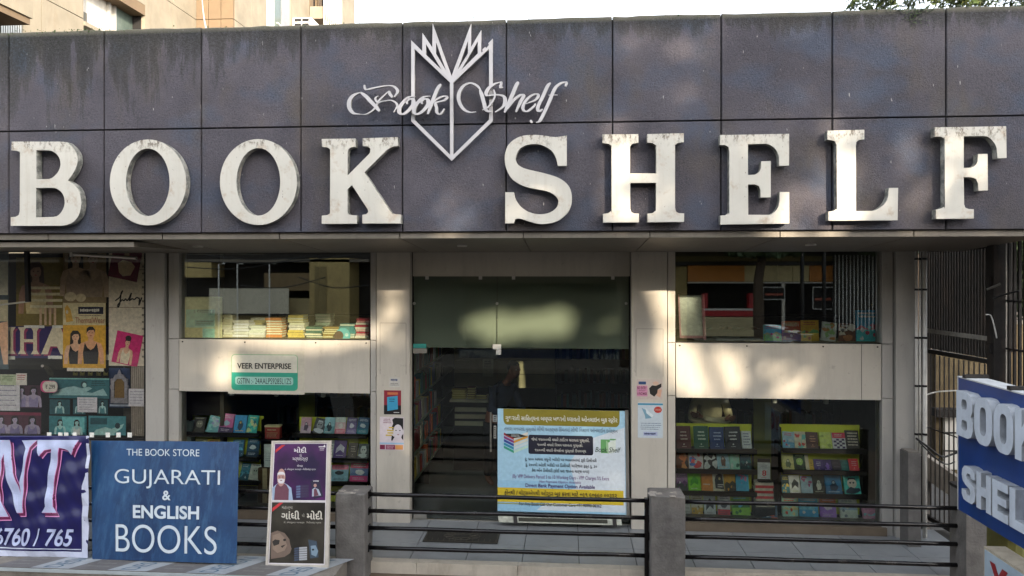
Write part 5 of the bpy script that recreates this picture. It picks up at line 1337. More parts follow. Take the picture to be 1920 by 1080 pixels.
mb = MB(); prect(mb, fc, .055, .026, .925, .482, purp, .002); prect(mb, fc, .052, .500, .925, .972, blkp, .002)
# ribbons in the corners
ppoly(mb, fc, [(.07, .075), (.07, .10), (.23, .035), (.17, .035)], ink('#c22c34'), .003); ppoly(mb, fc, [(.065, .545), (.065, .575), (.24, .502), (.18, .502)], ink('#c22c34'), .003)
# a generic man in a waistcoat
sk_, hr_ = ink('#b98f86'), ink('#dcd9dc')
u, v = C5(122, 342); q5 = lambda x, y: C5(x, y)
ppoly(mb, fc, [q5(48, 530), q5(46, 430), q5(80, 400), q5(105, 385), q5(140, 385), q5(170, 400), q5(205, 430), q5(218, 530)], ink('#9fb4cf'), .003)
ppoly(mb, fc, [q5(62, 530), q5(70, 430), q5(82, 402), q5(108, 388), q5(124, 400), q5(140, 388), q5(165, 402), q5(185, 440), q5(182, 530)], ink('#6e4050'), .0036)
pell(mb, fc, u, v, .135 * .5 + .0, .072, sk_, .0042, 18)
ppoly(mb, fc, [q5(90, 335), q5(92, 305), q5(108, 294), q5(138, 294), q5(152, 308), q5(154, 338), q5(146, 318), q5(98, 318)], hr_, .0048)
ppoly(mb, fc, [q5(93, 350), q5(100, 356), q5(122, 350), q5(144, 356), q5(151, 350), q5(148, 378), q5(136, 392), q5(108, 392), q5(96, 378)], hr_, .0048)
for xx in (108, 136): pell(mb, fc, *q5(xx, 338), .014, .004, ink('#4a3038'), .0055, 8)
pell(mb, fc, *q5(122, 366), .02, .004, ink('#8c5a5c'), .0055, 8)
# printed pile and standing book
for k in range(5): ppoly(mb, fc, [q5(246, 412 + k * 21), q5(280, 408 + k * 21), q5(280, 424 + k * 21), q5(246, 428 + k * 21)], ink('#5c6a90'), .003); ppoly(mb, fc, [q5(283, 408 + k * 21), q5(350, 404 + k * 21), q5(350, 420 + k * 21), q5(283, 424 + k * 21)], ink('#3a2f50'), .003)
ppoly(mb, fc, [q5(362, 372), q5(436, 360), q5(468, 500), q5(392, 520)], ink('#241c3c'), .003)
ppoly(mb, fc, [q5(376, 500), q5(378, 440), q5(400, 425), q5(430, 440), q5(452, 490)], ink('#a9b4c4'), .0036); ppoly(mb, fc, [q5(392, 498), q5(392, 440), q5(410, 430), q5(432, 490)], ink('#6e4050'), .0042); pell(mb, fc, *q5(402, 408), .026, .014, sk_, .0048, 12); scribble(mb, fc, *U5(385, 365, 432, 378), 1, white_i, .004, 4, .8)
# lower picture: a large face in profile, pile of books
ppoly(mb, fc, [q5(36, 800), q5(90, 780), q5(150, 800), q5(190, 850), q5(196, 890), q5(208, 925), q5(195, 960), q5(150, 990), q5(90, 1000), q5(36, 1010)], ink('#756357'), .003)
ppoly(mb, fc, [q5(50, 820), q5(110, 800), q5(150, 840), q5(170, 900), q5(150, 940), q5(90, 960), q5(50, 930)], ink('#8f7b6b'), .0036)
ppoly(mb, fc, [q5(48, 870), q5(70, 852), q5(110, 858), q5(104, 890), q5(60, 905)], ink('#2c2622'), .0042); pell(mb, fc, *q5(150, 855), .025, .01, ink('#2c2622'), .0042, 10); ppoly(mb, fc, [q5(118, 905), q5(160, 890), q5(130, 920)], ink('#3a302a'), .0042)
for k in range(6): ppoly(mb, fc, [q5(230, 920 + k * 18), q5(268, 912 + k * 18), q5(268, 926 + k * 18), q5(230, 933 + k * 18)], ink('#3f4a60'), .003); ppoly(mb, fc, [q5(271, 912 + k * 18), q5(335, 908 + k * 18), q5(335, 922 + k * 18), q5(271, 927 + k * 18)], ink('#a9acb0'), .003)
ppoly(mb, fc, [q5(345, 850), q5(415, 862), q5(430, 990), q5(362, 1000)], ink('#3c4c5c'), .003); ppoly(mb, fc, cl([q5(365, 900), q5(405, 895), q5(428, 940), q5(410, 985), q5(372, 970)]), ink('#7c93a4'), .0036); pell(mb, fc, *q5(385, 930), .02, .008, ink('#1c2630'), .0042, 8)
mb.build('print', t)
for s, r5, c_, bo in (('મોદી', (228, 82, 332, 132), white_i, .02), ('નું', (272, 140, 292, 166), white_i, 0), ('અર્થશાસ્ત્ર', (216, 172, 342, 208), white_i, .0), ('લેખક', (254, 230, 300, 252), white_i, .0), ('ડો. રમેશકુમાર આચાર્ય • ગિરીશચંદ્ર વ્યાસ', (150, 262, 408, 284), white_i, 0),
                      ('મહાત્મા', (128, 580, 216, 612), ink('#b9b4a8'), 0), ('ગાંધી', (122, 616, 275, 688), ink('#d4cfc2'), .02), ('થી', (294, 640, 316, 668), ink('#a9a498'), 0), ('મોદી', (334, 616, 464, 688), ink('#d4cfc2'), .02), ('ડો. રમેશકુમાર આચાર્ય', (142, 702, 314, 724), ink('#b9b4a8'), 0), ('ગિરીશચંદ્ર વ્યાસ', (332, 702, 452, 724), ink('#b9b4a8'), 0)):
    text(fc, s, *U5(*r5), c_, t, .006, bo)
mb = MB(); ppoly(mb, fc, [q5(432, 86), q5(432, 78), q5(470, 78), q5(482, 62), q5(486, 78), q5(488, 86)], white_i, .004); scribble(mb, fc, *U5(440, 92, 486, 116), 2, white_i, .004, 5, .5); mb.build('logo', t)

# purple banner at the left edge
tl3, tr3, bl3, br3 = A(-60, 817, 7.22), A(168, 817, 7.20), A(-60, 1040, 7.02), A(165, 1046, 7.0)
n3 = (bl3 - tl3).cross(tr3 - tl3).normalized(); n3 = -n3 if n3.y > 0 else n3
def ban(u, v, w=0.0):
    p = (tl3 * (1 - u) + tr3 * u) * (1 - v) + (bl3 * (1 - u) + br3 * u) * v
    wr = .010 * math.sin(9 * u + 14 * v) * math.sin(5 * v) + .006 * math.sin(31 * v + 6 * u) + .012 * math.exp(-((u - .86) ** 2 + (v - .35) ** 2) / .01) + .005 * math.sin(40 * u - 22 * v)
    return p + n3 * (w + wr)
fb3 = Curved(ban)
t = thing('vinyl_banner', 'wrinkled dark purple vinyl banner with pale letters NT and phone digits', 'banner', (bl3 + br3) / 2)
pv = pm('purple_vinyl', '#1f1f58', .28, 0, .15, 5); hv = pm('white_vinyl', '#c9cfe4', .3, 0, .06, 6)
mb = MB(pv); sheet_mesh(mb, ban, 110, 90, .002, pv); mb.build('sheet', t, smooth=True)
def bpoly(mb, pts, mat, w):        # polygon laid on the wrinkled sheet, subdivided
    cv_ = []
    n = len(pts)
    for i in range(n):
        a, b2 = Vector(pts[i]), Vector(pts[(i + 1) % n]); k = max(1, int((b2 - a).length / .03))
        for j in range(k): cv_.append(a + (b2 - a) * j / k)
    tris = tessellate_polygon([[Vector((p[0], p[1], 0)) for p in cv_]])
    Q, T = fine([(p[0], p[1]) for p in cv_], [tuple(x) for x in tris], .035)
    mb.add([ban(p[0], p[1], w) for p in Q], T, mat)
C3 = lambda x, y: ((x / 4.322 + 60) / 227.0, ((y / 4.322 + 810) - 817) / (223 + (x / 4.322) / 165 * 5))
hemR = [C3(722, 20), C3(738, 30), C3(722, 420), C3(728, 460), C3(714, 700), C3(706, 1010), C3(668, 1010), C3(684, 500), C3(700, 420), C3(714, 120)]
mb = MB(hv)
for j in range(12):
    v0, v1 = j / 12, (j + 1) / 12
    a0 = .948 if v0 > .35 else .975; a1 = .948 if v1 > .35 else .975
    mb.add([ban(a0, v0, .004), ban(a0, v1, .004) if False else ban(a1, v1, .004), ban(1.0, v1, .004), ban(1.0, v0, .004)], [(0, 1, 2, 3)])
for i in range(24):
    u0, u1 = i / 24 * .948, (i + 1) / 24 * .948
    mb.add([ban(u0, .955, .0045), ban(u0, 1.0, .0045), ban(u1, 1.0, .0045), ban(u1, .955, .0045)], [(0, 1, 2, 3)])
mb.build('hem', t)
MB(hv).add([p for i in range(25) for p in (ban(i / 24 * .94, .932, .004), ban(i / 24 * .94, .940, .004))], [(2 * i, 2 * i + 1, 2 * i + 3, 2 * i + 2) for i in range(24)]).build('white_line', t)
mag, pnk, pale = pm('maroon_print', '#6a1f4c', .35), pm('pink_outline_print', '#d98fc4', .35), pm('pale_letter_print', '#bcc6e8', .35)
Tl = [(308, 68), (640, 68), (578, 190), (560, 155), (530, 140), (490, 130), (462, 300), (445, 420), (440, 610), (470, 660), (345, 660), (380, 610), (388, 420), (415, 250), (432, 140), (370, 150), (332, 200), (320, 170)]
Nl = [(182, 72), (305, 68), (245, 130), (215, 300), (200, 430), (192, 660), (150, 660), (60, 360), (42, 180), (20, 240), (8, 420), (10, 560), (55, 640), (75, 690), (-60, 690), (-60, 68), (88, 68), (95, 170), (120, 330), (160, 440), (175, 520), (172, 420), (205, 250), (215, 140)]
mb = MB()
for L_pts, dx in ((Nl, 0), (Tl, 0)):
    for off, c_, w in (((24, 30), pnk, .0052), ((17, 22), mag, .0062), ((0, 0), pnk, .0070), ((-4, -4), pale, .0078)):
        bpoly(mb, [C3(x + off[0] * 1.0, y + off[1] * (1 if y > 400 else .7)) for x, y in L_pts], c_, w)
mb.build('lettering', t)
for s, r3 in (('6760', (-40, 772, 258, 922)), ('/', (286, 780, 342, 920)), ('765', (380, 782, 604, 928))):
    u0, v0 = C3(r3[0], r3[1]); u1, v1 = C3(r3[2], r3[3])
    text(fb3, s, u0, v0, u1, v1, pale, t, .009, .02, shear=.25)
# ------------------------------------------------------------------ the neighbouring shop at the left edge
nb = thing('neighbour_shop', 'dim shop front left of the bookshop, its window crowded with clothing posters', 'shop', (-5.5, 8.9, 0))
MB(pm('neighbour_back', '#241f1c', .8)).box(-8.2, -4.45, 9.05, 9.1, .0, 3.3).build('back_board', nb)
X0 = A(-60, 600, 8.6).x; X1 = A(273, 600, 8.6).x
MB(M['glass_dim']).box(X0, X1 - .01, 8.60, 8.608, 1.0, 3.3).build('glass_pane', nb)
MB(M['black']).box(X1 - .009, X1, 8.58, 8.63, 0, 3.3).build('window_frame', nb)
MB(M['dark']).box(X0, X1, 8.62, 8.9, .85, .98).build('sill', nb)
MB(M['soffit']).box(-8.2, -4.45, 7.1, 9.05, 3.31, 3.36).build('ceiling_sheet', nb)
MB(M['interior']).box(-8.2, -4.45, 8.5, 8.6, 0, .95).build('stall_riser', nb)
YN = 8.72
BRIGHT = 2.1; MOTTLE = 0.2
gN = 'posters in the neighbouring shop window'
def nposter(x0, y0, x1, y1, col, label, name='clothing_poster', cat='poster', Y=YN, rot=0.0, group=gN):
    fr = frpx(x0, y0, x1, y1, Y)
    if rot:
        c, s_ = math.cos(rot), math.sin(rot); U, V = fr.U.copy(), fr.V.copy(); ctr = fr.p(.5, .5)
        fr.U = Vector((U.x * c, 0, U.x * s_)); fr.V = Vector((-V.z * s_, 0, V.z * c)); fr.O = ctr - fr.U / 2 - fr.V / 2
    t = thing(name, label, cat, fr.p(.5, 1), group)
    MB(ink(col)).obox(fr, 0, 0, 1, 1, -.003, 0).build('sheet', t)
    return fr, t
sk = ink('#c9a184'); sk2 = ink('#8a6c58'); hr = ink('#1c1614'); blk = ink('#17161a'); crm = ink('#d8cdb0')
fr, t = nposter(-30, 468, 16, 692, '#3c4a52', 'grey-blue poster cut off by the left edge of the view')
mb = MB(); prect(mb, fr, .3, .1, .98, .38, ink('#b9b9a6')); prect(mb, fr, .2, .42, .98, .6, ink('#a9a184')); ppoly(mb, fr, [(.5, .62), (.98, .6), (.98, .96), (.8, .96)], sk); mb.build('print', t)
fr, t = nposter(30, 483, 119, 612, '#6c5f2c', 'faded olive poster of a person in a striped top', Y=YN + .12)
mb = MB(); figure(mb, fr, .42, .2, .11, sk2, ink('#3c2a22'), ink('#a99c74'), 1.4)
for k in range(4): prect(mb, fr, .3, .42 + k * .09, .98, .46 + k * .09, ink('#c9c2a0'), .004)
for k in range(4): prect(mb, fr, .5 + k * .1, .72, .55 + k * .1, .98, ink('#b59a7c'), .004)
mb.build('print', t)
fr, t = nposter(118, 470, 199, 568, '#7a684c', 'brown photo poster of two people sitting close together', Y=YN + .06)
mb = MB(); figure(mb, fr, .3, .14, .13, ink('#a08a74'), hr, ink('#8c7a6a'), 1.2); figure(mb, fr, .7, .16, .13, ink('#94806c'), hr, ink('#80705f'), 1.2, longhair=False)
pell(mb, fr, .18, .88, .14, .09, ink('#cdbf9c'), .004); pell(mb, fr, .42, .9, .12, .08, ink('#c9bb98'), .0044); mb.build('print', t)
fr, t = nposter(118, 568, 198, 690, '#c99a34', 'bright thermal wear poster of a couple in black vests', Y=YN - .02)
mb = MB(); prect(mb, fr, 0, 0, 1, .34, ink('#d3c69c'), .0008); prect(mb, fr, .36, .06, .95, .17, ink('#16162a'), .0014); scribble(mb, fr, .4, .08, .9, .15, 1, ink('#cfc9b8'), .002, 3, .8); scribble(mb, fr, .38, .18, .9, .21, 1, ink('#6c6450'), .002, 4, .6)
ppoly(mb, fr, [(.04, .08), (.1, .03), (.18, .1), (.24, .28), (.08, .3)], ink('#b98f3c'), .0014); pell(mb, fr, .1, .14, .03, .03, crm, .002, 10)
figure(mb, fr, .3, .52, .075, sk, hr, blk, 1.5, .002); figure(mb, fr, .66, .46, .085, ink('#b98a68'), hr, blk, 1.5, .005, longhair=False)
put_text(mb, fr, 'ThermalWear', .3, .22, .99, .31, ink('#8a4a3a'), .0095, .0); mb.build('print', t)
MB(ink('#cfc9bc')).obox(fr, .1, 1.001, .95, 1.05, -.01, .004).build('bottom_roll', t)
# IHA banner
fr, t = nposter(12, 612, 205, 672, '#221a4a', 'dark blue banner with pale ornamental letters I H A behind the posters', 'letter_banner', 'banner', YN + .05)
mb = MB(); mr = ink('#7a2a4c')
def bigl(pts, fr=fr):
    for (dx, dy, c_, w) in ((.022, .05, mr, .001), (0, 0, crm, .0018)): ppoly(mb, fr, [((x - 65) / 1100 + dx, (y - 990) / 320 + dy) for x, y in pts], c_, w)
serI = lambda x: [(x, 1000), (x + 90, 1000), (x + 65, 1040), (x + 65, 1230), (x + 90, 1270), (x, 1270), (x + 25, 1230), (x + 25, 1040)]
bigl(serI(75)); bigl(serI(190)); bigl(serI(330)); bigl([(255, 1120), (355, 1120), (355, 1150), (255, 1150)])
bigl([(560, 1000), (650, 1000), (760, 1270), (650, 1270), (610, 1190), (540, 1190), (510, 1270), (440, 1270)])
mb.build('lettering', t)
for k, (x0, y0, x1, y1) in enumerate(((45, 610, 83, 615), (98, 610, 118, 615), (90, 667, 116, 673), (14, 668, 28, 674), (198, 665, 206, 675))):
    MB(ink('#cfcfc6')).obox(frpx(x0, y0, x1, y1, YN + .04), 0, 0, 1, 1, -.002, 0).build('tape_label', t)
# white strip board with two pink cards and handwriting
fr, t = nposter(204, 472, 273, 686, '#c2b8a4', 'tall cream strip board with a handwritten word at the right of the window', 'strip_board', 'board')
mb = MB(); scribble(mb, fr, .9, .1, .97, .95, 14, ink('#5c5248'), .001, 4, .4); prect(mb, fr, .0, .485, 1, .49, ink('#6b6154'), .001); prect(mb, fr, .0, .155, 1, .16, ink('#6b6154'), .001)
S_ = [(0.18, .43), (.3, .40), (.38, .34), (.34, .36), (.30, .46), (.26, .49), (.24, .47), (.36, .42), (.42, .43), (.46, .41), (.5, .43), (.55, .41), (.62, .36), (.56, .43), (.64, .41), (.7, .42), (.76, .40), (.84, .41), (.82, .47), (.9, .40)]
for a_, b2 in zip(S_, S_[1:]):
    d = Vector((b2[0] - a_[0], (b2[1] - a_[1]) * 3)).normalized() * .018; ppoly(mb, fr, [(a_[0] - d.y, a_[1] + d.x / 3), (b2[0] - d.y, b2[1] + d.x / 3), (b2[0] + d.y, b2[1] - d.x / 3), (a_[0] + d.y, a_[1] - d.x / 3)], ink('#1c1a1c'), .002)
mb.build('print', t)
fr, t = nposter(207, 468, 262, 524, '#5c1430', 'maroon card with a pale blouse, tilted at the top of the strip board', Y=YN - .01, rot=-.2)
mb = MB(); ppoly(mb, fr, [(.25, .5), (.4, .36), (.7, .38), (.85, .5), (.75, .82), (.5, .9), (.35, .8)], ink('#b9a68a')); pell(mb, fr, .5, .16, .09, .1, sk2, .0014, 10); mb.build('print', t)
fr, t = nposter(214, 624, 263, 684, '#a81f5c', 'magenta card of a person in a cream dress, tilted on the strip board', Y=YN - .01, rot=-.2)
mb = MB(); figure(mb, fr, .48, .3, .12, sk, hr, ink('#d9cdb0'), 1.0, longhair=False); pell(mb, fr, .48, .17, .12, .09, hr, .004, 12); mb.build('print', t)
# photo boards
def fig_row(mb, fr, cols, skc, top, v0, s, asp, w0=.001):
    for i, u in enumerate(cols): figure(mb, fr, u, v0, s, ink(skc), hr, ink(top), asp, w0 + .0028 * i)
fr, t = nposter(-20, 722, 77, 765, '#3c2430', 'dark photo board with two lavender figures behind the handwritten notes'); mb = MB(); fig_row(mb, fr, (.62, .86), '#8f8596', '#7a7290', .22, .13, .5); mb.build('print', t)
fr, t = nposter(-20, 773, 77, 818, '#43202e', 'maroon photo board with three lavender figures just above the purple banner'); mb = MB(); prect(mb, fr, 0, 0, 1, .12, ink('#6c2038')); fig_row(mb, fr, (.22, .5, .84), '#8a8296', '#6c6488', .3, .13, .5, .0016); mb.build('print', t)
fr, t = nposter(92, 709, 205, 747, '#2c5a60', 'teal photo board of a reclining figure at the middle of the window')
mb = MB(); prect(mb, fr, .0, 0, 1, .06, ink('#6c9a92')); ppoly(mb, fr, [(.05, .85), (.12, .62), (.3, .45), (.42, .4), (.55, .5), (.66, .42), (.72, .5), (.62, .68), (.72, .72), (.9, .5), (.97, .85)], ink('#7fa0a0'), .0015); pell(mb, fr, .58, .3, .05, .16, ink('#24343a'), .002, 12); pell(mb, fr, .59, .34, .035, .12, ink('#8aa9a4'), .0024, 12); scribble(mb, fr, .7, .1, .95, .4, 3, ink('#1c3c40'), .002, 2); mb.build('print', t)
for k, (x0, x1, lab) in enumerate(((93, 131, 'left'), (137, 160, 'middle'), (182, 202, 'right'))):
    fr, t = nposter(x0, 749, x1, 777, '#22484f', f'small teal photo card in the middle row, {lab} one of three'); mb = MB(); figure(mb, fr, .5, .25, .12, ink('#8fb0ae'), hr, ink('#3f6f74'), .8 if k == 0 else 1.2); mb.build('print', t)
fr, t = nposter(92, 780, 162, 820, '#2f6a70', 'bright teal photo card of a seated figure above the banner'); mb = MB(); prect(mb, fr, .35, .05, .95, .75, ink('#5fa3a4')); figure(mb, fr, .3, .3, .11, ink('#8fb5b2'), hr, ink('#3c8288'), .6); figure(mb, fr, .75, .3, .11, ink('#8fb5b2'), hr, ink('#d4dcd6'), .6, .0044); mb.build('print', t)
fr, t = nposter(166, 780, 236, 820, '#3c747a', 'teal photo card of a reclining figure above the blue board'); mb = MB(); ppoly(mb, fr, [(.1, .9), (.2, .65), (.45, .52), (.62, .6), (.75, .5), (.95, .35), (.9, .55), (.7, .8), (.7, .95)], ink('#8fb5b0'), .0015); pell(mb, fr, .78, .45, .07, .14, ink('#24343a'), .002, 12); prect(mb, fr, .05, .1, .5, .4, ink('#1f474d')); mb.build('print', t)
fr, t = nposter(204, 690, 244, 764, '#1c2c4c', 'dark blue card behind the silver arched frame', Y=YN + .03); mb = MB(); prect(mb, fr, .05, .92, .95, .97, ink('#9aa3b0')); mb.build('print', t)
# silver arched frame
ctr = frpx(206, 694, 243, 756, YN - .02)
t = thing('ornate_frame', 'small silver arched frame with a gold centre on the dark blue card', 'frame', ctr.p(.5, 1)); sv = pm('tarnished_silver', '#b9b5bd', .3, .6, .3, 40, .6, 90)
out = [(.06, 1), (.08, .6), (.02, .5), (.08, .42), (.06, .26), (.2, .24), (.28, .14), (.4, .12), (.46, .02), (.5, -.02), (.54, .02), (.6, .12), (.72, .14), (.8, .24), (.94, .26), (.92, .42), (.98, .5), (.92, .6), (.94, 1)]
inn = [(.24, .84), (.24, .36), (.38, .26), (.62, .26), (.76, .36), (.76, .84)]
MB(sv).prism([ctr.p(u, v, .012) for u, v in out], [[ctr.p(u, v, .012) for u, v in inn]], (0, .012, 0)).build('border', t)
MB(pm('gold_card', '#8a6a34', .5, 0, .3, 40)).obox(ctr, .2, .2, .8, .88, -.004, -.0005).build('centre', t)
mb = MB(sv)
for k in range(9):
    for u in (.14, .86):
        p = ctr.p(u, .3 + k * .065, .0125); mb.tube([p, p + Vector((0, -.006, 0))], .007, 6)
struct(mb.build('beads', t), 'stuff')
# corrugated white strip
fr = frpx(246, 687, 273, 822, YN - .01)
t = thing('corrugated_strip', 'narrow corrugated off-white strip below the cream strip board', 'panel', fr.p(.5, 1)); cm_ = pm('ribbed_white', '#b8ada0', .7, 0, .15, 30, dirt=.6)
MB(cm_).obox(fr, 0, 0, 1, 1, -.006, 0).build('sheet', t)
for k in range(7): MB(cm_).obox(fr, .04 + k * .14, 0, .10 + k * .14, 1, .0005, .01).build('rib', t)
for (x0, y0, x1, y1, lab, sd_) in ((-5, 714, 37, 770, 'large white handwritten note at the left edge of the neighbour window', 2), (145, 745, 182, 773, 'white handwritten note taped over the teal photo cards', 3), (241, 729, 274, 762, 'handwritten note taped on the corrugated strip', 4)):
    fr, t = nposter(x0, y0, x1, y1, '#c4c2c6', lab, 'handwritten_note', 'note', YN - .03, group='handwritten notes'); mb = MB(); scribble(mb, fr, .08, .08, .9, .9, 5, ink('#6c6a7c'), .0015, sd_, .25); mb.build('writing', t)
fr = frpx(76, 714, 108, 736, YN - .06)
t = thing('price_tag', 'oval pink and white price tag hanging on a thin cord', 'tag', fr.p(.5, 1)); mb = MB(); ppoly(mb, fr, rrect(0, 0, 1, 1, .25, .4), ink('#c94a7c'), 0); ppoly(mb, fr, rrect(.12, .04, 1, .96, .25, .4), ink('#d0ccc0'), .001); mb.build('card', t); mb = MB(); put_text(mb, fr, '₹ 299', .3, .3, .85, .7, ink('#33302c'), .002, .01); mb.build('lettering', t)
mb = MB(M['rope']); mb.tube([fr.p(.5, 0), A(92, 690, YN - .06), A(96, 672, YN - .06)], .004, 5); mb.build('cord', t)
t = thing('cloth_bunch', 'small bunched grey cloth hanging above the oval price tag', 'cloth', A(90, 700, 8.7)); mb = MB(pm('limp_cloth', '#4c4a40', .9)); mb.tube([A(82, 685, 8.66), A(88, 690, 8.65), A(95, 700, 8.66), A(100, 706, 8.67)], [.008, .03, .035, .008], 8); mb.build('cloth', t)
mb = MB(ink('#cfc6c0')); q = A(80, 686, 8.64); mb.tube([q, q + Vector((0, -.012, 0))], .016, 12); mb.build('button', t)
bra = pm('yellow_lace', '#6c6830', .9, 0, .3, 40)
t = thing('garment_row', 'row of small yellow-green garments hanging under the thermal wear poster', 'garments', A(170, 700, 8.72))
for k, px in enumerate((142, 155, 170, 186, 199)):
    c_ = A(px, 699, 8.70); mb = MB(bra); mb.tube([c_ + Vector((-.03, 0, .02)), c_ + Vector((-.01, -.01, -.02)), c_ + Vector((.015, -.01, -.02)), c_ + Vector((.03, 0, .02))], [.006, .022, .022, .006], 7); mb.build('garment', t)
t = thing('clip_row', 'row of white paper clips along the top of the purple banner', 'clips', A(150, 815, 8.5))
for px in (92, 113, 124, 140, 172, 202, 222, 243): MB(ink('#d2d2cc')).obox(frpx(px - 4, 811, px + 4, 820, 8.5), 0, 0, 1, 1, -.004, 0).build('paper_clip', t)
MB(M['black']).box(A(85, 812, 8.5).x, A(250, 812, 8.5).x, 8.502, 8.51, A(0, 822, 8.5).z, A(0, 821, 8.5).z + .012).build('string_rail', t)
for (x0, y0, x1, y1, lab) in ((0, 702, 30, 722, 'pale green label card at the far left'), (30, 700, 50, 722, 'small red and white label card left of the hanging tag')):
    fr, t = nposter(x0, y0, x1, y1, '#9fa88c' if x0 == 0 else '#b9b4ac', lab, 'label_card', 'card', YN - .04); mb = MB(); scribble(mb, fr, .1, .1, .9, .6, 3, ink('#4c6a3c' if x0 == 0 else '#8f2c34'), .001, 4); mb.build('print', t)
# the stray pipe and cables before the neighbour window
t = thing('fluorescent_tube', 'unlit grey tube lamp across the top of the neighbour window', 'lamp', A(190, 480, 8.4)); mb = MB(M['chrome']); mb.tube([A(138, 477, 8.45), A(256, 484, 8.4)], .02, 10); mb.build('tube', t); q = A(138, 477, 8.45); MB(M['white']).box(q.x - .03, q.x - .001, 8.42, 8.48, q.z - .03, q.z + .1).build('holder', t)
t = thing('bracket_arm', 'thin black bracket arm hanging before the neighbour window', 'bracket', A(52, 500, 8.3)); MB(M['black']).bar(A(50, 452, 8.3), A(53, 566, 8.3), .045).build('drop_bar', t); MB(M['chrome']).bar(A(-20, 574, 8.25), A(56, 565, 8.3), .02).build('cross_bar', t)

BRIGHT = 1.0
# ------------------------------------------------------------------ right side: pipes, grille, gate, sign
def vpx(px, Y): return A(px, 600, Y).x
for i, (px, lab) in enumerate(((1718.5, 'white drain pipe nearest the right pilaster'), (1725, 'thinner white drain pipe, middle of three by the grille'), (1734, 'stained white drain pipe next to the dark grille'))):
    t = thing('drain_pipe', lab, 'pipe', (vpx(px, 8.55), 8.55, 0), 'white pipes right of the shop')
    pmx = pm('dirty_white_pipe', '#f2efe8', .4, 0, .1, 12, dirt=.3); zl = .95 if i < 2 else .02
    x = vpx(px, 8.55); mb = MB(pmx); mb.tube([(x, 8.55, zl), (x, 8.55, 3.36)], [.017, .013, .024][i], 10); mb.build('pipe', t, smooth=True)
    for z in (1.2, 1.75, 2.3, 2.85, 3.2): mb = MB(M['black']); mb.tube([(x, 8.55, z - .012), (x, 8.55, z + .012)], [.022, .018, .030][i], 10); mb.build('clip', t)
x0, x1 = vpx(1703, 8.3), vpx(1727, 8.3); zt = A(1715, 850, 8.3).z
t = thing('concrete_stub', 'short dark concrete stub post at the foot of the right pilaster', 'post', ((x0 + x1) / 2, 8.35, -.1)); MB(M['concrete']).box(x0, x1, 8.3, 8.5, -.1, zt).build('shaft', t); MB(M['concrete_raw']).box(x0 + .01, x1 - .01, 8.31, 8.49, zt + .0005, zt + .012).build('cap', t)
gl_, gr_ = A(1737, 618, 9.2), A(1857, 634, 8.1)
def gat(u, z): return Vector((gl_.x + (gr_.x - gl_.x) * u, gl_.y + (gr_.y - gl_.y) * u, z))
t = thing('steel_gate', 'dark steel bar gate standing ajar right of the shop', 'gate', gat(0, 0))
rust = pm('rusty_black_steel', '#1f1c1b', .6, .2, .3, 20, .2, 60, dirt=.5, dcol='#5c4636')
n = 24
for i in range(n): MB(rust).bar(gat(i / (n - 1), 2.12), gat(i / (n - 1), 3.31), .022, .028).build('bar', t)
for i in range(14): MB(rust).bar(gat(i / 13, .02), gat(i / 13, 2.05), .012).build('thin_rod', t)
MB(pm('pale_flat_steel', '#b0aca4', .5, .3, .2, 12, dirt=.5)).bar(gat(-.01, 2.335) + Vector((-.02, -.03, 0)), gat(1.0, 2.335) + Vector((-.02, -.03, 0)), .012, .05).build('flat_bar', t)
MB(rust).bar(gat(-.03, 2.085), gat(1.02, 2.085), .04, .05).build('middle_rail', t)
MB(rust).bar(gat(-.03, 3.33), gat(1.02, 3.33), .04, .05).build('top_rail', t); MB(rust).bar(gat(-.03, .05), gat(1.02, .05), .04, .05).build('bottom_rail', t); MB(rust).bar(gat(0, 1.15), gat(1, 1.15), .012).build('tie_rod', t)
MB(rust).bar(gat(-.04, -.1), gat(-.04, 3.36), .05).build('hinge_stile', t)
# second leaf with a lattice behind
t = thing('lattice_screen', 'folding lattice screen of dark bars behind the steel gate', 'screen', A(1790, 600, 9.9))
for i in range(13): x = vpx(1738, 9.9) + i * .088; MB(rust).bar((x, 9.9, 2.0), (x, 9.9, 3.5), .03, .018).build('bar', t)
for i in range(12):
    x = vpx(1738, 9.9) + i * .088
    for z in (2.2, 2.62, 3.04): MB(rust).bar((x, 9.885, z), (x + .088, 9.885, z + .2), .008).build('diagonal', t)
# post and the grille at the far right
px_ = A(1868, 600, 7.9)
t = thing('gate_post', 'thick dark steel post between the gate and the grille', 'post', (px_.x, 7.9, -.1)); MB(rust).bar((px_.x, 7.9, -.1), (px_.x, 7.9, 3.6), .12, .12).build('shaft', t)
for z in (2.2, 2.9): MB(rust).box(px_.x - .09, px_.x - .061, 7.86, 7.94, z, z + .1).build('hinge', t)
mb = MB(pm('dull_steel_rod', '#6c6862', .5, .3)); mb.tube([A(1850, 543, 7.8), A(1876, 532, 7.75)], .012, 8); mb.build('bolt_rod', t)
ga, gb_ = Vector((px_.x + .09, 8.0, 0)), A(2010, 600, 7.0)
t = thing('bar_grille', 'tall bar grille running towards the viewer at the right edge', 'grille', ga)
pg = pm('pale_bar_paint', '#a39f98', .5, 0, .2, 12, dirt=.5)
for i in range(14):
    p = ga.lerp(Vector((gb_.x, gb_.y, 0)), i / 13); MB(pg if i in (0, 1) else rust).bar(p + Vector((0, 0, .9)), p + Vector((0, 0, 3.45)), .035 if i < 2 else .028).build('bar', t)
for z in (.92, 2.25, 2.75, 3.44): MB(rust).bar(ga + Vector((0, .02, z)), Vector((gb_.x, gb_.y + .02, z)), .02).build('rail', t)
def cable(name, pts, label, r=.006, col=None):
    t = thing(name, label, 'cable', pts[0], 'loose cables'); mb = MB(col or M['rope']); mb.tube(smooth_pts(pts, 4), r, 6); mb.build('strand', t, smooth=True)
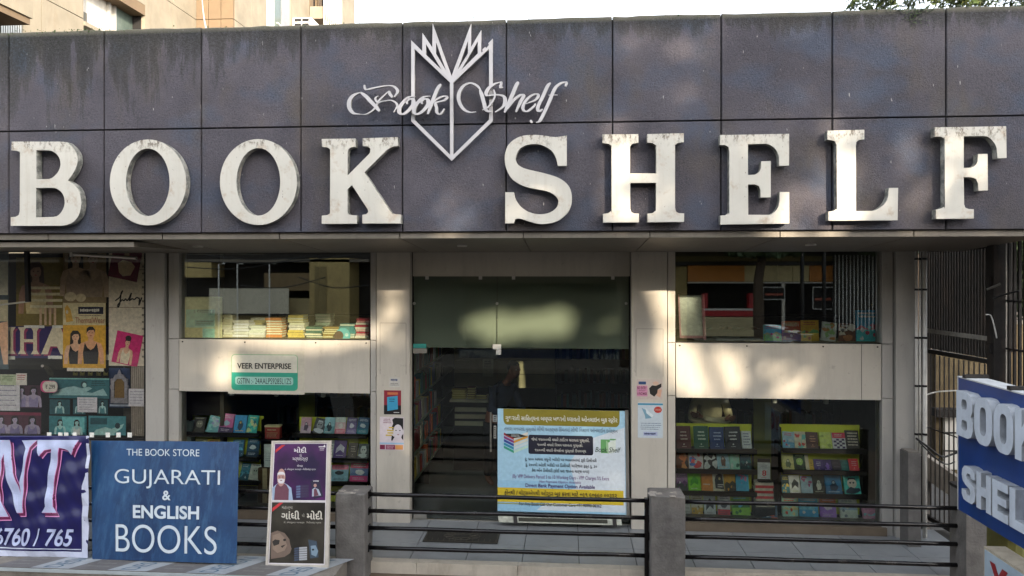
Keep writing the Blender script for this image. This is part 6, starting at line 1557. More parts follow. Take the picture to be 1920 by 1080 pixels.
cable('loose_cable', [A(1848, 590, 7.8), A(1858, 592, 7.8), A(1864, 612, 7.8), A(1869, 634, 7.8)], 'white looped cable hanging beside the thick gate post', .007, M['white'])
cable('loose_cable', [A(1718, 822, 8.4), A(1740, 838, 8.5), A(1765, 856, 8.6), A(1785, 852, 8.7), A(1800, 846, 8.7)], 'thick black cable sagging below the gate', .012)
cable('loose_cable', [A(1723, 828, 8.4), A(1745, 850, 8.5), A(1772, 870, 8.6), A(1790, 866, 8.7)], 'second black cable sagging lower behind the gate', .008)
cable('loose_cable', [A(1732, 742, 8.6), A(1755, 735, 8.6), A(1780, 733, 8.6), A(1800, 732, 8.6)], 'thin white pipe crossing behind the gate rods', .008, M['white'])
cable('loose_cable', [A(1862, 560, 7.6), A(1885, 552, 7.4), A(1912, 545, 7.2)], 'dark cable tied between the post and the grille', .009)
# what stands behind the gate
lit = pm('old_lime_wall', '#6c5f46', .9, 0, .3, 5, .5, 30, dirt=.5)
X0, Z0, X1, Z1 = RC(1768, 608, 1990, 690, 13.0)
t = thing('boundary_wall', 'weathered boundary wall behind the gate bars', 'wall', (X0, 13, 0)); MB(lit).box(X0, X1 + 3, 13, 13.25, -.1, Z1).build('body', t); MB(M['concrete_raw']).box(X0 - .03, X1 + 3, 12.97, 13.28, Z1 + .001, Z1 + .06).build('coping', t)
X0, Z0, X1, Z1 = RC(1755, 664, 1800, 770, 11.2)
t = thing('garden_outbuilding', 'small cream outbuilding with a barred white window behind the gate', 'building', (X0, 11.2, 0)); MB(lit).box(X0, X1 + .06, 11.2, 11.9, -.1, Z1).build('wall', t)
X0, Z0, X1, Z1 = RC(1768, 783, 1798, 880, 11.18); fw_ = MB(M['white']).box(X0, X1, 11.17, 11.199, Z0, Z1).build('window', t)
for z in (Z0 + (Z1 - Z0) * .35, Z0 + (Z1 - Z0) * .7): MB(M['black']).box(X0, X1, 11.15, 11.169, z, z + .02).build('window_bar', fw_)
X0, Z0, X1, Z1 = RC(1757, 768, 1812, 783, 11.0); MB(M['dark']).box(X0, X1, 11.0, 11.17, Z0, Z1).build('lintel', t)
t = thing('stair_beam', 'sloping speckled concrete stair beam behind the gate rods', 'beam', A(1745, 880, 9.6)); MB(M['concrete_raw']).bar(A(1728, 868, 9.6), A(1825, 935, 9.3), .14, .25).build('beam', t); MB(M['concrete']).bar(A(1733, 860, 9.6), A(1733, 1000, 9.6), .10, .12).build('leg', t)
t = thing('dark_shed', 'dark shed standing in the side passage behind the gate', 'shed', A(1740, 900, 10.5)); MB(pm('shed_wall', '#2f2822', .8)).box(4.55, 5.02, 10.4, 11.1, -.1, 2.0).build('wall', t); MB(M['wood']).box(4.5, 5.1, 10.35, 11.15, 2.001, 2.05).build('roof', t)

# ------------------------------------------------------------------ the blue projecting sign
XS = AX(1797, 705, 3.42).x
def sp(px, py, X=3.42): return AX(px, py, X)
YA = sp(1797, 700).y; ZTs, ZBs = sp(1797, 705).z, sp(1797, 955).z; YBn = YA - 1.95
fs = Fr((3.42, YA, ZTs), (0, YBn - YA, 0), (0, 0, ZBs - ZTs))
t = thing('projecting_sign', 'deep blue box sign with raised pale letters BOOK SHELF at the right edge', 'sign', (3.5, (YA + YBn) / 2, ZBs))
bsm = pm('deep_blue_sheet', '#123c82', .4, 0, .2, 3, dirt=.25, dcol='#3a5a80')
MB(bsm).box(3.42, 3.56, YBn, YA, ZBs, ZTs - .012).build('box', t)
MB(pm('pale_top_sheet', '#cfd3d6', .5, 0, .1, 5, dirt=.4)).box(3.412, 3.59, YBn - .01, YA + .005, ZTs - .011, ZTs).build('top_sheet', t)
MB(M['white']).box(3.415, 3.56, YA + .0005, YA + .008, ZBs, ZTs - .012).build('edge_trim', t)
plm = pm('pale_letter_sheet', '#d3deec', .5, 0, .1, 6, dirt=.3, dcol='#5a5a5c'); pls = pm('letter_side_sheet', '#bcc2c8', .5, 0, .2, 8, dirt=.7, dcol='#55504c')
def block(pts, holes, y0, z0, w, h):       # letter on the sign face (x runs towards the viewer)
    f = lambda P_: [Vector((3.42 - .085, y0 - x * w, z0 + y * h)) for x, y in P_]
    mb = MB(); mb.prism(f(pts), [f(h_) for h_ in holes], (.0845, 0, 0), plm, pls); return mb
def rb(x0, y0, x1, y1, r, n=6):
    out = []
    for cx, cy, a in ((x1 - r, y0 + r, -90), (x1 - r, y1 - r, 0), (x0 + r, y1 - r, 90), (x0 + r, y0 + r, 180)):
        for k in range(n + 1): th = math.radians(a + 90 * k / n); out.append((cx + r * math.cos(th), cy + r * math.sin(th)))
    return out
oB = [(0, 0), (.7, 0), (.9, .06), (1, .2), (1, .38), (.88, .5), (.97, .62), (.97, .8), (.88, .94), (.7, 1), (0, 1)]
hB = [rb(.32, .16, .66, .38, .08, 3), rb(.32, .62, .64, .84, .08, 3)]
oO = rb(0, 0, 1, 1, .38); hO = [rb(.33, .2, .67, .8, .14)]
oK = [(0, 0), (.32, 0), (.32, .3), (.42, .42), (.66, 0), (1, 0), (.62, .58), (1, 1), (.64, 1), (.32, .64), (.32, 1), (0, 1)]
oS = [(0, .3), (0, .16), (.14, .02), (.4, 0), (.75, 0), (.95, .1), (1, .28), (.94, .46), (.75, .55), (.4, .63), (.34, .72), (.42, .8), (.64, .8), (.68, .7), (.98, .7), (.95, .88), (.78, .98), (.5, 1), (.2, .98), (.04, .86), (.0, .7), (.08, .54), (.3, .45), (.6, .38), (.66, .28), (.58, .2), (.38, .2), (.32, .3)]
oH = [(0, 0), (.33, 0), (.33, .38), (.67, .38), (.67, 0), (1, 0), (1, 1), (.67, 1), (.67, .62), (.33, .62), (.33, 1), (0, 1)]
oE = [(0, 0), (1, 0), (1, .22), (.34, .22), (.34, .4), (.9, .4), (.9, .6), (.34, .6), (.34, .78), (1, .78), (1, 1), (0, 1)]
oL = [(0, 0), (1, 0), (1, .24), (.36, .24), (.36, 1), (0, 1)]
oF = [(0, 0), (.36, 0), (.36, .4), (.88, .4), (.88, .62), (.36, .62), (.36, .78), (1, .78), (1, 1), (0, 1)]
Ht = ZTs - ZBs
def sy(px, py, X=3.33): return AX(px, py, X)
yB0 = sy(1792, 780).y; zt1, zb1 = sy(1794, 732).z, sy(1794, 815).z
wL = .25; gap = .02
for i, (o_, h_) in enumerate(((oB, hB), (oO, hO), (oO, hO), (oK, []))): block(o_, h_, yB0 - i * (wL + gap), zb1, wL, zt1 - zb1).build('raised_letter', t)
yS0 = sy(1802, 900).y; zt2, zb2 = sy(1804, 870).z, sy(1804, 936).z
wS = .20
for i, (o_, h_) in enumerate(((oS, []), (oH, []), (oE, []), (oL, []), (oF, []))): block(o_, h_, yS0 - i * (wS + gap), zb2, wS, zt2 - zb2).build('raised_letter', t)
for yy in (YA - .12, YA - .75): MB(rust).box(3.40, 3.60, yy - .02, yy + .02, ZTs + .0005, ZTs + .03).build('bracket', t)
# support pier and things under the sign
q0, q1 = A(1812, 1000, 7.2), A(1850, 1000, 7.2)
t = thing('concrete_pier', 'dark concrete pier under the blue projecting sign', 'pier', ((q0.x + q1.x) / 2, 7.3, -.12)); MB(M['concrete']).box(q0.x, q1.x, 7.2, 7.5, -.12, .93).build('shaft', t); MB(rust).box(q0.x - .01, q1.x + .01, 7.19, 7.51, .931, .96).build('cap_plate', t)
t = thing('olive_drum', 'olive green drum half hidden under the blue sign', 'drum', A(1880, 1010, 7.6)); c_ = A(1882, 1010, 7.75); mb = MB(pm('olive_drum_paint', '#6c6a34', .7, 0, .2, 6, dirt=.5)); mb.tube([(c_.x, 7.75, -.12), (c_.x, 7.75, .62)], .2, 18); mb.build('body', t); mb = MB(pm('brown_sack', '#5c4c3c', .9)); mb.tube([(c_.x - .12, 7.5, .5), (c_.x, 7.45, .52), (c_.x + .12, 7.5, .5)], [.05, .08, .05], 8); mb.build('sack', t)
tl4, tr4, bl4 = AX(1846, 1030, 3.3), AX(1960, 1090, 3.3), AX(1846, 1110, 3.3)
yq = tl4.y; zq = tl4.z
t = thing('small_sign_box', 'small pale sign box with a red Y shaped letter at the lower right corner', 'sign', (3.35, yq - .4, -.62))
MB(pm('pale_sign_face', '#a9bccb', .5, 0, .15, 4, dirt=.3)).box(3.30, 3.305, yq - .9, yq, zq - .6, zq).build('face', t); MB(pm('weathered_cream', '#b5ab98', .7, 0, .2, 8, dirt=.6)).box(3.306, 3.47, yq - .9, yq + .02, zq - .6, zq + .02).build('box', t); MB(rust).box(3.34, 3.42, yq - .3, yq - .24, -.62, zq - .601).build('leg', t)
f_ = Fr((3.30, yq, zq), (0, -.9, 0), (0, 0, -.6)); mb = MB(); put_text(mb, f_, 'Y', .08, .1, .34, .55, ink('#8f1f28'), .002, .05); put_text(mb, f_, 'O', .38, .1, .62, .55, ink('#8f1f28'), .002, .05); mb.build('lettering', t)
# ------------------------------------------------------------------ apartment block behind, upper left
apt = thing('apartment_building', 'sunlit cream concrete apartment block rising behind the fascia at the left', 'building', (-14, 22, 0))
cw = pm('cream_render', '#908877', .85, 0, .16, 1.2, .25, 20, dirt=.3, dcol='#7a6248')
cw2 = pm('shaded_render', '#77654f', .85, 0, .12, 1.5, .25, 20, dirt=.35, dcol='#6a5642')  # cream render darkened, its shade put into the colour
XA = -14.0
def ax(px, py=0, X=XA): return AX(px, py, X).y
y_a, y_b = ax(-40), ax(370); YB_ = y_b
ZA0, ZA1 = -.1, 22.0
XB_ = A(440, 20, YB_).x
# receding wall one, built as storey panels with recessed joints
wy0, wy1 = ax(157), ax(272)            # the big window opening
zo0 = 3.0; zo1 = AX(250, 10, XA).z + .8
def wall_panels(X, ya, yb, zs, th, mat, skip=None, name='wall_panel'):
    n = max(1, round((yb - ya) / 1.6)); st = (yb - ya) / n
    for i in range(n):
        for z0, z1 in zip(zs, zs[1:]):
            a, b2 = ya + i * st + .012, ya + (i + 1) * st - .012
            if skip and a < skip[1] and b2 > skip[0] and z0 < skip[3] and z1 > skip[2]: continue
            MB(mat).box(X - th, X, a, b2, z0 + .012, z1 - .012).build(name, apt)
zs = [3.5, 6.0, 8.2, 10.4, 12.6, 15, 18, 21]
MB(M['dark']).box(XA - .5, XA - .03, y_a - 3, wy0 - .05, ZA0, 21).build('wall_core', apt)
MB(M['dark']).box(XA - .5, XA - .03, wy1 + .05, y_b, ZA0, 21).build('wall_core', apt)
wall_panels(XA, y_a - 3, wy0, zs, .14, cw); wall_panels(XA, wy1, y_b, zs, .14, cw)
# deep window bay
zl_ = AX(268, 27, XA).z - .55
MB(cw).box(XA - .5, XA, wy0, wy1, zl_ + .9, 21).build('upper_wall', apt)
MB(cw2).box(XA - .5, XA + .0, wy0, wy1, zl_ + .55, zl_ + .89).build('window_hood', apt)
wd = MB(pm('bay_white_wall', '#d9d6cc', .7)).box(XA - .60, XA - .52, wy0, wy1 + 1.2, ZA0, zl_ + 2.5).build('window', apt)
MB(M['clad2']).box(XA - .51, XA - .42, wy1 - 1.25, wy1 - 1.15, 5, zl_ + 1.5).build('mullion', wd); MB(M['clad2']).box(XA - .51, XA - .42, wy1 - .95, wy1 - .88, 5, zl_ + 1.5).build('mullion', wd)
MB(pm('dusty_green_glass', '#5c6a64', .2)).box(XA - .51, XA - .47, wy1 - .87, wy1 + .3, 5, zl_ + 1.5).build('pane', wd)
MB(pm('grey_shutter', '#6c6a60', .6)).box(XA - .4, XA - .35, wy0 + .1, wy0 + .65, AX(165, 38, XA).z, AX(165, 14, XA).z).build('shutter', apt)
MB(cw).box(XA - .4, XA + .05, wy0 - .01, wy0 + .7, AX(165, 44, XA).z - .12, AX(165, 44, XA).z).build('ledge', apt)
# balcony at the far left
zb_ = AX(30, 30, XA + .9).z
MB(cw).box(XA + .001, XA + 1.2, y_a - 3, ax(62, 20, XA + 1.2), AX(30, 20, XA + 1.2).z, AX(30, -14, XA + 1.2).z).build('balcony_wall', apt)
MB(cw2).box(XA + .001, XA + 1.15, y_a - 3, ax(60, 20, XA + 1.2), AX(30, 20, XA + 1.2).z - .16, AX(30, 20, XA + 1.2).z - .002).build('balcony_floor', apt)
MB(M['dark']).box(XA + .001, XA + .02, y_a - 3, ax(36), 4, AX(30, 22, XA).z).build('dark_opening', apt)
for k in range(9):
    yy = ax(2 + k * 4.4, 50, XA + .1)
    MB(M['chrome']).bar((XA + .1, yy, 5), (XA + .1, yy, AX(20, 24, XA).z), .05).build('window_bar', apt)
# frontal piece
n = 3
for i in range(n):
    xa = XA + (XB_ - XA) * i / n; xb = XA + (XB_ - XA) * (i + 1) / n
    for z0, z1 in zip(zs, zs[1:]): MB(cw2).box(xa + .012, xb - .012, YB_ - .1, YB_ + .02, z0 + .012, z1 - .012).build('wall_panel', apt)
MB(M['dark']).box(XA, XB_ - .05, YB_ + .03, YB_ + .4, ZA0, 21).build('wall_core', apt)
# second receding wing
y_e = AX(665, 30, XB_).y
wall_panels(XB_, YB_, AX(500, 20, XB_).y, zs, .14, cw)
y1_, y2_ = AX(503, 20, XB_).y, AX(545, 20, XB_).y
MB(M['dark']).box(XB_ - .9, XB_ - .16, YB_, y_e, ZA0, 21).build('wall_core', apt)
wd = MB(M['white']).box(XB_ - .15, XB_ - .10, y1_, y2_, 4, 21).build('window', apt)
MB(pm('dusty_green_glass', '#5c6a64', .2)).box(XB_ - .099, XB_ - .07, y1_ + (y2_ - y1_) * .35, y1_ + (y2_ - y1_) * .62, 4, 21).build('pane', wd)
MB(pm('cool_shutter', '#8f939b', .4)).box(XB_ - .069, XB_ - .04, y1_ + (y2_ - y1_) * .64, y2_, 4, 21).build('pane', wd)
za = AX(505, 22, XB_ + .7).z
for dz in (0, -.6):
    MB(M['white']).bar((XB_ + .5, y1_ - .3, za + dz), (XB_ + .5, y2_ - .5, za + dz), .05).build('sill_rail', wd)
MB(cw).box(XB_ - .15, XB_, y2_, AX(585, 20, XB_).y, ZA0, 21).build('wall_panel', apt)
ac = thing('air_conditioner', 'small box air conditioner hanging on the wing of the cream block', 'air conditioner', AX(565, 36, XB_ + .5))
p0, p1 = AX(552, 36, XB_ + .1), AX(572, 36, XB_ + .1); zt_, zb2_ = AX(560, 13, XB_ + .8).z, AX(560, 34, XB_ + .8).z
MB(M['white']).box(XB_ + .01, XB_ + .9, p0.y, p1.y, zb2_, zt_).build('case', ac)
for k in range(2):
    for j in range(2): MB(M['dark']).box(XB_ + .12 + k * .36, XB_ + .42 + k * .36, p0.y - .03, p0.y - .001, zb2_ + .1 + j * (zt_ - zb2_) * .45, zb2_ + (j + 1) * (zt_ - zb2_) * .45).build('grille', ac)
MB(cw2).box(XB_ + .01, XB_ + 1.1, p0.y - .1, p1.y + .1, zb2_ - .15, zb2_ - .01).build('bracket', ac)
y3, y4 = AX(580, 20, XB_).y, AX(612, 20, XB_).y
MB(pm('shadowy_loggia', '#6a6258', .9)).box(XB_ - .3, XB_ - .2, y3, y4, ZA0, 21).build('loggia_back', apt)
for k, yy in enumerate((y3, (y3 + y4) / 2, y4)): MB(cw2).box(XB_ - .3, XB_ + .02, yy, yy + .5, ZA0, 21).build('pier', apt)
zf = AX(600, 20, XB_ + .8).z
MB(cw).box(XB_ - .3, XB_ + .8, y3, AX(640, 20, XB_).y, zf - .1, zf + .5).build('floor_band', apt)
# ornamental white screen
ys0, ys1 = AX(608, 20, XB_ + .8).y, AX(640, 20, XB_ + .8).y
scn = MB(M['white']).bar((XB_ + .8, ys0, zf + .55), (XB_ + .8, ys1, zf + .55), .06).build('balcony_screen', apt)
for k in range(10):
    yy = ys0 + (ys1 - ys0) * k / 9; MB(M['white']).bar((XB_ + .8, yy, zf - 1.5), (XB_ + .8, yy, zf + 4), .05).build('upright', scn)
for k in range(9):
    for j in range(5):
        ya = ys0 + (ys1 - ys0) * k / 9; yb2 = ys0 + (ys1 - ys0) * (k + 1) / 9; z0 = zf - 1 + j * .9
        MB(M['white']).bar((XB_ + .8, ya, z0), (XB_ + .8, yb2, z0 + .9), .035).build('scroll', scn)
MB(cw).box(XB_ - .3, XB_ + .0, AX(642, 20, XB_).y, y_e, ZA0, 21).build('end_wall', apt)
cable('roof_cable', [A(388, 62, 7.35), A(382, 30, 12), A(379, 0, 16), A(378, -30, 18)], 'thin cable running up behind the parapet', .01, M['white'])

# ------------------------------------------------------------------ trees
bark = pm('tree_bark', '#4a3d30', .95, 0, .3, 6, .8, 20)
def leafmat(name, cols):
    m, nt, N_, L_, b = newmat(name)
    c = mix(nt, ramp(nt, noise(nt, 1.3, 3), [(.35, 0), (.65, 1)]), cols[0], cols[1]); c = mix(nt, ramp(nt, noise(nt, 7, 2), [(.55, 0), (.75, .7)]), c, cols[2])
    L_.new(c, b.inputs['Base Color']); b.inputs['Roughness'].default_value = .5
    tr_ = node(nt, 'ShaderNodeBsdfTranslucent'); L_.new(c, tr_.inputs[0]); mx = node(nt, 'ShaderNodeMixShader'); mx.inputs[0].default_value = .3
    L_.new(b.outputs[0], mx.inputs[1]); L_.new(tr_.outputs[0], mx.inputs[2]); L_.new(mx.outputs[0], nt.nodes['Material Output'].inputs[0]); return m
lfA = leafmat('tree_leaves', ((.05, .085, .02), (.09, .12, .03), (.16, .13, .035)))
lfB = leafmat('dark_tree_leaves', ((.03, .055, .015), (.05, .08, .02), (.07, .09, .025)))
def limb(mb, p, d, L, r, depth, rr, tips):
    pts = [p]; q = Vector(p); dd = Vector(d)
    for k in range(4):
        dd = (dd + Vector((rr.uniform(-.25, .25), rr.uniform(-.25, .25), rr.uniform(-.08, .2)))).normalized(); q = q + dd * L / 4; pts.append(q.copy())
    mb.tube(pts, [r * (1 - .13 * i) for i in range(5)], 7)
    if depth == 0: tips.append(q.copy()); return
    for k in range(3):
        a = rr.uniform(0, 6.28); nd = (dd + Vector((math.cos(a), math.sin(a), rr.uniform(.0, .5))) * .75).normalized()
        limb(mb, pts[rr.choice((3, 4))], nd, L * .68, r * .5, depth - 1, rr, tips)
def tree(label, base, hgt, crown, n, size, mat, seed, keep=None, group='trees'):
    rr = random.Random(seed); t = thing('tree', label, 'tree', base, group); tips = []
    mb = MB(bark); limb(mb, Vector(base), Vector((0, 0, 1)), hgt * .45, hgt * .028, 3, rr, tips); mb.build('trunk', t)
    mb = MB(mat); cx, cy, cz, rx, ry, rz = crown
    clumps = [Vector((cx + rx * math.cos(a) * q, cy + ry * math.sin(a) * q, cz + rz * w)) for a, q, w in ((rr.uniform(0, 6.28), rr.random() ** .5, rr.uniform(-1, 1) * .8) for _ in range(max(10, n // 60)))]
    vs = []; fs = []
    for i in range(n):
        c = rr.choice(clumps); s = min(rx, rz) * .30
        p = c + Vector((rr.gauss(0, s), rr.gauss(0, s), rr.gauss(0, s * .8)))
        if keep and not keep(p, rr): continue
        u = Vector((rr.gauss(0, 1), rr.gauss(0, 1), rr.gauss(0, 1))).normalized(); v = u.orthogonal().normalized(); z_ = size * rr.uniform(.6, 1.3)
        k = len(vs); vs += [p - u * z_, p + v * z_ * .45, p + u * z_, p - v * z_ * .45]; fs.append((k, k + 1, k + 2, k + 3))
    mb.add(vs, fs); mb.build('crown', t)
    return t
# behind the roof on the right: the tips seen over the coping
b0 = A(1700, 20, 11.0)
tree('leafy tree behind the shop, its sparse top showing over the right of the fascia', (A(1735, 0, 14.8).x, 14.8, -.1), 7.4, (A(1735, 0, 14.8).x, 14.8, A(1740, -12, 14.8).z, 1.5, 1.0, .35), 2600, .075, lfA, 11)
tree('second leafy tree behind the shop at the far right corner', (A(1900, 0, 15.5).x, 15.5, -.1), 7.6, (A(1900, 0, 15.5).x, 15.5, A(1900, -15, 15.5).z, 1.2, 1.0, .4), 1900, .075, lfA, 12)
tree('dark tree filling the gap behind the gate bars', (11.2, 16.5, -.1), 7.0, (10.8, 16.5, 3.6, 2.6, 1.5, 1.6), 5200, .17, lfB, 13)
tree('dark bushy tree behind the boundary wall at the right edge', (13.6, 17.5, -.1), 7.0, (13.4, 17.5, 3.6, 2.2, 1.5, 1.8), 4200, .17, lfB, 14)
# moss and weeds on the coping
rr = random.Random(5); mb = MB(lfB); vs = []; fs = []
for i in range(420):
    px = rr.choice((rr.gauss(1722, 14), rr.gauss(1680, 30), rr.uniform(0, 1920), rr.gauss(120, 60))); q = A(px, 20, 6.99); z = 5.51 + rr.uniform(-.02, .03) - (rr.random() ** 2 * .16 if 1690 < px < 1745 else 0)
    p = Vector((q.x, 6.985 + rr.uniform(-.01, .08 if z > 5.5 else 0), z)); u = Vector((rr.gauss(0, 1), rr.gauss(0, .4), rr.gauss(0, 1))).normalized(); v = u.orthogonal().normalized(); s = rr.uniform(.006, .016)
    k = len(vs); vs += [p - u * s, p + v * s * .6, p + u * s, p - v * s * .6]; fs.append((k, k + 1, k + 2, k + 3))
mb.add(vs, fs); o = mb.build('moss'); o['kind'] = 'stuff'; o['label'] = 'small weeds and moss growing along the fascia coping'

# ------------------------------------------------------------------ the far side of the street, seen in the window glass
def RF(px, py, Y, Yg=8.70): 
    p = A(px, py, 2 * Yg - Y); return Vector((p.x, Y, p.z))
OY = -12.0
op = thing('opposite_building', 'cream building with open balconies across the street, mirrored in the left window', 'building', (-12, OY, -.5))
ow = pm('opposite_cream', '#b59f68', .85, 0, .15, 2, .2, 20, dirt=.4)
def oq(x0, y0, x1, y1, d, mat, name, parent, Y=OY):
    a = RF(x0, y1, Y); b2 = RF(x1, y0, Y)
    return MB(mat).box(a.x, b2.x, Y - d, Y, a.z, b2.z).build(name, parent)
MB(pm('opposite_dark_recess', '#2c2722', .9)).box(-40, -4.5, OY - 3.0, OY - 1.5, -.5, 9).build('back_wall', op)
oq(580, 484, 655, 720, 1.4, ow, 'pillar_wall', op); oq(342, 492, 396, 520, 1.2, ow, 'balcony_wall', op); oq(495, 512, 580, 545, 1.3, pm('opp_brown', '#7c6848', .9), 'side_wall', op)
oq(300, 560, 580, 720, 1.3, pm('opposite_low_wall', '#a3936a', .9, 0, .2, 2), 'ground_floor_wall', op); oq(0, 486, 690, 492, 1.6, pm('opp_slab', '#6c6458', .9), 'floor_slab', op)
MB(ow).box(-40, -4.5, OY - 1.2, OY, 5.2, 9.5).build('parapet', op)
oq(590, 500, 612, 640, .02, pm('opp_stain', '#8a7a50', .9), 'drain_stripe', op, OY + .03)
t = thing('blank_hoarding', 'blank pale hoarding board across the street, mirrored in the left window', 'board', RF(468, 588, OY + .5)); oq(392, 541, 541, 589, .05, pm('hoarding_white', '#c9c2ac', .7), 'panel', t, OY + .5); oq(390, 588.5, 543, 591, .08, M['black'], 'frame', t, OY + .5)
for px in (410, 445, 505):
    t = thing('street_pole', f'white upright pipe across the street, {"left" if px == 410 else "middle" if px == 445 else "right"} one of three', 'pole', RF(px, 541, OY + .7), 'poles across the street'); a = RF(px, 720, OY + .7); b2 = RF(px, 495, OY + .7); mb = MB(M['white']); mb.tube([a, b2, b2 + Vector((.25, 0, .02))], .03, 8); mb.build('shaft', t)
for k, (pa, pb) in enumerate((((335, 488), (690, 474)), ((335, 500), (560, 484)), ((450, 535), (610, 520)), ((560, 520), (690, 535)), ((335, 470), (600, 480)))):
    a, b2 = RF(*pa, OY + 2), RF(*pb, OY + 2); cable('street_cable', [a, (a + b2) / 2 - Vector((0, 0, .25)), b2], f'overhead street cable, {ORD[k]} strand mirrored in the glass', .022)
rs = thing('opposite_shop', 'snack shop with orange band and red counter across the street, mirrored in the right window', 'shop', (13, OY, -.5))
MB(pm('snack_shop_dark', '#231f1c', .9)).box(-4.4, 34, OY - 3, OY - 1.6, -.5, 8).build('back_wall', rs)
MB(pm('opposite_middle_wall', '#5c5040', .9, 0, .2, 2)).box(-4.4, 6.4, OY - 1.59, OY - .4, 2.6, 7.5).build('middle_front', rs)
orng = pm('orange_band', '#d9892c', .5, 0, .08, 2); crmb = pm('cream_band', '#d6c28a', .5, 0, .1, 2)
oq(1290, 498, 1396, 528, .1, orng, 'fascia_band', rs); oq(1396.5, 498, 1428, 528, .1, crmb, 'fascia_band', rs); oq(1429, 498, 1486, 528, .1, crmb, 'fascia_band', rs); oq(1487, 498, 1517, 528, .1, crmb, 'fascia_band', rs); oq(1518, 498, 1562, 528, .1, orng, 'fascia_band', rs)
oq(1262, 480, 1565, 490, .4, pm('opp_eave', '#8a7c50', .9), 'eave', rs); oq(1262, 491, 1565, 497, .2, M['black'], 'eave_beam', rs); oq(1290, 529, 1565, 531, .15, M['white'], 'fascia_trim', rs)
redp, cwp = pm('red_counter', '#b3262c', .4), pm('cream_counter', '#cdbf94', .6, 0, .1, 3)
oq(1318, 550, 1327, 578, .3, redp, 'counter_post', rs); oq(1404, 550, 1418, 578, .3, redp, 'counter_post', rs); oq(1318, 579, 1418, 582, .35, M['white'], 'counter_top', rs); oq(1318, 582.5, 1418, 593, .3, redp, 'counter_band', rs)
for k in range(7): oq(1322, 595 + k * 5.2, 1417, 599 + k * 5.2, .28, cwp, 'counter_slat', rs)
oq(1466, 528, 1472, 640, .1, M['chrome'], 'column', rs); oq(1240, 500, 1288, 640, .5, ow, 'side_wall', rs)
for (x0, y0, x1, y1, lab) in ((1431, 538, 1472, 562, 'black framed menu board across the street, hanging left'), (1524, 538, 1563, 580, 'black framed menu board across the street, hanging right')):
    t = thing('menu_board', lab, 'menu board', RF(x0, y1, OY + .3)); oq(x0, y0, x1, y1, .03, M['white'], 'frame', t, OY + .3); oq(x0 + 1.5, y0 + 1.5, x1 - 1.5, y1 - 1.5, .01, M['dark'], 'panel', t, OY + .312); oq(x0 + 4, (y0 + y1) / 2, x1 - 4, (y0 + y1) / 2 + 4, .006, ink('#a9543c'), 'print', t, OY + .32)
t = thing('street_gate', 'tall barred gate across the street, mirrored at the right of the right window', 'gate', RF(1600, 640, OY + .6))
for k in range(26):
    px = 1563 + k * 3.5; a, b2 = RF(px, 620, OY + .6), RF(px, 478, OY + .6); MB(M['white'] if k % 2 else M['black']).bar(a, b2, .035).build('bar', t)
for py in (482, 531, 586): a, b2 = RF(1562, py, OY + .55), RF(1652, py, OY + .55); MB(M['black']).bar(a, b2, .07).build('rail', t)
for px in (1504, 1545):
    t = thing('street_pole', f'dark street pole mirrored near the {"middle" if px == 1504 else "right"} of the right window', 'pole', RF(px, 640, OY + 3), 'poles across the street'); a, b2 = RF(px, 700, OY + 3), RF(px, 440, OY + 3); mb = MB(M['black']); mb.tube([Vector((a.x, a.y, -.5)), Vector((a.x, a.y, 6.0))], .07, 8); mb.build('shaft', t)
t = thing('shop_signboard', 'dark blue signboard with pale letters across the street, mirrored in the door glass', 'sign', RF(1000, 680, OY, YD)); 
a = RF(860, 676, OY + .2, YD); b2 = RF(1182, 655, OY + .2, YD)
MB(pm('night_blue_board', '#20355c', .5)).box(a.x, b2.x, OY, OY + .2, a.z, b2.z).build('panel', t)
for s, xa, xb in (('કાલજામ', 862, 932), ("Dino's", 1112, 1180)):
    f_ = Fr(Vector((RF(xb, 660, OY + .21, YD).x, OY + .21, b2.z - .08)), (RF(xa, 660, OY, YD).x - RF(xb, 660, OY, YD).x, 0, 0), (0, 0, a.z - b2.z + .16))
    mb = MB(); vs, fs, x0g, x1g, y0g, y1g = glyphs(s, .02); L0 = f_.O.x + f_.U.x; W_ = -f_.U.x
    mb.add([(L0 + W_ - (x - x0g) / (x1g - x0g) * W_, OY + .215, f_.O.z + f_.V.z * (1 - (y - y0g) / (y1g - y0g))) for x, y, z in vs], [f[::-1] for f in fs], ink('#b9bdb4')); mb.build('lettering', t)

# ------------------------------------------------------------------ street trees behind the camera that shade the front
PATCH = [  # leaves left out of the crowns so sun patches fall here: px, py, rx, ry, strength (fascia first, then the wall below)
 (1235, 80, 70, 26, .75), (1005, 400, 50, 34, .6), (880, 375, 45, 45, .4), (1165, 330, 45, 110, .85), (1240, 395, 60, 45, .5), (1575, 340, 42, 115, .85), (1470, 400, 40, 50, .3), (1715, 350, 28, 100, .5), (1800, 345, 50, 100, .42), (1620, 60, 100, 35, .12),
 (950, 606, 62, 32, 1.0), (1040, 600, 52, 30, 1.0), (1258, 590, 30, 110, .95), (1335, 700, 62, 50, 1.0), (1300, 600, 30, 46, .9), (1480, 712, 40, 30, .8), (740, 560, 20, 80, .9), (420, 690, 22, 40, .9), (560, 622, 150, 32, 1.0), (1250, 990, 40, 60, .5), (1400, 930, 160, 40, .25)]
def lightness(p):
    best = 0.0
    for Yp in (6.95, 8.6):
        k = (Yp - p.y) / (-SUN.y); q = p - SUN * k
        if Yp < 8 and q.z < 3.42: continue
        if Yp > 8 and q.z > 3.35: continue
        d = q - Vector((0, 0, EYE)); dep = d.dot(_f)
        px, py = 960 + F * d.dot(_r) / dep, HZ - F * d.z / dep
        for (cx, cy, rx, ry, s) in PATCH:
            e = ((px - cx) / rx) ** 2 + ((py - cy) / ry) ** 2
            if e < 1.6: best = max(best, s * min(1.0, (1.6 - e) / .5))
    return best
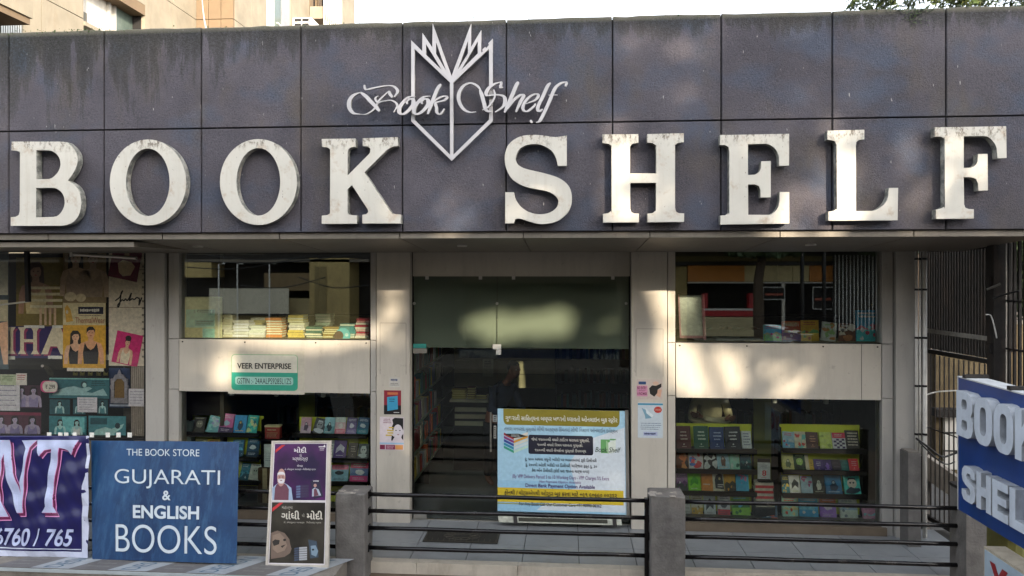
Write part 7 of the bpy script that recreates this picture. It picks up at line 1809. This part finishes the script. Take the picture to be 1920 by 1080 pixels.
def keepf(p, rr): return rr.random() > lightness(p) ** .8 if lightness(p) < 1 else False
# crowns sit between the sun and the front: the line from the front towards the sun crosses y = -9 at x + 9.4, z + 5.6
def crown_tree(label, x, seed, zc, rz, rx=3.3, n=14000):
    rr = random.Random(seed); t = thing('tree', label, 'tree', (x, -9.5, -.47), 'street trees across the road'); tips = []
    mb = MB(bark); limb(mb, Vector((x, -9.5, -.47)), Vector((0, 0, 1)), 6.5, .24, 1, rr, tips); mb.build('trunk', t)
    vs = []; fs = []
    for i in range(n):
        while True:
            a = Vector((rr.uniform(-1, 1), rr.uniform(-1, 1), rr.uniform(-1, 1)))
            if max(abs(a.x) ** 3 + abs(a.z) ** 3, a.y * a.y) < 1: break
        p = Vector((x + a.x * rx, -9.5 + a.y * .9, zc + a.z * rz))
        if rr.random() < lightness(p) ** .7: continue
        u = Vector((rr.gauss(0, 1), rr.gauss(0, .5), rr.gauss(0, 1))).normalized(); w = u.cross(Vector((rr.gauss(0, .4), 1, rr.gauss(0, .4)))).normalized(); z_ = rr.uniform(.08, .17)
        k = len(vs); vs += [p - u * z_, p + w * z_ * .6, p + u * z_, p - w * z_ * .6]; fs.append((k, k + 1, k + 2, k + 3))
    mb = MB(lfB); mb.add(vs, fs); mb.build('crown', t)
for i, x in enumerate((2.2, 7.2, 12.2, 17.2)):
    crown_tree(f'street tree across the road, {ORD[i]} from the left of the row behind the viewer', x, 50 + i, 8.0, 4.4)

# ------------------------------------------------------------------ people inside the shop
def skinned(name, joints, edges, mat, parent, sub=2):
    me = bpy.data.meshes.new(name); me.from_pydata([Vector(j[0]) - worldloc(parent) for j in joints], edges, []); me.materials.append(mat)
    ob = bpy.data.objects.new(name, me); COL.objects.link(ob); ob.parent = parent
    ob.modifiers.new('skin', 'SKIN').use_smooth_shade = True
    sl = me.skin_vertices[0] if me.skin_vertices else None
    if sl is None: 
        bpy.context.view_layer.objects.active = ob
    for i, j in enumerate(joints):
        sl.data[i].radius = (j[1], j[2] if len(j) > 2 else j[1])
    sl.data[0].use_root = True
    s = ob.modifiers.new('sub', 'SUBSURF'); s.levels = sub; s.render_levels = sub
    return ob
def person(label, x, y, face, shirt, trousers, skinc, hair, crossed=True, lean=0.0, beard=False, seated=False):
    """standing adult; face = angle about z, 0 looks towards the street (-y)"""
    t = thing('person', label, 'person', (x, y, 0))
    ca, sa = math.cos(face), math.sin(face)
    W = lambda a, b, c: Vector((x + a * ca - b * sa, y + a * sa + b * ca, c))     # a right, b back, c up
    L = lambda lst: [(W(*p[0]),) + tuple(p[1:]) for p in lst]
    k = lean
    skinm = pm('skin', skinc, .5, 0, .06, 10); sm = pm('shirt_cloth', shirt, .85, 0, .15, 12, .3, 40); tm = pm('trouser_cloth', trousers, .9, 0, .1, 10)
    body = [((0, 0, .98), .13, .10), ((0, -k * .1, 1.12), .12, .095), ((0, -k * .25, 1.28), .15, .11), ((0, -k * .4, 1.42), .13, .09), ((0, -k * .5, 1.50), .055), ((0, -k * .62 - .01, 1.57), .05), ((0, -k * .72 - .02, 1.64), .075, .085), ((0, -k * .8 - .01, 1.72), .07, .08)]
    E = [(i, i + 1) for i in range(7)]
    # legs
    for s in (-1, 1):
        b0 = len(body); body += [((s * .09, 0, .92), .09), ((s * .10, -.01, .5), .062), ((s * .11, .02, .10), .042), ((s * .12, -.12, .04), .035)]; E += [(0, b0), (b0, b0 + 1), (b0 + 1, b0 + 2), (b0 + 2, b0 + 3)]
    ob = skinned('body', L(body), E, skinm, t)
    tr = [((0, 0, 1.0), .145, .115)]; E2 = []
    for s in (-1, 1):
        b0 = len(tr); tr += [((s * .09, 0, .86), .105), ((s * .10, -.01, .5), .08), ((s * .11, .02, .12), .062)]; E2 += [(0, b0), (b0, b0 + 1), (b0 + 1, b0 + 2)]
    skinned('trousers', L(tr), E2, tm, t)
    sh = [((0, 0, .96), .155, .125), ((0, -k * .1, 1.12), .15, .12), ((0, -k * .25, 1.28), .175, .13), ((0, -k * .4, 1.42), .13, .10), ((0, -k * .5, 1.485), .07)]
    E3 = [(i, i + 1) for i in range(4)]
    hands = []
    for s in (-1, 1):
        b0 = len(sh); kk = -k * .38
        if crossed: arm = [((s * .19, kk, 1.41), .062), ((s * .25, kk - .03, 1.16), .052), ((s * .02, kk - .21 - .03 * s, 1.17 + .015 * s), .042), ((-s * .13, kk - .19 - .02 * s, 1.20 + .02 * s), .036)]
        else: arm = [((s * .19, kk, 1.41), .062), ((s * .25, kk - .06, 1.14), .052), ((s * .20, kk - .28, 1.05), .042)]
        sh += arm; E3 += [(3, b0)] + [(b0 + i, b0 + i + 1) for i in range(len(arm) - 1)]; hands.append((s, arm[-1][0], arm[-2][0]))
    skinned('shirt', L(sh), E3, sm, t)
    for s, wr, el in hands:
        d = (Vector(wr) - Vector(el)).normalized(); hp = Vector(wr); side = Vector((0, 0, 1)) if crossed else Vector((s, 0, 0))
        J = [(hp, .028), (hp + d * .05, .034, .016), (hp + d * .085, .036, .015)]; Eh = [(0, 1), (1, 2)]
        for q in range(4):
            o_ = side * (.028 - q * .018); ln = (.06, .07, .065, .05)[q]; b0 = len(J)
            J += [(hp + d * .095 + o_, .010), (hp + d * (.095 + ln * .55) + o_ + Vector((0, .008, 0)), .009), (hp + d * (.095 + ln) + o_ + Vector((0, .024, 0)), .008)]; Eh += [(2, b0), (b0, b0 + 1), (b0 + 1, b0 + 2)]
        b0 = len(J); J += [(hp + d * .05 + side * .04, .012), (hp + d * .09 + side * .055, .010)]; Eh += [(1, b0), (b0, b0 + 1)]
        skinned('hand', [(W(*j[0]),) + tuple(j[1:]) for j in J], Eh, skinm, t, 1)
    hx = Vector((0, -k * .78 - .02, 1.69))
    mb = MB(skinm); hd = W(*hx)
    def ell(mb, c, rx, ry, rz, mat, nu=16, nv=12, zmin=-1.1, f=None):
        vs = []; fs = []
        for j in range(nv + 1):
            ph = math.pi * j / nv
            for i in range(nu):
                th = 2 * math.pi * i / nu; a, b_, c_ = math.sin(ph) * math.cos(th), math.sin(ph) * math.sin(th), math.cos(ph)
                if f: a, b_, c_ = f(a, b_, c_)
                vs.append(W(c[0] + a * rx, c[1] + b_ * ry, c[2] + c_ * rz))
        for j in range(nv):
            for i in range(nu): fs.append((j * nu + i, j * nu + (i + 1) % nu, (j + 1) * nu + (i + 1) % nu, (j + 1) * nu + i))
        mb.add(vs, fs, mat)
    def headshape(a, b_, c_): return (a * (1 - .28 * max(0, -c_)), b_ * (1 - .1 * max(0, -c_)) + (-.08 if c_ < -.3 and b_ < 0 else 0), c_)
    ell(mb, hx, .076, .098, .118, skinm, 20, 16, f=headshape); mb.build('head', t, smooth=True)
    mb = MB(); ell(mb, (hx.x, hx.y - .098, hx.z - .012), .012, .02, .024, skinm, 8, 6); mb.build('nose', t, smooth=True)
    for s in (-1, 1):
        mb = MB(); ell(mb, (hx.x + s * .076, hx.y + .005, hx.z - .01), .010, .02, .03, skinm, 8, 6); mb.build('ear', t, smooth=True)
        mb = MB(); ell(mb, (hx.x + s * .030, hx.y - .088, hx.z + .012), .011, .008, .007, ink('#e0dcd4'), 8, 6); ell(mb, (hx.x + s * .030, hx.y - .094, hx.z + .012), .005, .004, .006, ink('#1a1210'), 6, 5); mb.build('eye', t)
    mb = MB(); ell(mb, (hx.x, hx.y - .088, hx.z - .055), .024, .008, .007, pm('lips', '#7c4238', .5), 10, 6); mb.build('mouth', t)
    hm = pm('hair', hair, .7, 0, .2, 40, .5, 90); mb = MB()
    ell(mb, (hx.x, hx.y + .018, hx.z + .028), .084, .100, .110, hm, 18, 12, f=lambda a, b_, c_: (a, b_ if c_ > -.2 or b_ > 0 else b_ * .5, max(c_, -.35) if b_ > -.3 else max(c_, .38))); mb.build('hair', t, smooth=True)
    return t
q = A(1333, 780, 9.35)
person('person in a beige shirt with crossed arms standing behind the right window shelves', q.x, 9.42, 0.05, '#efe6bc', '#2c2c33', '#8a5f48', '#15110f')
q = A(926, 740, 10.2)
person('person in a dark blue shirt leaning over a counter behind the glass door', q.x, 10.3, .75, '#1c2740', '#1f1f24', '#9a6650', '#14100e', crossed=False, lean=.55)
dk_ = thing('reading_desk', 'dark desk in front of the person behind the glass door', 'desk', (-.1, 10.3, 0))
MB(M['wood']).box(-.05, 1.0, 9.9, 10.5, .98, 1.02).build('top', dk_); MB(M['wood']).box(0, .95, 9.95, 10.45, .002, .979).build('body', dk_)
